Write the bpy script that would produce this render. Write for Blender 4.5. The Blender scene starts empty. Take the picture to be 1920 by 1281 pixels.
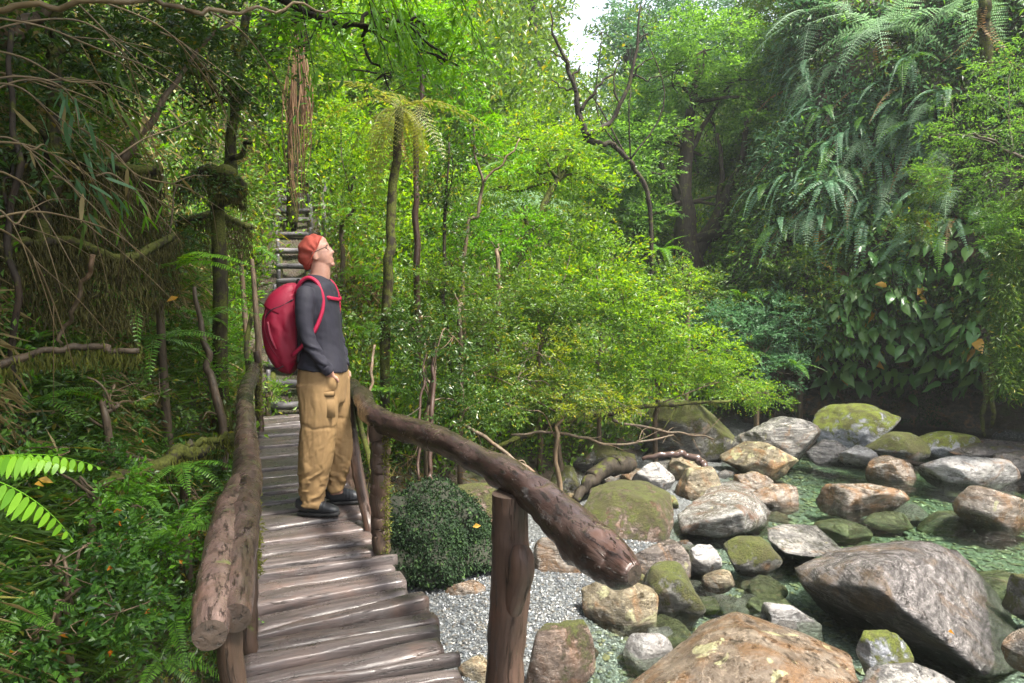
import bpy, bmesh, math, random
import numpy as np
from mathutils import Vector, Matrix
from mathutils.bvhtree import BVHTree

R = math.radians
scene = bpy.context.scene
COL = scene.collection

# ------------------------------------------------------------------ camera
HY = 555.0                      # horizon row of the 1920x1281 photograph
FPX = 1280.0
CAMZ = 1.45
TILT = math.atan((640.5 - HY) / FPX)
cam_d = bpy.data.cameras.new('camera')
cam_d.sensor_width = 36.0
cam_d.lens = 24.0
cam_d.clip_start = 0.05
cam_d.clip_end = 500.0
cam = bpy.data.objects.new('camera', cam_d)
cam.location = (0, 0, CAMZ)
cam.rotation_euler = (R(90) - TILT, 0, 0)
COL.objects.link(cam)
scene.camera = cam

# ------------------------------------------------------------------ world, sun, exposure
SUN_EL, SUN_AZ = R(62), R(120)   # azimuth measured from +Y towards +X
world = bpy.data.worlds.new('World')
scene.world = world
world.use_nodes = True
wn = world.node_tree.nodes
wl = world.node_tree.links
wn.clear()
wo = wn.new('ShaderNodeOutputWorld')
wb = wn.new('ShaderNodeBackground')
sky = wn.new('ShaderNodeTexSky')
sky.sky_type = 'NISHITA'
sky.sun_disc = False
sky.sun_elevation = SUN_EL
sky.sun_rotation = SUN_AZ
sky.air_density = 1.0
sky.dust_density = 4.0
sky.ozone_density = 1.0
wb.inputs['Strength'].default_value = 0.15
veil = wn.new('ShaderNodeHueSaturation')            # thin cloud veil: paler than a clear sky
veil.inputs['Saturation'].default_value = 0.45
veil.inputs['Value'].default_value = 1.15
wl.new(sky.outputs[0], veil.inputs['Color'])
wl.new(veil.outputs[0], wb.inputs[0])
wl.new(wb.outputs[0], wo.inputs[0])
sun_d = bpy.data.lights.new('sun', 'SUN')
sun_d.energy = 4.8
sun_d.angle = R(9)
sun_d.color = (1.0, 0.95, 0.84)
sun = bpy.data.objects.new('sun', sun_d)
sdir = Vector((math.sin(SUN_AZ) * math.cos(SUN_EL), math.cos(SUN_AZ) * math.cos(SUN_EL), math.sin(SUN_EL)))
sun.rotation_euler = sdir.to_track_quat('Z', 'Y').to_euler()
sun.location = (8, 5, 20)
COL.objects.link(sun)
scene.view_settings.view_transform = 'Standard'
scene.view_settings.look = 'None'
scene.view_settings.gamma = 1.0
scene.view_settings.use_curve_mapping = False
scene.view_settings.exposure = 1.68
scene.cycles.use_denoising = True
scene.cycles.max_bounces = 10
scene.cycles.diffuse_bounces = 4
scene.cycles.glossy_bounces = 3
scene.cycles.transmission_bounces = 6
scene.cycles.transparent_max_bounces = 12
scene.cycles.volume_bounces = 1
scene.cycles.caustics_reflective = False
scene.cycles.caustics_refractive = False
scene.cycles.sample_clamp_indirect = 6.0

# ------------------------------------------------------------------ picture helpers
_c, _s = math.cos(TILT), math.sin(TILT)
def ray(px, py):
    u = (px - 960.0) / FPX
    v = (640.5 - py) / FPX
    y = _c + v * _s
    z = -_s + v * _c
    return (u / y, z / y)           # x and z per metre of depth
def P(px, py, d):
    u, w = ray(px, py)
    return np.array((u * d, d, CAMZ + w * d))
def PZ(px, py, z=0.0):
    u, w = ray(px, py)
    d = (z - CAMZ) / w
    return np.array((u * d, d, z))

# ------------------------------------------------------------------ noise
def _hash(i, j, k, seed):
    n = (i * 374761393 + j * 668265263 + k * 2147483647 + seed * 144665) & 0xffffffff
    n = ((n ^ (n >> 13)) * 1274126177) & 0xffffffff
    n = n ^ (n >> 16)
    return (n & 0xffff) / 32767.5 - 1.0
def vnoise(Pn, seed=0):
    Pn = np.asarray(Pn, float)
    f = np.floor(Pn)
    q = Pn - f
    q = q * q * (3 - 2 * q)
    i, j, k = [f[..., a].astype(np.int64) for a in range(3)]
    r = 0
    for a in (0, 1):
        for b in (0, 1):
            for c in (0, 1):
                w = (q[..., 0] if a else 1 - q[..., 0]) * (q[..., 1] if b else 1 - q[..., 1]) * (q[..., 2] if c else 1 - q[..., 2])
                r = r + w * _hash(i + a, j + b, k + c, seed)
    return r
def fbm(Pn, octaves=4, seed=0):
    r, a = 0, 1.0
    Pn = np.asarray(Pn, float)
    for o in range(octaves):
        r = r + a * vnoise(Pn, seed + o * 17)
        Pn = Pn * 2.03 + 11.3
        a *= 0.5
    return r
def sstep(a, b, x):
    t = np.clip((x - a) / (b - a), 0, 1)
    return t * t * (3 - 2 * t)
def unit(v):
    v = np.asarray(v, float)
    return v / np.maximum(np.linalg.norm(v, axis=-1, keepdims=True), 1e-9)

# ------------------------------------------------------------------ mesh helpers
def make_mesh(name, V, faces, mat=None, smooth=False, midx=None):
    """faces: an (n,3)/(n,4) int array or a list of such arrays."""
    if not isinstance(faces, (list, tuple)):
        faces = [faces]
    faces = [np.asarray(f, np.int32) for f in faces if len(f)]
    me = bpy.data.meshes.new(name)
    V = np.asarray(V, np.float32)
    me.vertices.add(len(V))
    me.vertices.foreach_set('co', V.ravel())
    nl = sum(f.size for f in faces)
    npoly = sum(len(f) for f in faces)
    me.loops.add(nl)
    me.polygons.add(npoly)
    me.loops.foreach_set('vertex_index', np.concatenate([f.ravel() for f in faces]))
    tot = np.concatenate([np.full(len(f), f.shape[1], np.int32) for f in faces])
    st = np.concatenate([[0], np.cumsum(tot)[:-1]]).astype(np.int32)
    me.polygons.foreach_set('loop_start', st)
    try:
        me.polygons.foreach_set('loop_total', tot)
    except Exception:
        pass
    me.polygons.foreach_set('use_smooth', np.full(npoly, smooth, bool))
    for m in (mat if isinstance(mat, (list, tuple)) else [mat]):
        if m is not None:
            me.materials.append(m)
    if midx is not None:
        me.polygons.foreach_set('material_index', np.asarray(midx, np.int32))
    me.update(calc_edges=True)
    return me
def obj(name, me, parent=None, loc=None, rot=None, scale=None):
    o = bpy.data.objects.new(name, me)
    COL.objects.link(o)
    if loc is not None: o.location = [float(a) for a in loc]
    if rot is not None: o.rotation_euler = rot
    if scale is not None: o.scale = (scale,) * 3 if isinstance(scale, (int, float)) else scale
    if parent is not None: o.parent = parent
    return o
def tag(o, label=None, cat=None, group=None, kind=None):
    if label: o['label'] = label
    if cat: o['category'] = cat
    if group: o['group'] = group
    if kind: o['kind'] = kind
    return o
def thing(name, label, cat, loc=(0, 0, 0), rz=0.0, group=None):
    o = bpy.data.objects.new(name, None)
    o.empty_display_size = 0.2
    COL.objects.link(o)
    o.location = [float(a) for a in loc]
    o.rotation_euler = (0, 0, rz)
    return tag(o, label, cat, group)
class Geo:
    def __init__(s): s.V = []; s.F = {}; s.n = 0
    def add(s, V, F, off=True):
        V = np.asarray(V, float)
        for f in (F if isinstance(F, list) else [F]):
            f = np.asarray(f, np.int64)
            if len(f): s.F.setdefault(f.shape[1], []).append(f + s.n)
        s.V.append(V); s.n += len(V)
        return s
    def mesh(s, name, mat, smooth=False, loc=(0, 0, 0)):
        V = np.concatenate(s.V) - np.asarray(loc, float)
        return make_mesh(name, V, [np.concatenate(v) for v in s.F.values()], mat, smooth)
def spline(pts, n):
    """Catmull-Rom through pts (k,m) resampled to n rows"""
    pts = np.asarray(pts, float)
    if len(pts) == 2:
        t = np.linspace(0, 1, n)[:, None]
        return pts[0] * (1 - t) + pts[1] * t
    p = np.vstack([2 * pts[0] - pts[1], pts, 2 * pts[-1] - pts[-2]])
    t = np.linspace(0, len(pts) - 1 - 1e-6, n)
    i = t.astype(int); f = (t - i)[:, None]
    a, b, c, d = p[i], p[i + 1], p[i + 2], p[i + 3]
    return 0.5 * ((2 * b) + (-a + c) * f + (2 * a - 5 * b + 4 * c - d) * f * f + (-a + 3 * b - 3 * c + d) * f ** 3)
def sweep(path, ra, rb=None, ref=(0, 1, 0), sides=12, cap=True, power=2.0):
    """closed loft; ra across (T x S), rb along S (=ref made perpendicular)"""
    path = np.asarray(path, float)
    n = len(path)
    ra = np.broadcast_to(np.asarray(ra, float), (n,))
    rb = ra if rb is None else np.broadcast_to(np.asarray(rb, float), (n,))
    T = unit(np.gradient(path, axis=0))
    ref = np.asarray(ref, float)
    S = unit(ref - (T @ ref)[:, None] * T)
    U = np.cross(T, S)
    a = np.linspace(0, 2 * np.pi, sides, endpoint=False)
    ca, sa = np.cos(a), np.sin(a)
    if power != 2.0:
        ca = np.sign(ca) * np.abs(ca) ** (2 / power); sa = np.sign(sa) * np.abs(sa) ** (2 / power)
    V = path[:, None, :] + U[:, None, :] * (ra[:, None] * ca)[..., None] + S[:, None, :] * (rb[:, None] * sa)[..., None]
    V = V.reshape(-1, 3)
    i = np.arange(n - 1)[:, None] * sides
    j = np.arange(sides)[None, :]
    k = (j + 1) % sides
    Q = np.stack([i + j, i + k, i + sides + k, i + sides + j], -1).reshape(-1, 4)
    F = [Q]
    if cap:
        V = np.vstack([V, path[0], path[-1]])
        jj = np.arange(sides); kk = (jj + 1) % sides
        c0 = n * sides
        F.append(np.vstack([np.stack([kk, jj, np.full(sides, c0)], -1),
                            np.stack([(n - 1) * sides + jj, (n - 1) * sides + kk, np.full(sides, c0 + 1)], -1)]))
    return V, F
def tube(pts, radii, sides=8, n=None, wob=0.0, seed=0, knots=0.0):
    """round branch through control points"""
    pts = np.asarray(pts, float); radii = np.asarray(radii, float)
    if n is None: n = max(3, len(pts) * 4)
    if radii.ndim == 0: radii = np.full(len(pts), float(radii))
    if len(radii) != len(pts): radii = np.interp(np.linspace(0, 1, len(pts)), np.linspace(0, 1, len(radii)), radii)
    q = spline(np.hstack([pts, radii[:, None]]), n)
    path, r = q[:, :3], np.maximum(q[:, 3], 0.0008)
    if wob:
        t = np.arange(n)[:, None] * 0.45
        w = np.hstack([vnoise(np.hstack([t, t * 0, t * 0 + s]), seed) [:, None] for s in (0.3, 5.3, 9.3)])
        path = path + w * wob
    d = path[-1] - path[0]
    ref = (0, 1, 0.01) if abs(d[1]) < 0.75 * np.linalg.norm(d) else (0.02, 0, 1)
    V, F = sweep(path, r, ref=ref, sides=sides)
    if knots:
        c = np.repeat(path, sides, axis=0)
        m = len(c)
        nn = fbm(V[:m] * (0.42 / max(r.mean(), 1e-3)), 4, seed)
        nn = nn - 0.35 * np.abs(fbm(V[:m] * (1.1 / max(r.mean(), 1e-3)), 2, seed + 3))
        V[:m] = c + (V[:m] - c) * (1 + knots * nn)[:, None]
    return V, F

def ellipsoid(c, r, rot=None, nu=20, nv=12):
    u = np.linspace(0, 2 * np.pi, nu, endpoint=False); v = np.linspace(0, np.pi, nv)
    x = np.outer(np.sin(v), np.cos(u)); y = np.outer(np.sin(v), np.sin(u)); z = np.outer(np.cos(v), np.ones(nu))
    V = np.stack([x, y, z], -1).reshape(-1, 3) * np.asarray(r)
    if rot is not None: V = V @ np.asarray(rot).T
    V = V + np.asarray(c)
    i = np.arange(nv - 1)[:, None] * nu; j = np.arange(nu)[None, :]; k = (j + 1) % nu
    Q = np.stack([i + j, i + nu + j, i + nu + k, i + k], -1).reshape(-1, 4)
    return V, [Q]

# ------------------------------------------------------------------ leaves
def leaf_geo(C, D, N, L, W, fold=0.18):
    """n diamond leaves folded along the midrib; D = direction of the midrib, N = face normal"""
    C = np.asarray(C, float); n = len(C)
    D = unit(D); N = unit(N - (N * D).sum(1, keepdims=True) * D)
    S = np.cross(D, N)
    L = np.broadcast_to(L, (n,))[:, None]; W = np.broadcast_to(W, (n,))[:, None]
    m = C + D * L * 0.45
    V = np.stack([C, m + S * W * 0.5 + N * W * fold, C + D * L - N * L * 0.12, m - S * W * 0.5 + N * W * fold], 1).reshape(-1, 3)
    b = np.arange(n)[:, None] * 4
    F = np.vstack([b + [[0, 1, 2]], b + [[0, 2, 3]]])
    return V, F
def rnd(rs, *s): return rs.standard_normal(s)
def spray_leaves(rs, C, A, L, W, per=18, length=0.3, droop=0.15, flat=0.45):
    """twig sprays: C (k,3) starts, A (k,3) directions; leaves alternate either side of each twig"""
    k = len(C)
    A = unit(A)
    up = unit(np.array([0, 0, 1.0]) + rnd(rs, k, 3) * flat)
    S = unit(np.cross(A, up)); up = np.cross(S, A)
    s = (np.arange(per)[None, :] + rs.random((k, per))) / per
    side = np.where(np.arange(per) % 2 == 0, 1.0, -1.0)[None, :]
    ln = length * (0.6 + 0.8 * rs.random((k, 1)))
    base = C[:, None] + A[:, None] * (s * ln)[..., None] - np.array([0, 0, 1.0]) * (droop * ln * s ** 2)[..., None]
    # secondary spread across the twig
    spread = rs.random((k, per)) ** 1.3 * ln * 0.55 * (1.05 - s)
    base = base + S[:, None] * (side * spread)[..., None]
    d = A[:, None] * 0.75 + S[:, None] * (side * (0.5 + 0.5 * rs.random((k, per))))[..., None] + rnd(rs, k, per, 3) * 0.3
    nn = up[:, None] + rnd(rs, k, per, 3) * flat
    sc = (0.65 + 0.7 * rs.random((k, per))).ravel()
    return leaf_geo(base.reshape(-1, 3), d.reshape(-1, 3), nn.reshape(-1, 3), L * sc, W * sc)

# ------------------------------------------------------------------ materials
def mat(name):
    m = bpy.data.materials.new(name)
    m.use_nodes = True
    nt = m.node_tree
    nt.nodes.clear()
    out = nt.nodes.new('ShaderNodeOutputMaterial')
    return m, nt, out
class NT:
    def __init__(s, nt): s.nt = nt
    def n(s, t, **k):
        x = s.nt.nodes.new(t)
        for a, b in k.items():
            if a.startswith('_'): setattr(x, a[1:], b)
        return x
    def link(s, a, b): s.nt.links.new(a, b)
    def noise(s, co, scale, detail=4, rough=0.6, dist=0.0):
        x = s.n('ShaderNodeTexNoise'); x.inputs['Scale'].default_value = scale
        x.inputs['Detail'].default_value = detail; x.inputs['Roughness'].default_value = rough
        x.inputs['Distortion'].default_value = dist
        if co is not None: s.link(co, x.inputs['Vector'])
        return x.outputs['Fac']
    def vor(s, co, scale, feat='F1'):
        x = s.n('ShaderNodeTexVoronoi'); x.feature = feat; x.inputs['Scale'].default_value = scale
        s.link(co, x.inputs['Vector']); return x
    def ramp(s, f, stops, interp='LINEAR'):
        x = s.n('ShaderNodeValToRGB'); cr = x.color_ramp; cr.interpolation = interp
        while len(cr.elements) < len(stops): cr.elements.new(0.5)
        for e, (p, c) in zip(cr.elements, stops):
            e.position = p; e.color = (c, c, c, 1) if isinstance(c, (int, float)) else (*c, 1)
        s.link(f, x.inputs[0]); return x.outputs[0]
    def mix(s, f, a, b):
        x = s.n('ShaderNodeMix'); x.data_type = 'RGBA'
        for sk, v in ((x.inputs[0], f), (x.inputs[6], a), (x.inputs[7], b)):
            if hasattr(v, 'links'): s.link(v, sk)
            elif isinstance(v, (int, float)): sk.default_value = v
            else: sk.default_value = (*v, 1)
        return x.outputs[2]
    def math(s, op, a, b=0.5, clamp=False):
        x = s.n('ShaderNodeMath'); x.operation = op; x.use_clamp = clamp
        for sk, v in ((x.inputs[0], a), (x.inputs[1], b)):
            if hasattr(v, 'links'): s.link(v, sk)
            else: sk.default_value = v
        return x.outputs[0]
    def mapping(s, co, scale=(1, 1, 1), rot=(0, 0, 0)):
        x = s.n('ShaderNodeMapping'); x.inputs['Scale'].default_value = scale; x.inputs['Rotation'].default_value = rot
        s.link(co, x.inputs['Vector']); return x.outputs[0]
    def bump(s, h, strength, dist=0.01):
        x = s.n('ShaderNodeBump'); x.inputs['Strength'].default_value = strength; x.inputs['Distance'].default_value = dist
        s.link(h, x.inputs['Height']); return x.outputs[0]
def simple_mat(name, col, rough=0.5, var=0.25, scale=20, bump=0.0, spec=0.5, metallic=0.0):
    m, nt, out = mat(name); g = NT(nt)
    tc = g.n('ShaderNodeTexCoord').outputs['Object']
    f = g.noise(tc, scale)
    c = g.ramp(f, [(0.3, tuple(x * (1 - var) for x in col)), (0.7, tuple(min(1, x * (1 + var)) for x in col))])
    b = g.n('ShaderNodeBsdfPrincipled'); g.link(c, b.inputs['Base Color'])
    b.inputs['Roughness'].default_value = rough; b.inputs['Specular IOR Level'].default_value = spec
    b.inputs['Metallic'].default_value = metallic
    if bump: g.link(g.bump(f, bump), b.inputs['Normal'])
    g.link(b.outputs[0], out.inputs[0]); return m
def leaf_mat(name, c1, c2, trans=0.4, rough=0.4, odd=None, odd_f=0.04):
    """each leaf takes its own tone between c1 and c2; a few are the odd colour"""
    m, nt, out = mat(name); g = NT(nt)
    geo = g.n('ShaderNodeNewGeometry')
    stops = [(0.0, c1), (0.45, tuple((a + b) / 2 for a, b in zip(c1, c2))), (1.0 - odd_f - 0.01, c2)]
    if odd: stops.append((1.0 - odd_f, odd))
    c = g.ramp(geo.outputs['Random Per Island'], stops)
    b = g.n('ShaderNodeBsdfPrincipled'); g.link(c, b.inputs['Base Color'])
    b.inputs['Roughness'].default_value = rough
    b.inputs['Specular IOR Level'].default_value = 0.4
    t = g.n('ShaderNodeBsdfTranslucent')
    hs = g.n('ShaderNodeHueSaturation'); hs.inputs['Hue'].default_value = 0.485; hs.inputs['Saturation'].default_value = 1.15; hs.inputs['Value'].default_value = 1.7
    g.link(c, hs.inputs['Color']); g.link(hs.outputs[0], t.inputs[0])
    mx = g.n('ShaderNodeMixShader'); mx.inputs[0].default_value = trans
    g.link(b.outputs[0], mx.inputs[1]); g.link(t.outputs[0], mx.inputs[2])
    g.link(mx.outputs[0], out.inputs[0]); return m
def wood_mat(name, dark, light, stretch=(1.2, 14, 14), rough=(0.22, 0.55), moss=0.0, bump=0.5, attr=False):
    m, nt, out = mat(name); g = NT(nt)
    if attr:
        an = g.n('ShaderNodeAttribute'); an.attribute_name = 'grain'; co = an.outputs['Vector']
    else:
        co = g.n('ShaderNodeTexCoord').outputs['Object']
    oi = g.n('ShaderNodeObjectInfo')
    ad = g.n('ShaderNodeVectorMath'); ad.operation = 'ADD'
    g.link(co, ad.inputs[0]); g.link(oi.outputs['Random'], ad.inputs[1])
    sc = g.n('ShaderNodeVectorMath'); sc.operation = 'SCALE'; sc.inputs['Scale'].default_value = 1.0
    g.link(ad.outputs[0], sc.inputs[0])
    co2 = g.mapping(sc.outputs[0], stretch)
    f = g.noise(co2, 3.0, 8, 0.65, 0.6)
    big = g.noise(sc.outputs[0], 4.0, 4, 0.6, 0.3)
    crack = g.ramp(g.noise(co2, 6.0, 5, 0.75), [(0.36, 0.0), (0.44, 1.0)])
    c = g.ramp(f, [(0.3, dark), (0.55, tuple((a + b) / 2 for a, b in zip(dark, light))), (0.75, light)])
    warm = tuple(min(1, a * b) for a, b in zip(light, (1.1, 0.78, 0.6)))
    c = g.mix(g.ramp(big, [(0.52, 0.0), (0.70, 0.38)]), c, warm)
    c = g.mix(g.math('MULTIPLY', g.math('SUBTRACT', 1.0, crack), 0.75), c, tuple(a * 0.35 for a in dark))
    hv = g.n('ShaderNodeHueSaturation')
    g.link(g.math('ADD', g.math('MULTIPLY', oi.outputs['Random'], 0.8), 0.62), hv.inputs['Value']); g.link(c, hv.inputs['Color'])
    c = hv.outputs[0]
    b = g.n('ShaderNodeBsdfPrincipled')
    ro = g.ramp(g.noise(sc.outputs[0], 7.0, 4, 0.7), [(0.35, rough[0]), (0.65, rough[1])])
    if moss:
        nz = g.n('ShaderNodeSeparateXYZ'); g.link(g.n('ShaderNodeNewGeometry').outputs['Normal'], nz.inputs[0])
        mk = g.math('ADD', g.noise(sc.outputs[0], 9.0, 5, 0.7), g.math('MULTIPLY', nz.outputs[2], 0.05))
        mk = g.ramp(mk, [(0.70 - 0.25 * moss, 0.0), (0.76 - 0.25 * moss, 1.0)])
        mc = g.ramp(g.noise(sc.outputs[0], 60, 3), [(0.3, (0.03, 0.036, 0.008)), (0.7, (0.10, 0.11, 0.025))])
        c = g.mix(mk, c, mc); ro = g.mix(mk, ro, (0.9, 0.9, 0.9))
    g.link(c, b.inputs['Base Color']); g.link(ro, b.inputs['Roughness'])
    b.inputs['Specular IOR Level'].default_value = 0.15 if rough[0] >= 0.6 else 0.5
    h = g.math('ADD', g.math('MULTIPLY', f, 0.6), g.math('MULTIPLY', crack, 0.5))
    g.link(g.bump(h, bump, 0.012), b.inputs['Normal'])
    g.link(b.outputs[0], out.inputs[0]); return m
def rock_mat(name, a, b_, rust=0.3, moss=0.3, lichen=0.2, wet=0.35, band=6.0, rot=(0.4, 0.3, 0.2), mossc=((0.045, 0.06, 0.01), (0.17, 0.19, 0.03)), rustc=((0.16, 0.07, 0.02), (0.3, 0.16, 0.06)), side=0.0):
    m, nt, out = mat(name); g = NT(nt)
    co = g.n('ShaderNodeTexCoord').outputs['Object']
    bm = g.mapping(co, (1.0, 1.0, band), rot)
    f = g.noise(bm, 3.0, 10, 0.74, 0.25)
    fine = g.noise(co, 38.0, 6, 0.75)
    vein = g.ramp(g.math('ABSOLUTE', g.math('SUBTRACT', g.noise(g.mapping(co, (1, 1, band * 0.6), rot), 1.6, 6, 0.65, 0.2), 0.5)), [(0.0, 1.0), (0.010, 0.0)])
    pit = g.ramp(g.noise(g.mapping(co, (1, 1, band), rot), 7.0, 8, 0.8, 0.1), [(0.38, 0.0), (0.43, 1.0)])
    c = g.ramp(f, [(0.28, tuple(x * 0.45 for x in a)), (0.45, a), (0.6, b_), (0.75, tuple(min(0.8, x * 1.35) for x in b_))])
    c = g.mix(g.math('MULTIPLY', fine, 0.6), c, tuple(x * 0.35 for x in a))
    c = g.mix(g.ramp(g.noise(co, 14.0, 8, 0.8), [(0.52, 0.0), (0.62, 0.5)]), c, tuple(min(0.7, x * 1.35) for x in b_))
    c = g.mix(g.math('MULTIPLY', vein, 0.55), c, tuple(min(0.75, x * 1.9) for x in b_))
    c = g.mix(g.math('MULTIPLY', g.math('SUBTRACT', 1.0, pit), 0.7), c, tuple(x * 0.25 for x in a))
    rk = g.ramp(g.noise(co, 2.4, 6, 0.65, 1.2), [(0.62 - 0.3 * rust, 0.0), (0.74 - 0.3 * rust, 1.0)])
    rk = g.math('MULTIPLY', rk, 0.8 if rust > 0 else 0.0)
    c = g.mix(rk, c, g.ramp(fine, [(0.35, rustc[0]), (0.65, rustc[1])]))
    lk = g.ramp(g.noise(co, 5.5, 5, 0.55, 0.5), [(0.70 - 0.22 * lichen, 0.0), (0.73 - 0.22 * lichen, 0.8 if lichen > 0 else 0.0)])
    c = g.mix(lk, c, g.ramp(fine, [(0.3, (0.26, 0.25, 0.12)), (0.7, (0.5, 0.48, 0.28))]))
    geo = g.n('ShaderNodeNewGeometry')
    nz = g.n('ShaderNodeSeparateXYZ'); g.link(geo.outputs['Normal'], nz.inputs[0])
    pz = g.n('ShaderNodeSeparateXYZ'); g.link(geo.outputs['Position'], pz.inputs[0])
    mk = g.math('ADD', g.noise(co, 4.0, 9, 0.78, 0.3), g.math('MULTIPLY', nz.outputs[2], 0.17 - 0.34 * side))
    mk = g.ramp(mk, [(0.80 - 0.42 * moss, 0.0), (0.88 - 0.42 * moss, 1.0)])
    mk = g.math('MULTIPLY', mk, 1.0 if moss > 0 else 0.0)
    mf = g.noise(co, 75.0, 4, 0.7)
    mcol = g.mix(g.ramp(g.noise(co, 4.5, 5, 0.7), [(0.4, 0.0), (0.6, 0.85)]), g.ramp(mf, [(0.3, mossc[0]), (0.7, mossc[1])]), g.ramp(mf, [(0.3, (0.03, 0.032, 0.01)), (0.7, (0.12, 0.10, 0.035))]))
    c = g.mix(mk, c, mcol)
    # damp band just above the water
    dk = g.ramp(g.math('ADD', pz.outputs[2], g.math('MULTIPLY', fine, 0.10)), [(0.0, 0.0), (1.0, 0.0)])
    mr = g.n('ShaderNodeMapRange'); mr.inputs['From Min'].default_value = -1.36; mr.inputs['From Max'].default_value = -1.24
    mr.inputs['To Min'].default_value = 0.32; mr.inputs['To Max'].default_value = 0.80
    g.link(g.math('ADD', pz.outputs[2], g.math('MULTIPLY', fine, 0.08)), mr.inputs['Value'])
    hv = g.n('ShaderNodeHueSaturation'); g.link(mr.outputs[0], hv.inputs['Value']); g.link(c, hv.inputs['Color'])
    b = g.n('ShaderNodeBsdfPrincipled'); g.link(hv.outputs[0], b.inputs['Base Color'])
    ro = g.ramp(g.noise(co, 9.0, 5, 0.7), [(0.3, wet * 0.42), (0.7, min(0.9, wet * 1.35))])
    g.link(g.mix(mk, ro, (0.95, 0.95, 0.95)), b.inputs['Roughness'])
    h = g.math('ADD', g.math('MULTIPLY', f, 1.0), g.math('ADD', g.math('MULTIPLY', fine, 0.3), g.math('MULTIPLY', pit, 0.35)))
    h = g.math('ADD', h, g.math('MULTIPLY', g.math('MULTIPLY', mf, mk), 1.2))
    g.link(g.bump(h, 0.9, 0.045), b.inputs['Normal'])
    g.link(b.outputs[0], out.inputs[0]); return m

M = {}
M['leaf_lime'] = leaf_mat('lime_leaf', (0.038, 0.112, 0.014), (0.205, 0.345, 0.04), 0.5, odd=(0.30, 0.30, 0.03))
M['leaf_green'] = leaf_mat('soft_green_leaf', (0.035, 0.10, 0.022), (0.15, 0.29, 0.055), 0.5)
M['fern_olive'] = leaf_mat('fern_olive', (0.09, 0.12, 0.02), (0.22, 0.22, 0.05), 0.45, 0.5)
M['leaf_bright'] = leaf_mat('bright_leaf', (0.045, 0.14, 0.012), (0.13, 0.31, 0.02), 0.45)
M['leaf_mid'] = leaf_mat('mid_green_leaf', (0.035, 0.085, 0.014), (0.11, 0.19, 0.03), 0.4, odd=(0.25, 0.24, 0.03))
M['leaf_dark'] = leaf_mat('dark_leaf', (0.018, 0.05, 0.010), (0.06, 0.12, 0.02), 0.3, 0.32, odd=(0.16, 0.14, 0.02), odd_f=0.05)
M['leaf_gloss'] = leaf_mat('glossy_leaf', (0.018, 0.06, 0.012), (0.07, 0.17, 0.02), 0.3, 0.36, odd=(0.40, 0.12, 0.01), odd_f=0.005)
M['leaf_blue'] = leaf_mat('blue_green_leaf', (0.035, 0.10, 0.045), (0.12, 0.24, 0.11), 0.35, 0.45)
M['leaf_yellow'] = leaf_mat('yellow_leaf', (0.07, 0.12, 0.015), (0.25, 0.30, 0.035), 0.5, odd=(0.32, 0.26, 0.03))
M['leaf_dead'] = leaf_mat('dead_leaf', (0.085, 0.048, 0.025), (0.26, 0.15, 0.08), 0.3, 0.7, odd=(0.5, 0.36, 0.2), odd_f=0.1)
M['leaf_straw'] = leaf_mat('straw_leaf', (0.15, 0.11, 0.04), (0.33, 0.27, 0.12), 0.3, 0.7)
M['moss_shade'] = leaf_mat('shade_toned_moss', (0.028, 0.025, 0.008), (0.09, 0.085, 0.02), 0.2, 0.9)  # darker copy of the moss tufts, with deep shade put into its colour
M['moss_leaf'] = leaf_mat('moss_tuft', (0.05, 0.06, 0.010), (0.17, 0.18, 0.03), 0.35, 0.8)
M['fern'] = leaf_mat('fern_green', (0.04, 0.12, 0.015), (0.12, 0.27, 0.03), 0.45, 0.4)
M['fern_bright'] = leaf_mat('fern_lime', (0.10, 0.26, 0.015), (0.20, 0.42, 0.03), 0.5, 0.4)
M['fern_pale'] = leaf_mat('fern_pale', (0.10, 0.19, 0.09), (0.22, 0.34, 0.19), 0.4, 0.5)
M['fern_blue'] = leaf_mat('fern_blue_green', (0.055, 0.15, 0.075), (0.18, 0.32, 0.18), 0.35, 0.4)
M['fern_rust'] = leaf_mat('fern_rust', (0.14, 0.085, 0.03), (0.30, 0.19, 0.08), 0.4, 0.6)
M['ivy'] = leaf_mat('ivy_leaf', (0.006, 0.018, 0.006), (0.028, 0.065, 0.018), 0.15, 0.8, odd=(0.05, 0.10, 0.02), odd_f=0.05)
M['broad'] = leaf_mat('broad_leaf', (0.045, 0.13, 0.04), (0.12, 0.26, 0.075), 0.3, 0.3)
M['broad_light'] = leaf_mat('broad_light_leaf', (0.08, 0.18, 0.04), (0.17, 0.31, 0.08), 0.35, 0.35)
M['broad_yellow'] = leaf_mat('broad_yellow_leaf', (0.35, 0.3, 0.04), (0.45, 0.2, 0.04), 0.35, 0.4)
M['bark'] = wood_mat('bark', (0.012, 0.010, 0.008), (0.05, 0.040, 0.030), (8, 8, 1.5), (0.6, 0.9), moss=0.5)
M['bark_moss'] = wood_mat('mossy_bark', (0.014, 0.012, 0.008), (0.05, 0.043, 0.026), (8, 8, 1.5), (0.6, 0.9), moss=1.0)
M['bark_pale'] = wood_mat('pale_bark', (0.08, 0.055, 0.035), (0.24, 0.18, 0.12), (8, 8, 1.5), (0.6, 0.9), moss=0.15)
M['twig'] = wood_mat('dry_twig', (0.05, 0.034, 0.02), (0.17, 0.12, 0.072), (8, 8, 2), (0.5, 0.8), moss=0.1)
M['bamboo'] = simple_mat('bamboo_cane', (0.15, 0.105, 0.05), 0.5, 0.4, 6)
M['plank'] = wood_mat('wet_plank', (0.036, 0.029, 0.028), (0.145, 0.118, 0.112), (0.9, 11, 11), (0.20, 0.5), bump=0.5)
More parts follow.
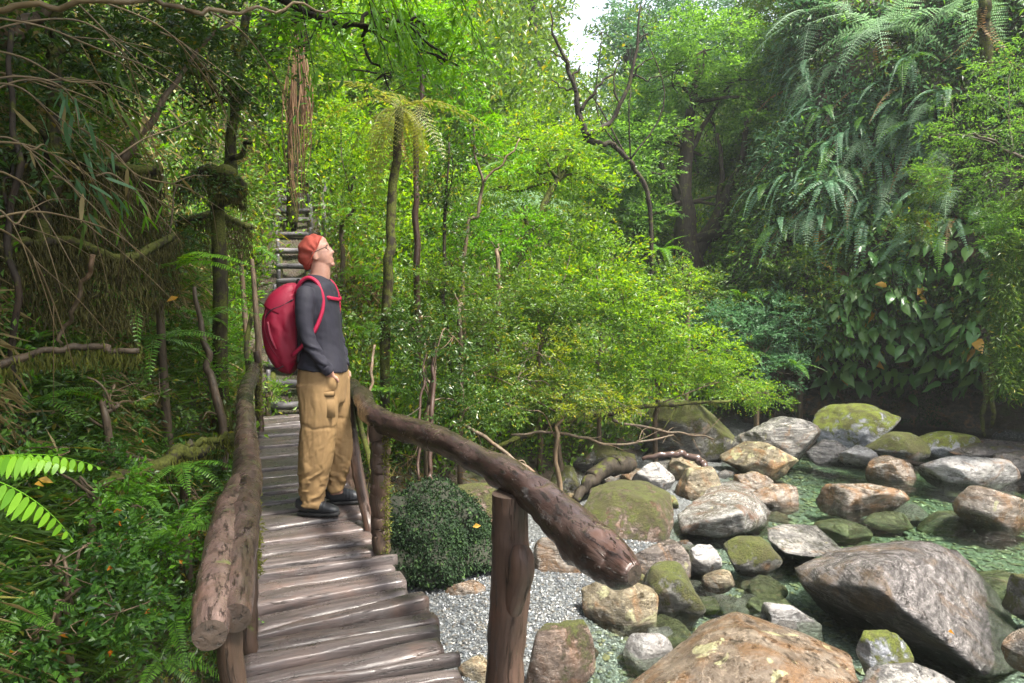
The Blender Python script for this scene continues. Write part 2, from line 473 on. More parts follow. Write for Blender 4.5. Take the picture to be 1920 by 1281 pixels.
M['log'] = wood_mat('wet_peeled_log', (0.020, 0.012, 0.011), (0.115, 0.075, 0.064), (9, 9, 2.2), (0.05, 0.30), moss=0.12, bump=1.0, attr=True)
M['log_left'] = wood_mat('wet_log_streaked', (0.030, 0.019, 0.016), (0.155, 0.105, 0.09), (9, 9, 2.2), (0.08, 0.38), moss=0.16, bump=0.9, attr=True)
M['post'] = wood_mat('post_wood', (0.03, 0.018, 0.014), (0.125, 0.072, 0.052), (10, 10, 0.8), (0.3, 0.6), moss=0.05, bump=0.8, attr=True)
M['post_moss'] = wood_mat('mossy_post_wood', (0.04, 0.024, 0.016), (0.13, 0.08, 0.055), (10, 10, 0.8), (0.4, 0.7), moss=0.5, bump=0.8, attr=True)
M['step'] = wood_mat('grey_step_wood', (0.055, 0.05, 0.056), (0.22, 0.205, 0.22), (1.5, 14, 14), (0.25, 0.6), bump=0.5)
M['end'] = wood_mat('sawn_end', (0.03, 0.022, 0.018), (0.09, 0.065, 0.05), (10, 10, 10), (0.25, 0.5), bump=0.8)

# ================================================================== TERRAIN
BL0 = PZ(462, 1250)[:2]; BL1 = PZ(487, 772)[:2]
E = unit(BL1 - BL0); RT = np.array((E[1], -E[0]))
BLEN = float(np.linalg.norm(BL1 - BL0))
def bridge_st(x, y):
    dx, dy = x - BL0[0], y - BL0[1]
    return dx * RT[0] + dy * RT[1], dx * E[0] + dy * E[1]
def from_st(s, t): return BL0 + RT * s + E * t
WZ = -1.40
# stair steps: left x, right x, row, depth
STEPS = [(499, 576, 760, 8.85), (499, 576, 721, 9.2), (502, 577, 684, 9.55), (504, 577, 652, 9.9), (506, 578, 621, 10.2), (508, 579, 589, 10.5),
         (511, 580, 557, 10.85), (519, 582, 528, 11.15), (517, 583, 499, 11.5), (517, 584, 470, 11.85), (514, 584, 441, 12.2), (517, 585, 412, 12.6), (521, 585, 396, 13.0), (517, 580, 376, 13.5), (500, 560, 358, 14.1)]
_sd = np.array([s[3] for s in STEPS]); _sz = np.array([P(0, s[2], s[3])[2] for s in STEPS])
_sx = np.array([P((s[0] + s[1]) / 2, s[2], s[3])[0] for s in STEPS])
def terrain(x, y):
    x = np.asarray(x, float); y = np.asarray(y, float)
    p3 = np.stack([x, y, x * 0], -1)
    n1 = fbm(p3 * 0.45, 4, 3); n2 = fbm(p3 * 1.9, 3, 9)
    # river bed: q metres to the right of the water line
    wl = np.array([(0.0, 2.0), (0.15, 4.9), (0.85, 6.1), (1.45, 7.0), (2.8, 9.7), (4.4, 12.8), (7, 18), (9, 70)])
    q = x - np.interp(y, wl[:, 1], wl[:, 0])
    z = -1.355 - 0.25 * sstep(-0.5, 1.0, q) - 0.75 * sstep(1.0, 3.6, q) * sstep(6.0, 8.5, y) + 0.025 * n2
    # middle bank
    p0 = np.array((-1.35, 7.0)); p1 = np.array((4.6, 14.3)); ed = unit(p1 - p0); nrm = np.array((-ed[1], ed[0]))
    dist = (x - p0[0]) * nrm[0] + (y - p0[1]) * nrm[1]
    kink = (y - 7.0) * 0.0
    dist = np.minimum(dist, (y - 7.1) * 0.9 + np.clip(-x - 1.2, 0, 9) * 0.3)
    hill = -1.37 + 0.62 * np.clip(dist, 0, None) + 0.35 * np.clip(dist - 3.0, 0, None) + 0.5 * n1 * sstep(0.5, 4, dist) + 0.06 * n2
    hill = np.where(dist > 0, hill, -5)
    z = np.maximum(z, hill)
    # left bank
    s, t = bridge_st(x, y)
    u = -s
    ue = u + 0.75 * sstep(2.6, 6.0, t) * sstep(-0.1, 0.1, u)
    lb = -1.25 + 1.15 * np.clip(ue - 0.25, 0, 0.75) + 2.7 * np.clip(ue - 0.95, 0, 1.7) + 1.1 * np.clip(ue - 2.65, 0, 20)
    lb = lb + 0.14 * n2 + 0.35 * n1 * sstep(1.2, 3, ue)
    z = np.where(u > 0.0, np.maximum(z, lb), z)
    # behind the bridge end the slope carries the stairs
    zs = np.interp(y, np.concatenate([[7.6], _sd, [30]]), np.concatenate([[-0.35], _sz - 0.13, [_sz[-1] + 12]]))
    xs = np.interp(y, _sd, _sx)
    off = np.abs(x - xs)
    slope = zs + 0.10 * n2 + np.clip(off - 0.45, 0, 3) * 0.5 * np.where(x < xs, 1.0, 0.25)
    w = (1 - sstep(0.55, 1.5, off)) * sstep(8.0, 8.9, y)
    z = z * (1 - w) + slope * w
    z = np.where((off < 0.9) & (y > 7.2) & (y <= 8.9), np.minimum(z, np.interp(y, [7.2, 8.9], [-0.5, -0.12])), z)
    # right side hill behind the cliff
    rc = x - np.interp(y, [-6, 8.5, 11.5, 15.5, 18, 25, 70], [12.8, 12.8, 11.0, 7.6, 7.4, 9.0, 16])
    rh = -1.7 + 6.5 * sstep(0.6, 2.4, rc) + 1.0 * np.clip(rc - 1.5, 0, 22) + 0.8 * n1 * sstep(1, 4, rc)
    z = np.maximum(z, rh)
    # gorge floor climbs away from us
    z = z + 0.10 * np.clip(y - 15, 0, 60) * (dist < 0)
    far_ = np.clip((y - 20) / 12, 0, 1)
    z = z - far_ * 0.62 * (z + 1.4) * np.exp(-((x - 0.092 * y) / (0.055 * y + 0.3)) ** 2)
    return z
def grid_axis(lo, hi, fine_lo, fine_hi, fine, coarse_growth=1.13):
    a = list(np.arange(fine_lo, fine_hi, fine))
    st, v = fine, fine_hi
    while v < hi: a.append(v); st *= coarse_growth; v += st
    a.append(hi)
    st, v, b = fine, fine_lo, []
    while v > lo:
        st *= coarse_growth; v -= st; b.append(v)
    return np.array(sorted(b) + a)
gx = grid_axis(-34, 40, -6.0, 9.0, 0.08); gy = grid_axis(-6, 75, 1.5, 15.0, 0.08)
X, Y = np.meshgrid(gx, gy)
Z = terrain(X, Y)
nx, ny = len(gx), len(gy)
ii = (np.arange(ny - 1)[:, None] * nx + np.arange(nx - 1)[None, :])
Q = np.stack([ii, ii + 1, ii + nx + 1, ii + nx], -1).reshape(-1, 4)
m, nt, out = mat('ground_soil'); g = NT(nt)
geo = g.n('ShaderNodeNewGeometry'); co = geo.outputs['Position']
px_ = g.n('ShaderNodeSeparateXYZ'); g.link(co, px_.inputs[0])
peb = g.vor(co, 34.0); pebc = g.ramp(g.vor(co, 34.0).outputs['Color'], [(0.0, (0.06, 0.06, 0.065)), (0.5, (0.14, 0.155, 0.16)), (1.0, (0.30, 0.31, 0.31))])
pebc = g.mix(g.ramp(peb.outputs['Distance'], [(0.0, 0.0), (0.7, 0.85)]), pebc, (0.03, 0.03, 0.028))
deep = g.ramp(g.noise(co, 1.4, 4), [(0.35, (0.03, 0.05, 0.018)), (0.65, (0.12, 0.14, 0.07))])
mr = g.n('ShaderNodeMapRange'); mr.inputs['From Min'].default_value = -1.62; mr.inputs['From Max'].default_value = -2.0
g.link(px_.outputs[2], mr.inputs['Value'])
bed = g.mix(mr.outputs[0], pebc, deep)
soilf = g.noise(co, 5.0, 7, 0.7)
soil = g.ramp(soilf, [(0.3, (0.018, 0.013, 0.008)), (0.48, (0.05, 0.034, 0.02)), (0.56, (0.035, 0.042, 0.012)), (0.75, (0.08, 0.08, 0.025))])
mr2 = g.n('ShaderNodeMapRange'); mr2.inputs['From Min'].default_value = -1.31; mr2.inputs['From Max'].default_value = -1.22
g.link(px_.outputs[2], mr2.inputs['Value'])
c = g.mix(mr2.outputs[0], bed, soil)
b = g.n('ShaderNodeBsdfPrincipled'); g.link(c, b.inputs['Base Color']); b.inputs['Roughness'].default_value = 0.7
h = g.math('ADD', g.math('MULTIPLY', peb.outputs['Distance'], -0.6), soilf)
g.link(g.bump(h, 0.8, 0.03), b.inputs['Normal']); g.link(b.outputs[0], out.inputs[0])
M['ground'] = m
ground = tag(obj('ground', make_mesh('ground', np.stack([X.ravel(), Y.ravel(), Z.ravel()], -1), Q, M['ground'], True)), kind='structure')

# ================================================================== WATER
m, nt, out = mat('stream_water'); g = NT(nt)
co = g.n('ShaderNodeNewGeometry').outputs['Position']
n1_ = g.noise(g.mapping(co, (1.0, 1.8, 1.0)), 5.0, 3, 0.5, 0.4)
n2_ = g.noise(co, 22.0, 2, 0.5)
bmp = g.bump(g.math('ADD', n1_, g.math('MULTIPLY', n2_, 0.25)), 0.6, 0.03)
fr = g.n('ShaderNodeFresnel'); fr.inputs['IOR'].default_value = 1.33; g.link(bmp, fr.inputs['Normal'])
tr = g.n('ShaderNodeBsdfTransparent'); tr.inputs[0].default_value = (0.90, 0.95, 0.90, 1)
gl = g.n('ShaderNodeBsdfGlossy'); gl.inputs['Roughness'].default_value = 0.03; g.link(bmp, gl.inputs['Normal'])
mx = g.n('ShaderNodeMixShader'); g.link(fr.outputs[0], mx.inputs[0]); g.link(tr.outputs[0], mx.inputs[1]); g.link(gl.outputs[0], mx.inputs[2])
g.link(mx.outputs[0], out.inputs[0])
va = g.n('ShaderNodeVolumeAbsorption'); va.inputs['Color'].default_value = (0.50, 0.84, 0.50, 1); va.inputs['Density'].default_value = 0.75
g.link(va.outputs[0], out.inputs['Volume'])
M['water'] = m
wx = np.linspace(-2.5, 14, 166); wy = np.linspace(0.0, 24, 241)
WX, WY = np.meshgrid(wx, wy)
wp = np.stack([WX.ravel(), WY.ravel(), WX.ravel() * 0], -1)
rip = 0.012 * fbm(wp * np.array((2.2, 3.5, 1)), 3, 21)
wp[:, 2] = WZ + rip
nx, ny = len(wx), len(wy)
ii = (np.arange(ny - 1)[:, None] * nx + np.arange(nx - 1)[None, :])
top_ = np.stack([ii, ii + 1, ii + nx + 1, ii + nx], -1).reshape(-1, 4)
edge = np.concatenate([np.arange(nx), nx * np.arange(1, ny) + nx - 1, (ny - 1) * nx + np.arange(nx - 2, -1, -1), nx * np.arange(ny - 2, 0, -1)])
low = wp[edge].copy(); low[:, 2] = -4.2
ne = len(edge); kk_ = np.arange(ne); k2_ = (kk_ + 1) % ne; n0_ = len(wp)
wall_ = np.stack([edge[k2_], edge[kk_], n0_ + kk_, n0_ + k2_], -1)
fan_ = np.stack([n0_ + k2_, n0_ + kk_, np.full(ne, n0_ + ne)], -1)
wp = np.vstack([wp, low, [[(wx[0] + wx[-1]) / 2, (wy[0] + wy[-1]) / 2, -4.2]]])
tag(obj('water', make_mesh('water', wp, [top_, wall_, fan_], M['water'], True)), kind='structure')

# ================================================================== PEBBLES
rs = np.random.RandomState(5)
def pebbles(name, C, size, flat, m, seed, label=None):
    """many small stones, each a squashed octahedron with random axes"""
    r = np.random.RandomState(seed); n = len(C)
    base = np.array([(1, 0, 0), (0, 1, 0), (-1, 0, 0), (0, -1, 0), (0, 0, 1), (0, 0, -1), (.72, .72, .25), (-.7, .7, .2), (-.72, -.7, .25), (.7, -.72, .2)], float)
    F = np.array([(0, 6, 4), (6, 1, 4), (1, 7, 4), (7, 2, 4), (2, 8, 4), (8, 3, 4), (3, 9, 4), (9, 0, 4), (6, 0, 5), (1, 6, 5), (7, 1, 5), (2, 7, 5), (8, 2, 5), (3, 8, 5), (9, 3, 5), (0, 9, 5)])
    a = r.rand(n) * 6.28; ca, sa = np.cos(a), np.sin(a)
    sc = np.stack([size * (0.7 + 0.6 * r.rand(n)), size * (0.45 + 0.4 * r.rand(n)), size * flat * (0.6 + 0.8 * r.rand(n))], -1)
    V = base[None] * (1 + 0.18 * r.randn(n, 10, 1)) * sc[:, None]
    Xr = V[..., 0] * ca[:, None] - V[..., 1] * sa[:, None]; Yr = V[..., 0] * sa[:, None] + V[..., 1] * ca[:, None]
    tl = r.randn(n, 1) * 0.10
    V = np.stack([Xr, Yr, V[..., 2] + Xr * tl], -1) + C[:, None]
    FF = (np.arange(n)[:, None, None] * 10 + F[None]).reshape(-1, 3)
    return tag(obj(name, make_mesh(name, V.reshape(-1, 3), FF, m, False)), label, kind='stuff')
def stone_mat(name, stops, rough=0.4):
    m, nt, out = mat(name); g = NT(nt)
    geo = g.n('ShaderNodeNewGeometry')
    c = g.ramp(geo.outputs['Random Per Island'], stops)
    f = g.noise(geo.outputs['Position'], 60.0, 4)
    c = g.mix(g.math('MULTIPLY', f, 0.5), c, (0.06, 0.06, 0.055))
    b = g.n('ShaderNodeBsdfPrincipled'); g.link(c, b.inputs['Base Color']); b.inputs['Roughness'].default_value = rough
    g.link(b.outputs[0], out.inputs[0]); return m
M['gravel'] = stone_mat('gravel_stone', [(0, (0.035, 0.038, 0.045)), (0.35, (0.07, 0.08, 0.09)), (0.65, (0.11, 0.125, 0.14)), (0.82, (0.09, 0.072, 0.05)), (0.96, (0.24, 0.25, 0.25))], 0.35)
M['cobble'] = stone_mat('river_cobble', [(0, (0.05, 0.055, 0.03)), (0.3, (0.08, 0.09, 0.055)), (0.6, (0.12, 0.125, 0.08)), (0.8, (0.13, 0.11, 0.045)), (0.97, (0.22, 0.22, 0.17))], 0.5)
n = 30000
gxx = rs.uniform(-1.6, 2.0, n); gyy = 3.4 + 4.4 * rs.rand(n) ** 0.9
keep = gxx - np.interp(gyy, [2, 4.9, 6.1, 7.0, 9], [0.0, .15, .85, 1.45, 2.3]) < rs.rand(n) * 0.9
gxx, gyy = gxx[keep], gyy[keep]
gz = terrain(gxx, gyy); ok = gz < -1.2
C = np.stack([gxx, gyy, gz + 0.004], -1)[ok]
pebbles('gravel', C, 0.009 + 0.014 * rs.rand(len(C)) ** 2, 0.6, M['gravel'], 1, 'grey pebbles of the gravel bar below the bridge')
n = 14000
gxx = rs.uniform(-0.2, 9.5, n); gyy = rs.uniform(3.0, 14.5, n); gz = terrain(gxx, gyy); ok = gz < -1.37
C = np.stack([gxx, gyy, gz + 0.01], -1)[ok]
sz = 0.020 + 0.035 * rs.rand(len(C)) ** 3 + 0.003 * np.clip(C[:, 1] - 5, 0, 8)
C[:, 2] = np.minimum(C[:, 2], WZ - 0.03 - sz * 0.4)
pebbles('riverbed_stones', C, sz, 0.4, M['cobble'], 2, 'greenish stones on the bed of the clear stream')

# ================================================================== BRIDGE
bridge = thing('footbridge', 'narrow wet log footbridge with rough handrails on which the hiker stands', 'bridge', (*from_st(0.4, 3.0), 0.0))
binv = np.array(bridge.location)
LY = [777, 786, 795, 801, 807, 817, 830, 836, 848, 855, 868, 880, 895, 915, 925, 943, 961, 990, 1017, 1037, 1064, 1079, 1108, 1139, 1181, 1189, 1219, 1254, 1287, 1295, 1334, 1385, 1445, 1515]
RY = [770, 777, 785, 791, 797, 806, 818, 824, 835, 841, 852, 863, 876, 893, 903, 919, 933, 960, 985, 1010, 1032, 1041, 1059, 1085, 1107, 1133, 1162, 1182, 1215, 1233, 1262, 1310, 1368, 1435]
def rx_of(y): return np.interp(y, [769, 850, 915, 945, 990, 1031, 1037, 1059, 1085, 1107, 1133, 1162, 1182, 1215, 1232, 1260, 1310, 1435], [597, 636, 665, 674, 691, 694, 744, 747, 760, 775, 798, 815, 824, 848, 851, 862, 884, 935])
def lx_of(y): return np.interp(y, [769, 840, 920, 1000, 1080, 1180, 1281, 1515], [487, 485, 482, 479, 476, 470, 459, 440])
for i in range(len(LY) - 1):
    r = random.Random(100 + i)
    a0 = PZ(lx_of(LY[i]), LY[i]); a1 = PZ(lx_of(LY[i + 1]), LY[i + 1])
    b0 = PZ(rx_of(RY[i] + 6), RY[i]); b1 = PZ(rx_of(RY[i + 1] - 2), RY[i + 1])
    ml = (a0 + a1) / 2; mrr = (b0 + b1) / 2
    ax = unit(mrr - ml); L = float(np.linalg.norm(mrr - ml))
    mrr = mrr + ax * r.uniform(-0.03, 0.03); ml = ml - ax * r.uniform(0.0, 0.03)
    pn = np.array((-ax[1], ax[0], 0))
    wl_ = max(abs((a0 - a1) @ pn) / 2 - (0.012 + 0.007 * r.random()), 0.012); wr_ = max(abs((b0 - b1) @ pn) / 2 - (0.012 + 0.007 * r.random()), 0.012)
    L = float(np.linalg.norm(mrr - ml)); mid = (ml + mrr) / 2
    n = 26
    tt = np.linspace(0, 1, n)
    path = np.stack([(tt - 0.5) * L, 0.010 * vnoise(np.stack([tt * 4, tt * 0 + i, tt * 0], -1)) , 0 * tt], -1)
    hw = (wl_ * (1 - tt) + wr_ * tt) * (1 + 0.06 * vnoise(np.stack([tt * 5, tt * 0 + i * 3.1, tt * 0], -1), 4))
    th = np.minimum(0.045, 0.022 + hw * 0.4)
    ends = np.ones(n); ends[0] = ends[-1] = 0.93
    V, F = sweep(path, hw * ends, th * ends, ref=(0, 0, 1), sides=20, power=r.choice([3.2, 4.5, 6.0, 7.0]))
    V[:, 2] += 0.007 * fbm(V * np.array((3.5, 10, 10)) + i * 7.7, 3, i) * (V[:, 2] > -0.01)
    V[:, 1] += 0.003 * fbm(V * np.array((9, 4, 14)) + i * 3.7, 2, i + 50)
    V[:, 2] -= th.mean() * (1 if True else 0)
    V[:, 2] -= (0.004 + (0.020 if i % 2 else 0.0) * r.random() + r.uniform(-0.004, 0.006)) + (V[:, 0] / L) * r.uniform(-0.012, 0.012)
    me = make_mesh('plank', V, F, [M['plank']], True)
    o = obj('plank', me, bridge, mid - binv, (r.uniform(-0.10, 0.03), 0, math.atan2(ax[1], ax[0])))
    # planks lie slightly unevenly
# bearers under the deck
for s_ in (0.12, 0.52):
    a = from_st(s_ - 0.05, -2.3); b = from_st(s_ - 0.02, BLEN + 0.25)
    pts = np.array([(*a, -0.17), (*((a + b) / 2), -0.2), (*b, -0.16)]) - binv
    obj('bearer', Geo().add(*tube(pts, [0.085, 0.09, 0.075], 10, 20, 0.03, 3)).mesh('bearer', M['bark_moss'], True), bridge)

def pxpath(rows):
    """rows of (px, py, depth, diameter in px) to world points and radii"""
    pts = np.array([P(a, b, d) for a, b, d, w in rows]); rad = np.array([w * d / FPX / 2 for a, b, d, w in rows])
    return pts, rad
def log_part(name, rows, mt, parent, sides=20, n=60, knots=0.05, seed=0, wob=0.0, pts=None, rad=None, dents=()):
    if pts is None: pts, rad = pxpath(rows)
    V, F = tube(pts, rad, sides, n, wob, seed, knots)
    for (c, rr, amt) in dents:
        c = np.asarray(c); dd = np.linalg.norm(V - c, axis=1)
        w = np.exp(-(dd / rr) ** 2)
        V = V + unit(V - c) * (w * amt)[:, None]
    c = V.mean(0)
    pl = np.array(parent.location) if parent is not None else 0
    m_ = n * sides
    ends_ = np.vstack([V[:sides], V[m_ - sides:m_]])
    c0, c1 = V[m_], V[m_ + 1]
    axis0 = unit(V[:sides].mean(0) - V[sides:2 * sides].mean(0)); axis1 = unit(V[m_ - sides:m_].mean(0) - V[m_ - 2 * sides:m_ - sides].mean(0))
    VV = np.vstack([V[:m_], ends_, V[:sides].mean(0) + axis0 * 0.004, V[m_ - sides:m_].mean(0) + axis1 * 0.004])
    jj = np.arange(sides); kk = (jj + 1) % sides
    capF = np.vstack([np.stack([m_ + kk, m_ + jj, np.full(sides, m_ + 2 * sides)], -1), np.stack([m_ + sides + jj, m_ + sides + kk, np.full(sides, m_ + 2 * sides + 1)], -1)])
    me = make_mesh(name, VV - c, [F[0], capF], [mt, M['end']], True, np.concatenate([np.zeros(len(F[0])), np.ones(2 * sides)]))
    ring_c = V[:m_].reshape(n, sides, 3).mean(1)
    ln = np.concatenate([[0], np.cumsum(np.linalg.norm(np.diff(ring_c, axis=0), axis=1))])
    a_ = np.linspace(0, 2 * np.pi, sides, endpoint=False)
    rr_ = np.linalg.norm(V[:m_].reshape(n, sides, 3) - ring_c[:, None], axis=2).mean()
    g3 = np.zeros((len(VV), 3)); off = seed * 1.7
    g3[:m_, 0] = np.tile(np.cos(a_) * rr_, n); g3[:m_, 1] = np.tile(np.sin(a_) * rr_, n) + off; g3[:m_, 2] = np.repeat(ln, sides)
    at = me.attributes.new('grain', 'FLOAT_VECTOR', 'POINT'); at.data.foreach_set('vector', g3.astype(np.float32).ravel())
    return obj(name, me, parent, c - pl)
# right handrail
rail_r = [(650, 718, 5.9, 26), (662, 727, 5.3, 30), (680, 746, 4.7, 34), (690, 768, 4.25, 38), (706, 784, 3.95, 44), (740, 797, 3.75, 46), (790, 813, 3.48, 48), (850, 838, 3.15, 53),
          (925, 879, 2.86, 60), (1000, 925, 2.62, 74), (1060, 980, 2.42, 88), (1115, 1030, 2.24, 96), (1158, 1060, 2.14, 84), (1180, 1073, 2.08, 66), (1190, 1078, 2.06, 44)]
hr = log_part('handrail', rail_r, M['log'], bridge, 32, 190, 0.13, 3, dents=[(P(905, 905, 2.85), 0.045, 0.018), (P(1010, 900, 2.56), 0.05, 0.020), (P(1075, 1040, 2.33), 0.05, 0.022), (P(1120, 1000, 2.2), 0.04, 0.014), (P(1150, 1090, 2.1), 0.04, 0.012), (P(820, 800, 3.3), 0.05, 0.02), (P(760, 825, 3.6), 0.05, 0.018), (P(1045, 960, 2.42), 0.035, -0.014), (P(960, 940, 2.7), 0.04, -0.014), (P(1135, 1050, 2.12), 0.035, -0.016)])
tag(hr, 'thick curved right handrail log, dark and shining wet')
# left handrail
main_l = [(484, 650, 9.2, 18), (477, 690, 7.2, 22), (465, 722, 5.9, 28), (459, 745, 5.0, 30), (461, 790, 4.1, 36), (462, 835, 3.35, 44), (463, 890, 2.78, 54), (462, 925, 2.5, 56), (455, 990, 2.15, 60), (447, 1060, 1.86, 64), (443, 1120, 1.67, 62), (442, 1160, 1.56, 56)]
side_l = [(462, 885, 2.82, 30), (440, 930, 2.46, 52), (424, 985, 2.16, 60), (412, 1050, 1.88, 68), (404, 1110, 1.69, 72), (398, 1165, 1.54, 74), (395, 1192, 1.48, 66)]
hl = log_part('handrail', main_l, M['log_left'], bridge, 24, 140, 0.11, 8)
hl2 = log_part('handrail', side_l, M['log_left'], bridge, 24, 90, 0.11, 13)
tag(hl, 'long left handrail log'); tag(hl2, 'second left handrail log lying alongside')
# posts
def post(px, ytop, dep, wpx, zbot, lean=0.0, mt='post', seed=0, wbot=None, depb=None):
    top = P(px, ytop, dep); r0 = wpx * dep / FPX / 2
    bot = np.array((top[0] + lean, top[1] + (depb or 0), zbot))
    k = 9
    pts = np.array([top * (1 - t) + bot * t for t in np.linspace(0, 1, k)]); rr = np.interp(np.linspace(0, 1, k), [0, 1], [r0, (wbot or wpx) * dep / FPX / 2])
    return log_part('post', None, M[mt], bridge, 20, 60, 0.12, seed, 0.012, pts, rr)
pb = log_part('post', None, M['post'], bridge, 24, 90, 0.12, 31, 0.0,
              np.array([P(957, 926, 2.68), P(956, 990, 2.68), P(957, 1050, 2.68), P(958, 1110, 2.68), P(952, 1180, 2.68), P(946, 1281, 2.68), P(940, 1500, 2.68), P(938, 1660, 2.68)]),
              np.array([34, 34, 37, 40, 38, 37, 38, 38]) * 2.68 / FPX)
tag(pb, 'stout near right post with a knobbly knot')
log_part('knot', [(976, 1026, 2.60, 30), (978, 1045, 2.58, 46), (978, 1075, 2.58, 50), (970, 1110, 2.61, 46), (960, 1160, 2.64, 26)], M['post'], bridge, 16, 30, 0.12, 44)
pa = post(710, 800, 3.86, 36, -0.02, 0.0, 'post_moss', 5, 33)
tag(pa, 'mossy right post standing on the deck')
post(650, 745, 5.35, 24, -0.9, -0.02, 'post_moss', 6)
log_part('brace', [(654, 742, 5.1, 19), (659, 800, 4.9, 20), (667, 860, 4.7, 22), (676, 910, 4.5, 22), (690, 975, 4.28, 21), (692, 1000, 4.24, 20)], M['post'], bridge, 12, 40, 0.05, 7)
log_part('brace', [(668, 760, 5.0, 10), (676, 800, 4.8, 11), (690, 850, 4.5, 11), (700, 900, 4.3, 10)], M['bark_moss'], bridge, 8, 20, 0.1, 9)
post(434, 1175, 1.60, 50, -1.3, 0.02, 'post_moss', 11, 52)
post(464, 945, 2.75, 30, -1.3, 0.0, 'post_moss', 12)
post(481, 660, 7.2, 13, -0.6, 0.04, 'post_moss', 14)
post(470, 850, 3.9, 24, -1.2, 0.0, 'post_moss', 16)
log_part('pole', [(472, 486, 7.6, 8), (477, 540, 7.55, 10), (481, 600, 7.5, 11), (485, 655, 7.5, 12), (484, 720, 7.4, 12), (484, 790, 7.4, 12)], M['twig'], bridge, 8, 24, 0.08, 19)
log_part('pole', [(612, 340, 12.3, 5), (606, 380, 12.3, 7), (610, 445, 12.2, 8), (610, 560, 12.0, 9)], M['step'], bridge, 8, 20, 0.05, 20)
log_part('brace', [(482, 560, 7.9, 7), (470, 600, 7.6, 9), (462, 650, 7.4, 9), (466, 700, 7.3, 9)], M['bark_moss'], bridge, 8, 20, 0.05, 21)

# ================================================================== STAIRS
stairs = thing('log_staircase', 'steep staircase of grey log steps climbing the slope behind the hiker', 'staircase', (_sx[0], _sd[0], _sz[0]))
sloc = np.array(stairs.location)
for k, (xa, xb, yy, dd) in enumerate(STEPS):
    a = P(xa, yy, dd); b = P(xb, yy - 1 + (k * 7) % 3, dd + 0.02)
    rr = 0.058 if k < 6 else 0.050
    V, F = tube(np.array([a, (a + b) / 2 + np.array((0, 0, 0.012 * ((k * 5) % 3 - 1))), b]), [rr, rr * 0.95, rr], 10, 12, 0.0, k, 0.06)
    c = V.mean(0)
    obj('step', Geo().add(V, F).mesh('step', M['step'], True, c), stairs, c - sloc)
for sx_ in (0, 1):
    for k in range(len(STEPS) - 1):
        p_ = P(STEPS[k][sx_] + (4 if sx_ == 0 else -2), STEPS[k][2], STEPS[k][3]); q_ = p_ + np.array((0, 0.02, 0.20 if sx_ == 0 else 0.13))
        V, F = tube(np.array([p_ - np.array((0, -0.05, 0.25)), p_, q_]), [0.034, 0.034, 0.03], 8, 8, 0, k, 0.06)
        c = V.mean(0)
        obj('stake', Geo().add(V, F).mesh('stake', M['step'], True, c), stairs, c - sloc)
for sx_ in (0.10, 0.90):
    pts = [P(a[0] * (1 - sx_) + a[1] * sx_, a[2], a[3]) - np.array((0, -0.05, 0.10)) for a in STEPS[::2]]
    V, F = tube(np.array(pts), [0.045] * len(pts), 8, 40, 0, 2, 0.06); c = V.mean(0)
    obj('stringer', Geo().add(V, F).mesh('stringer', M['bark_moss'], True, c), stairs, c - sloc)

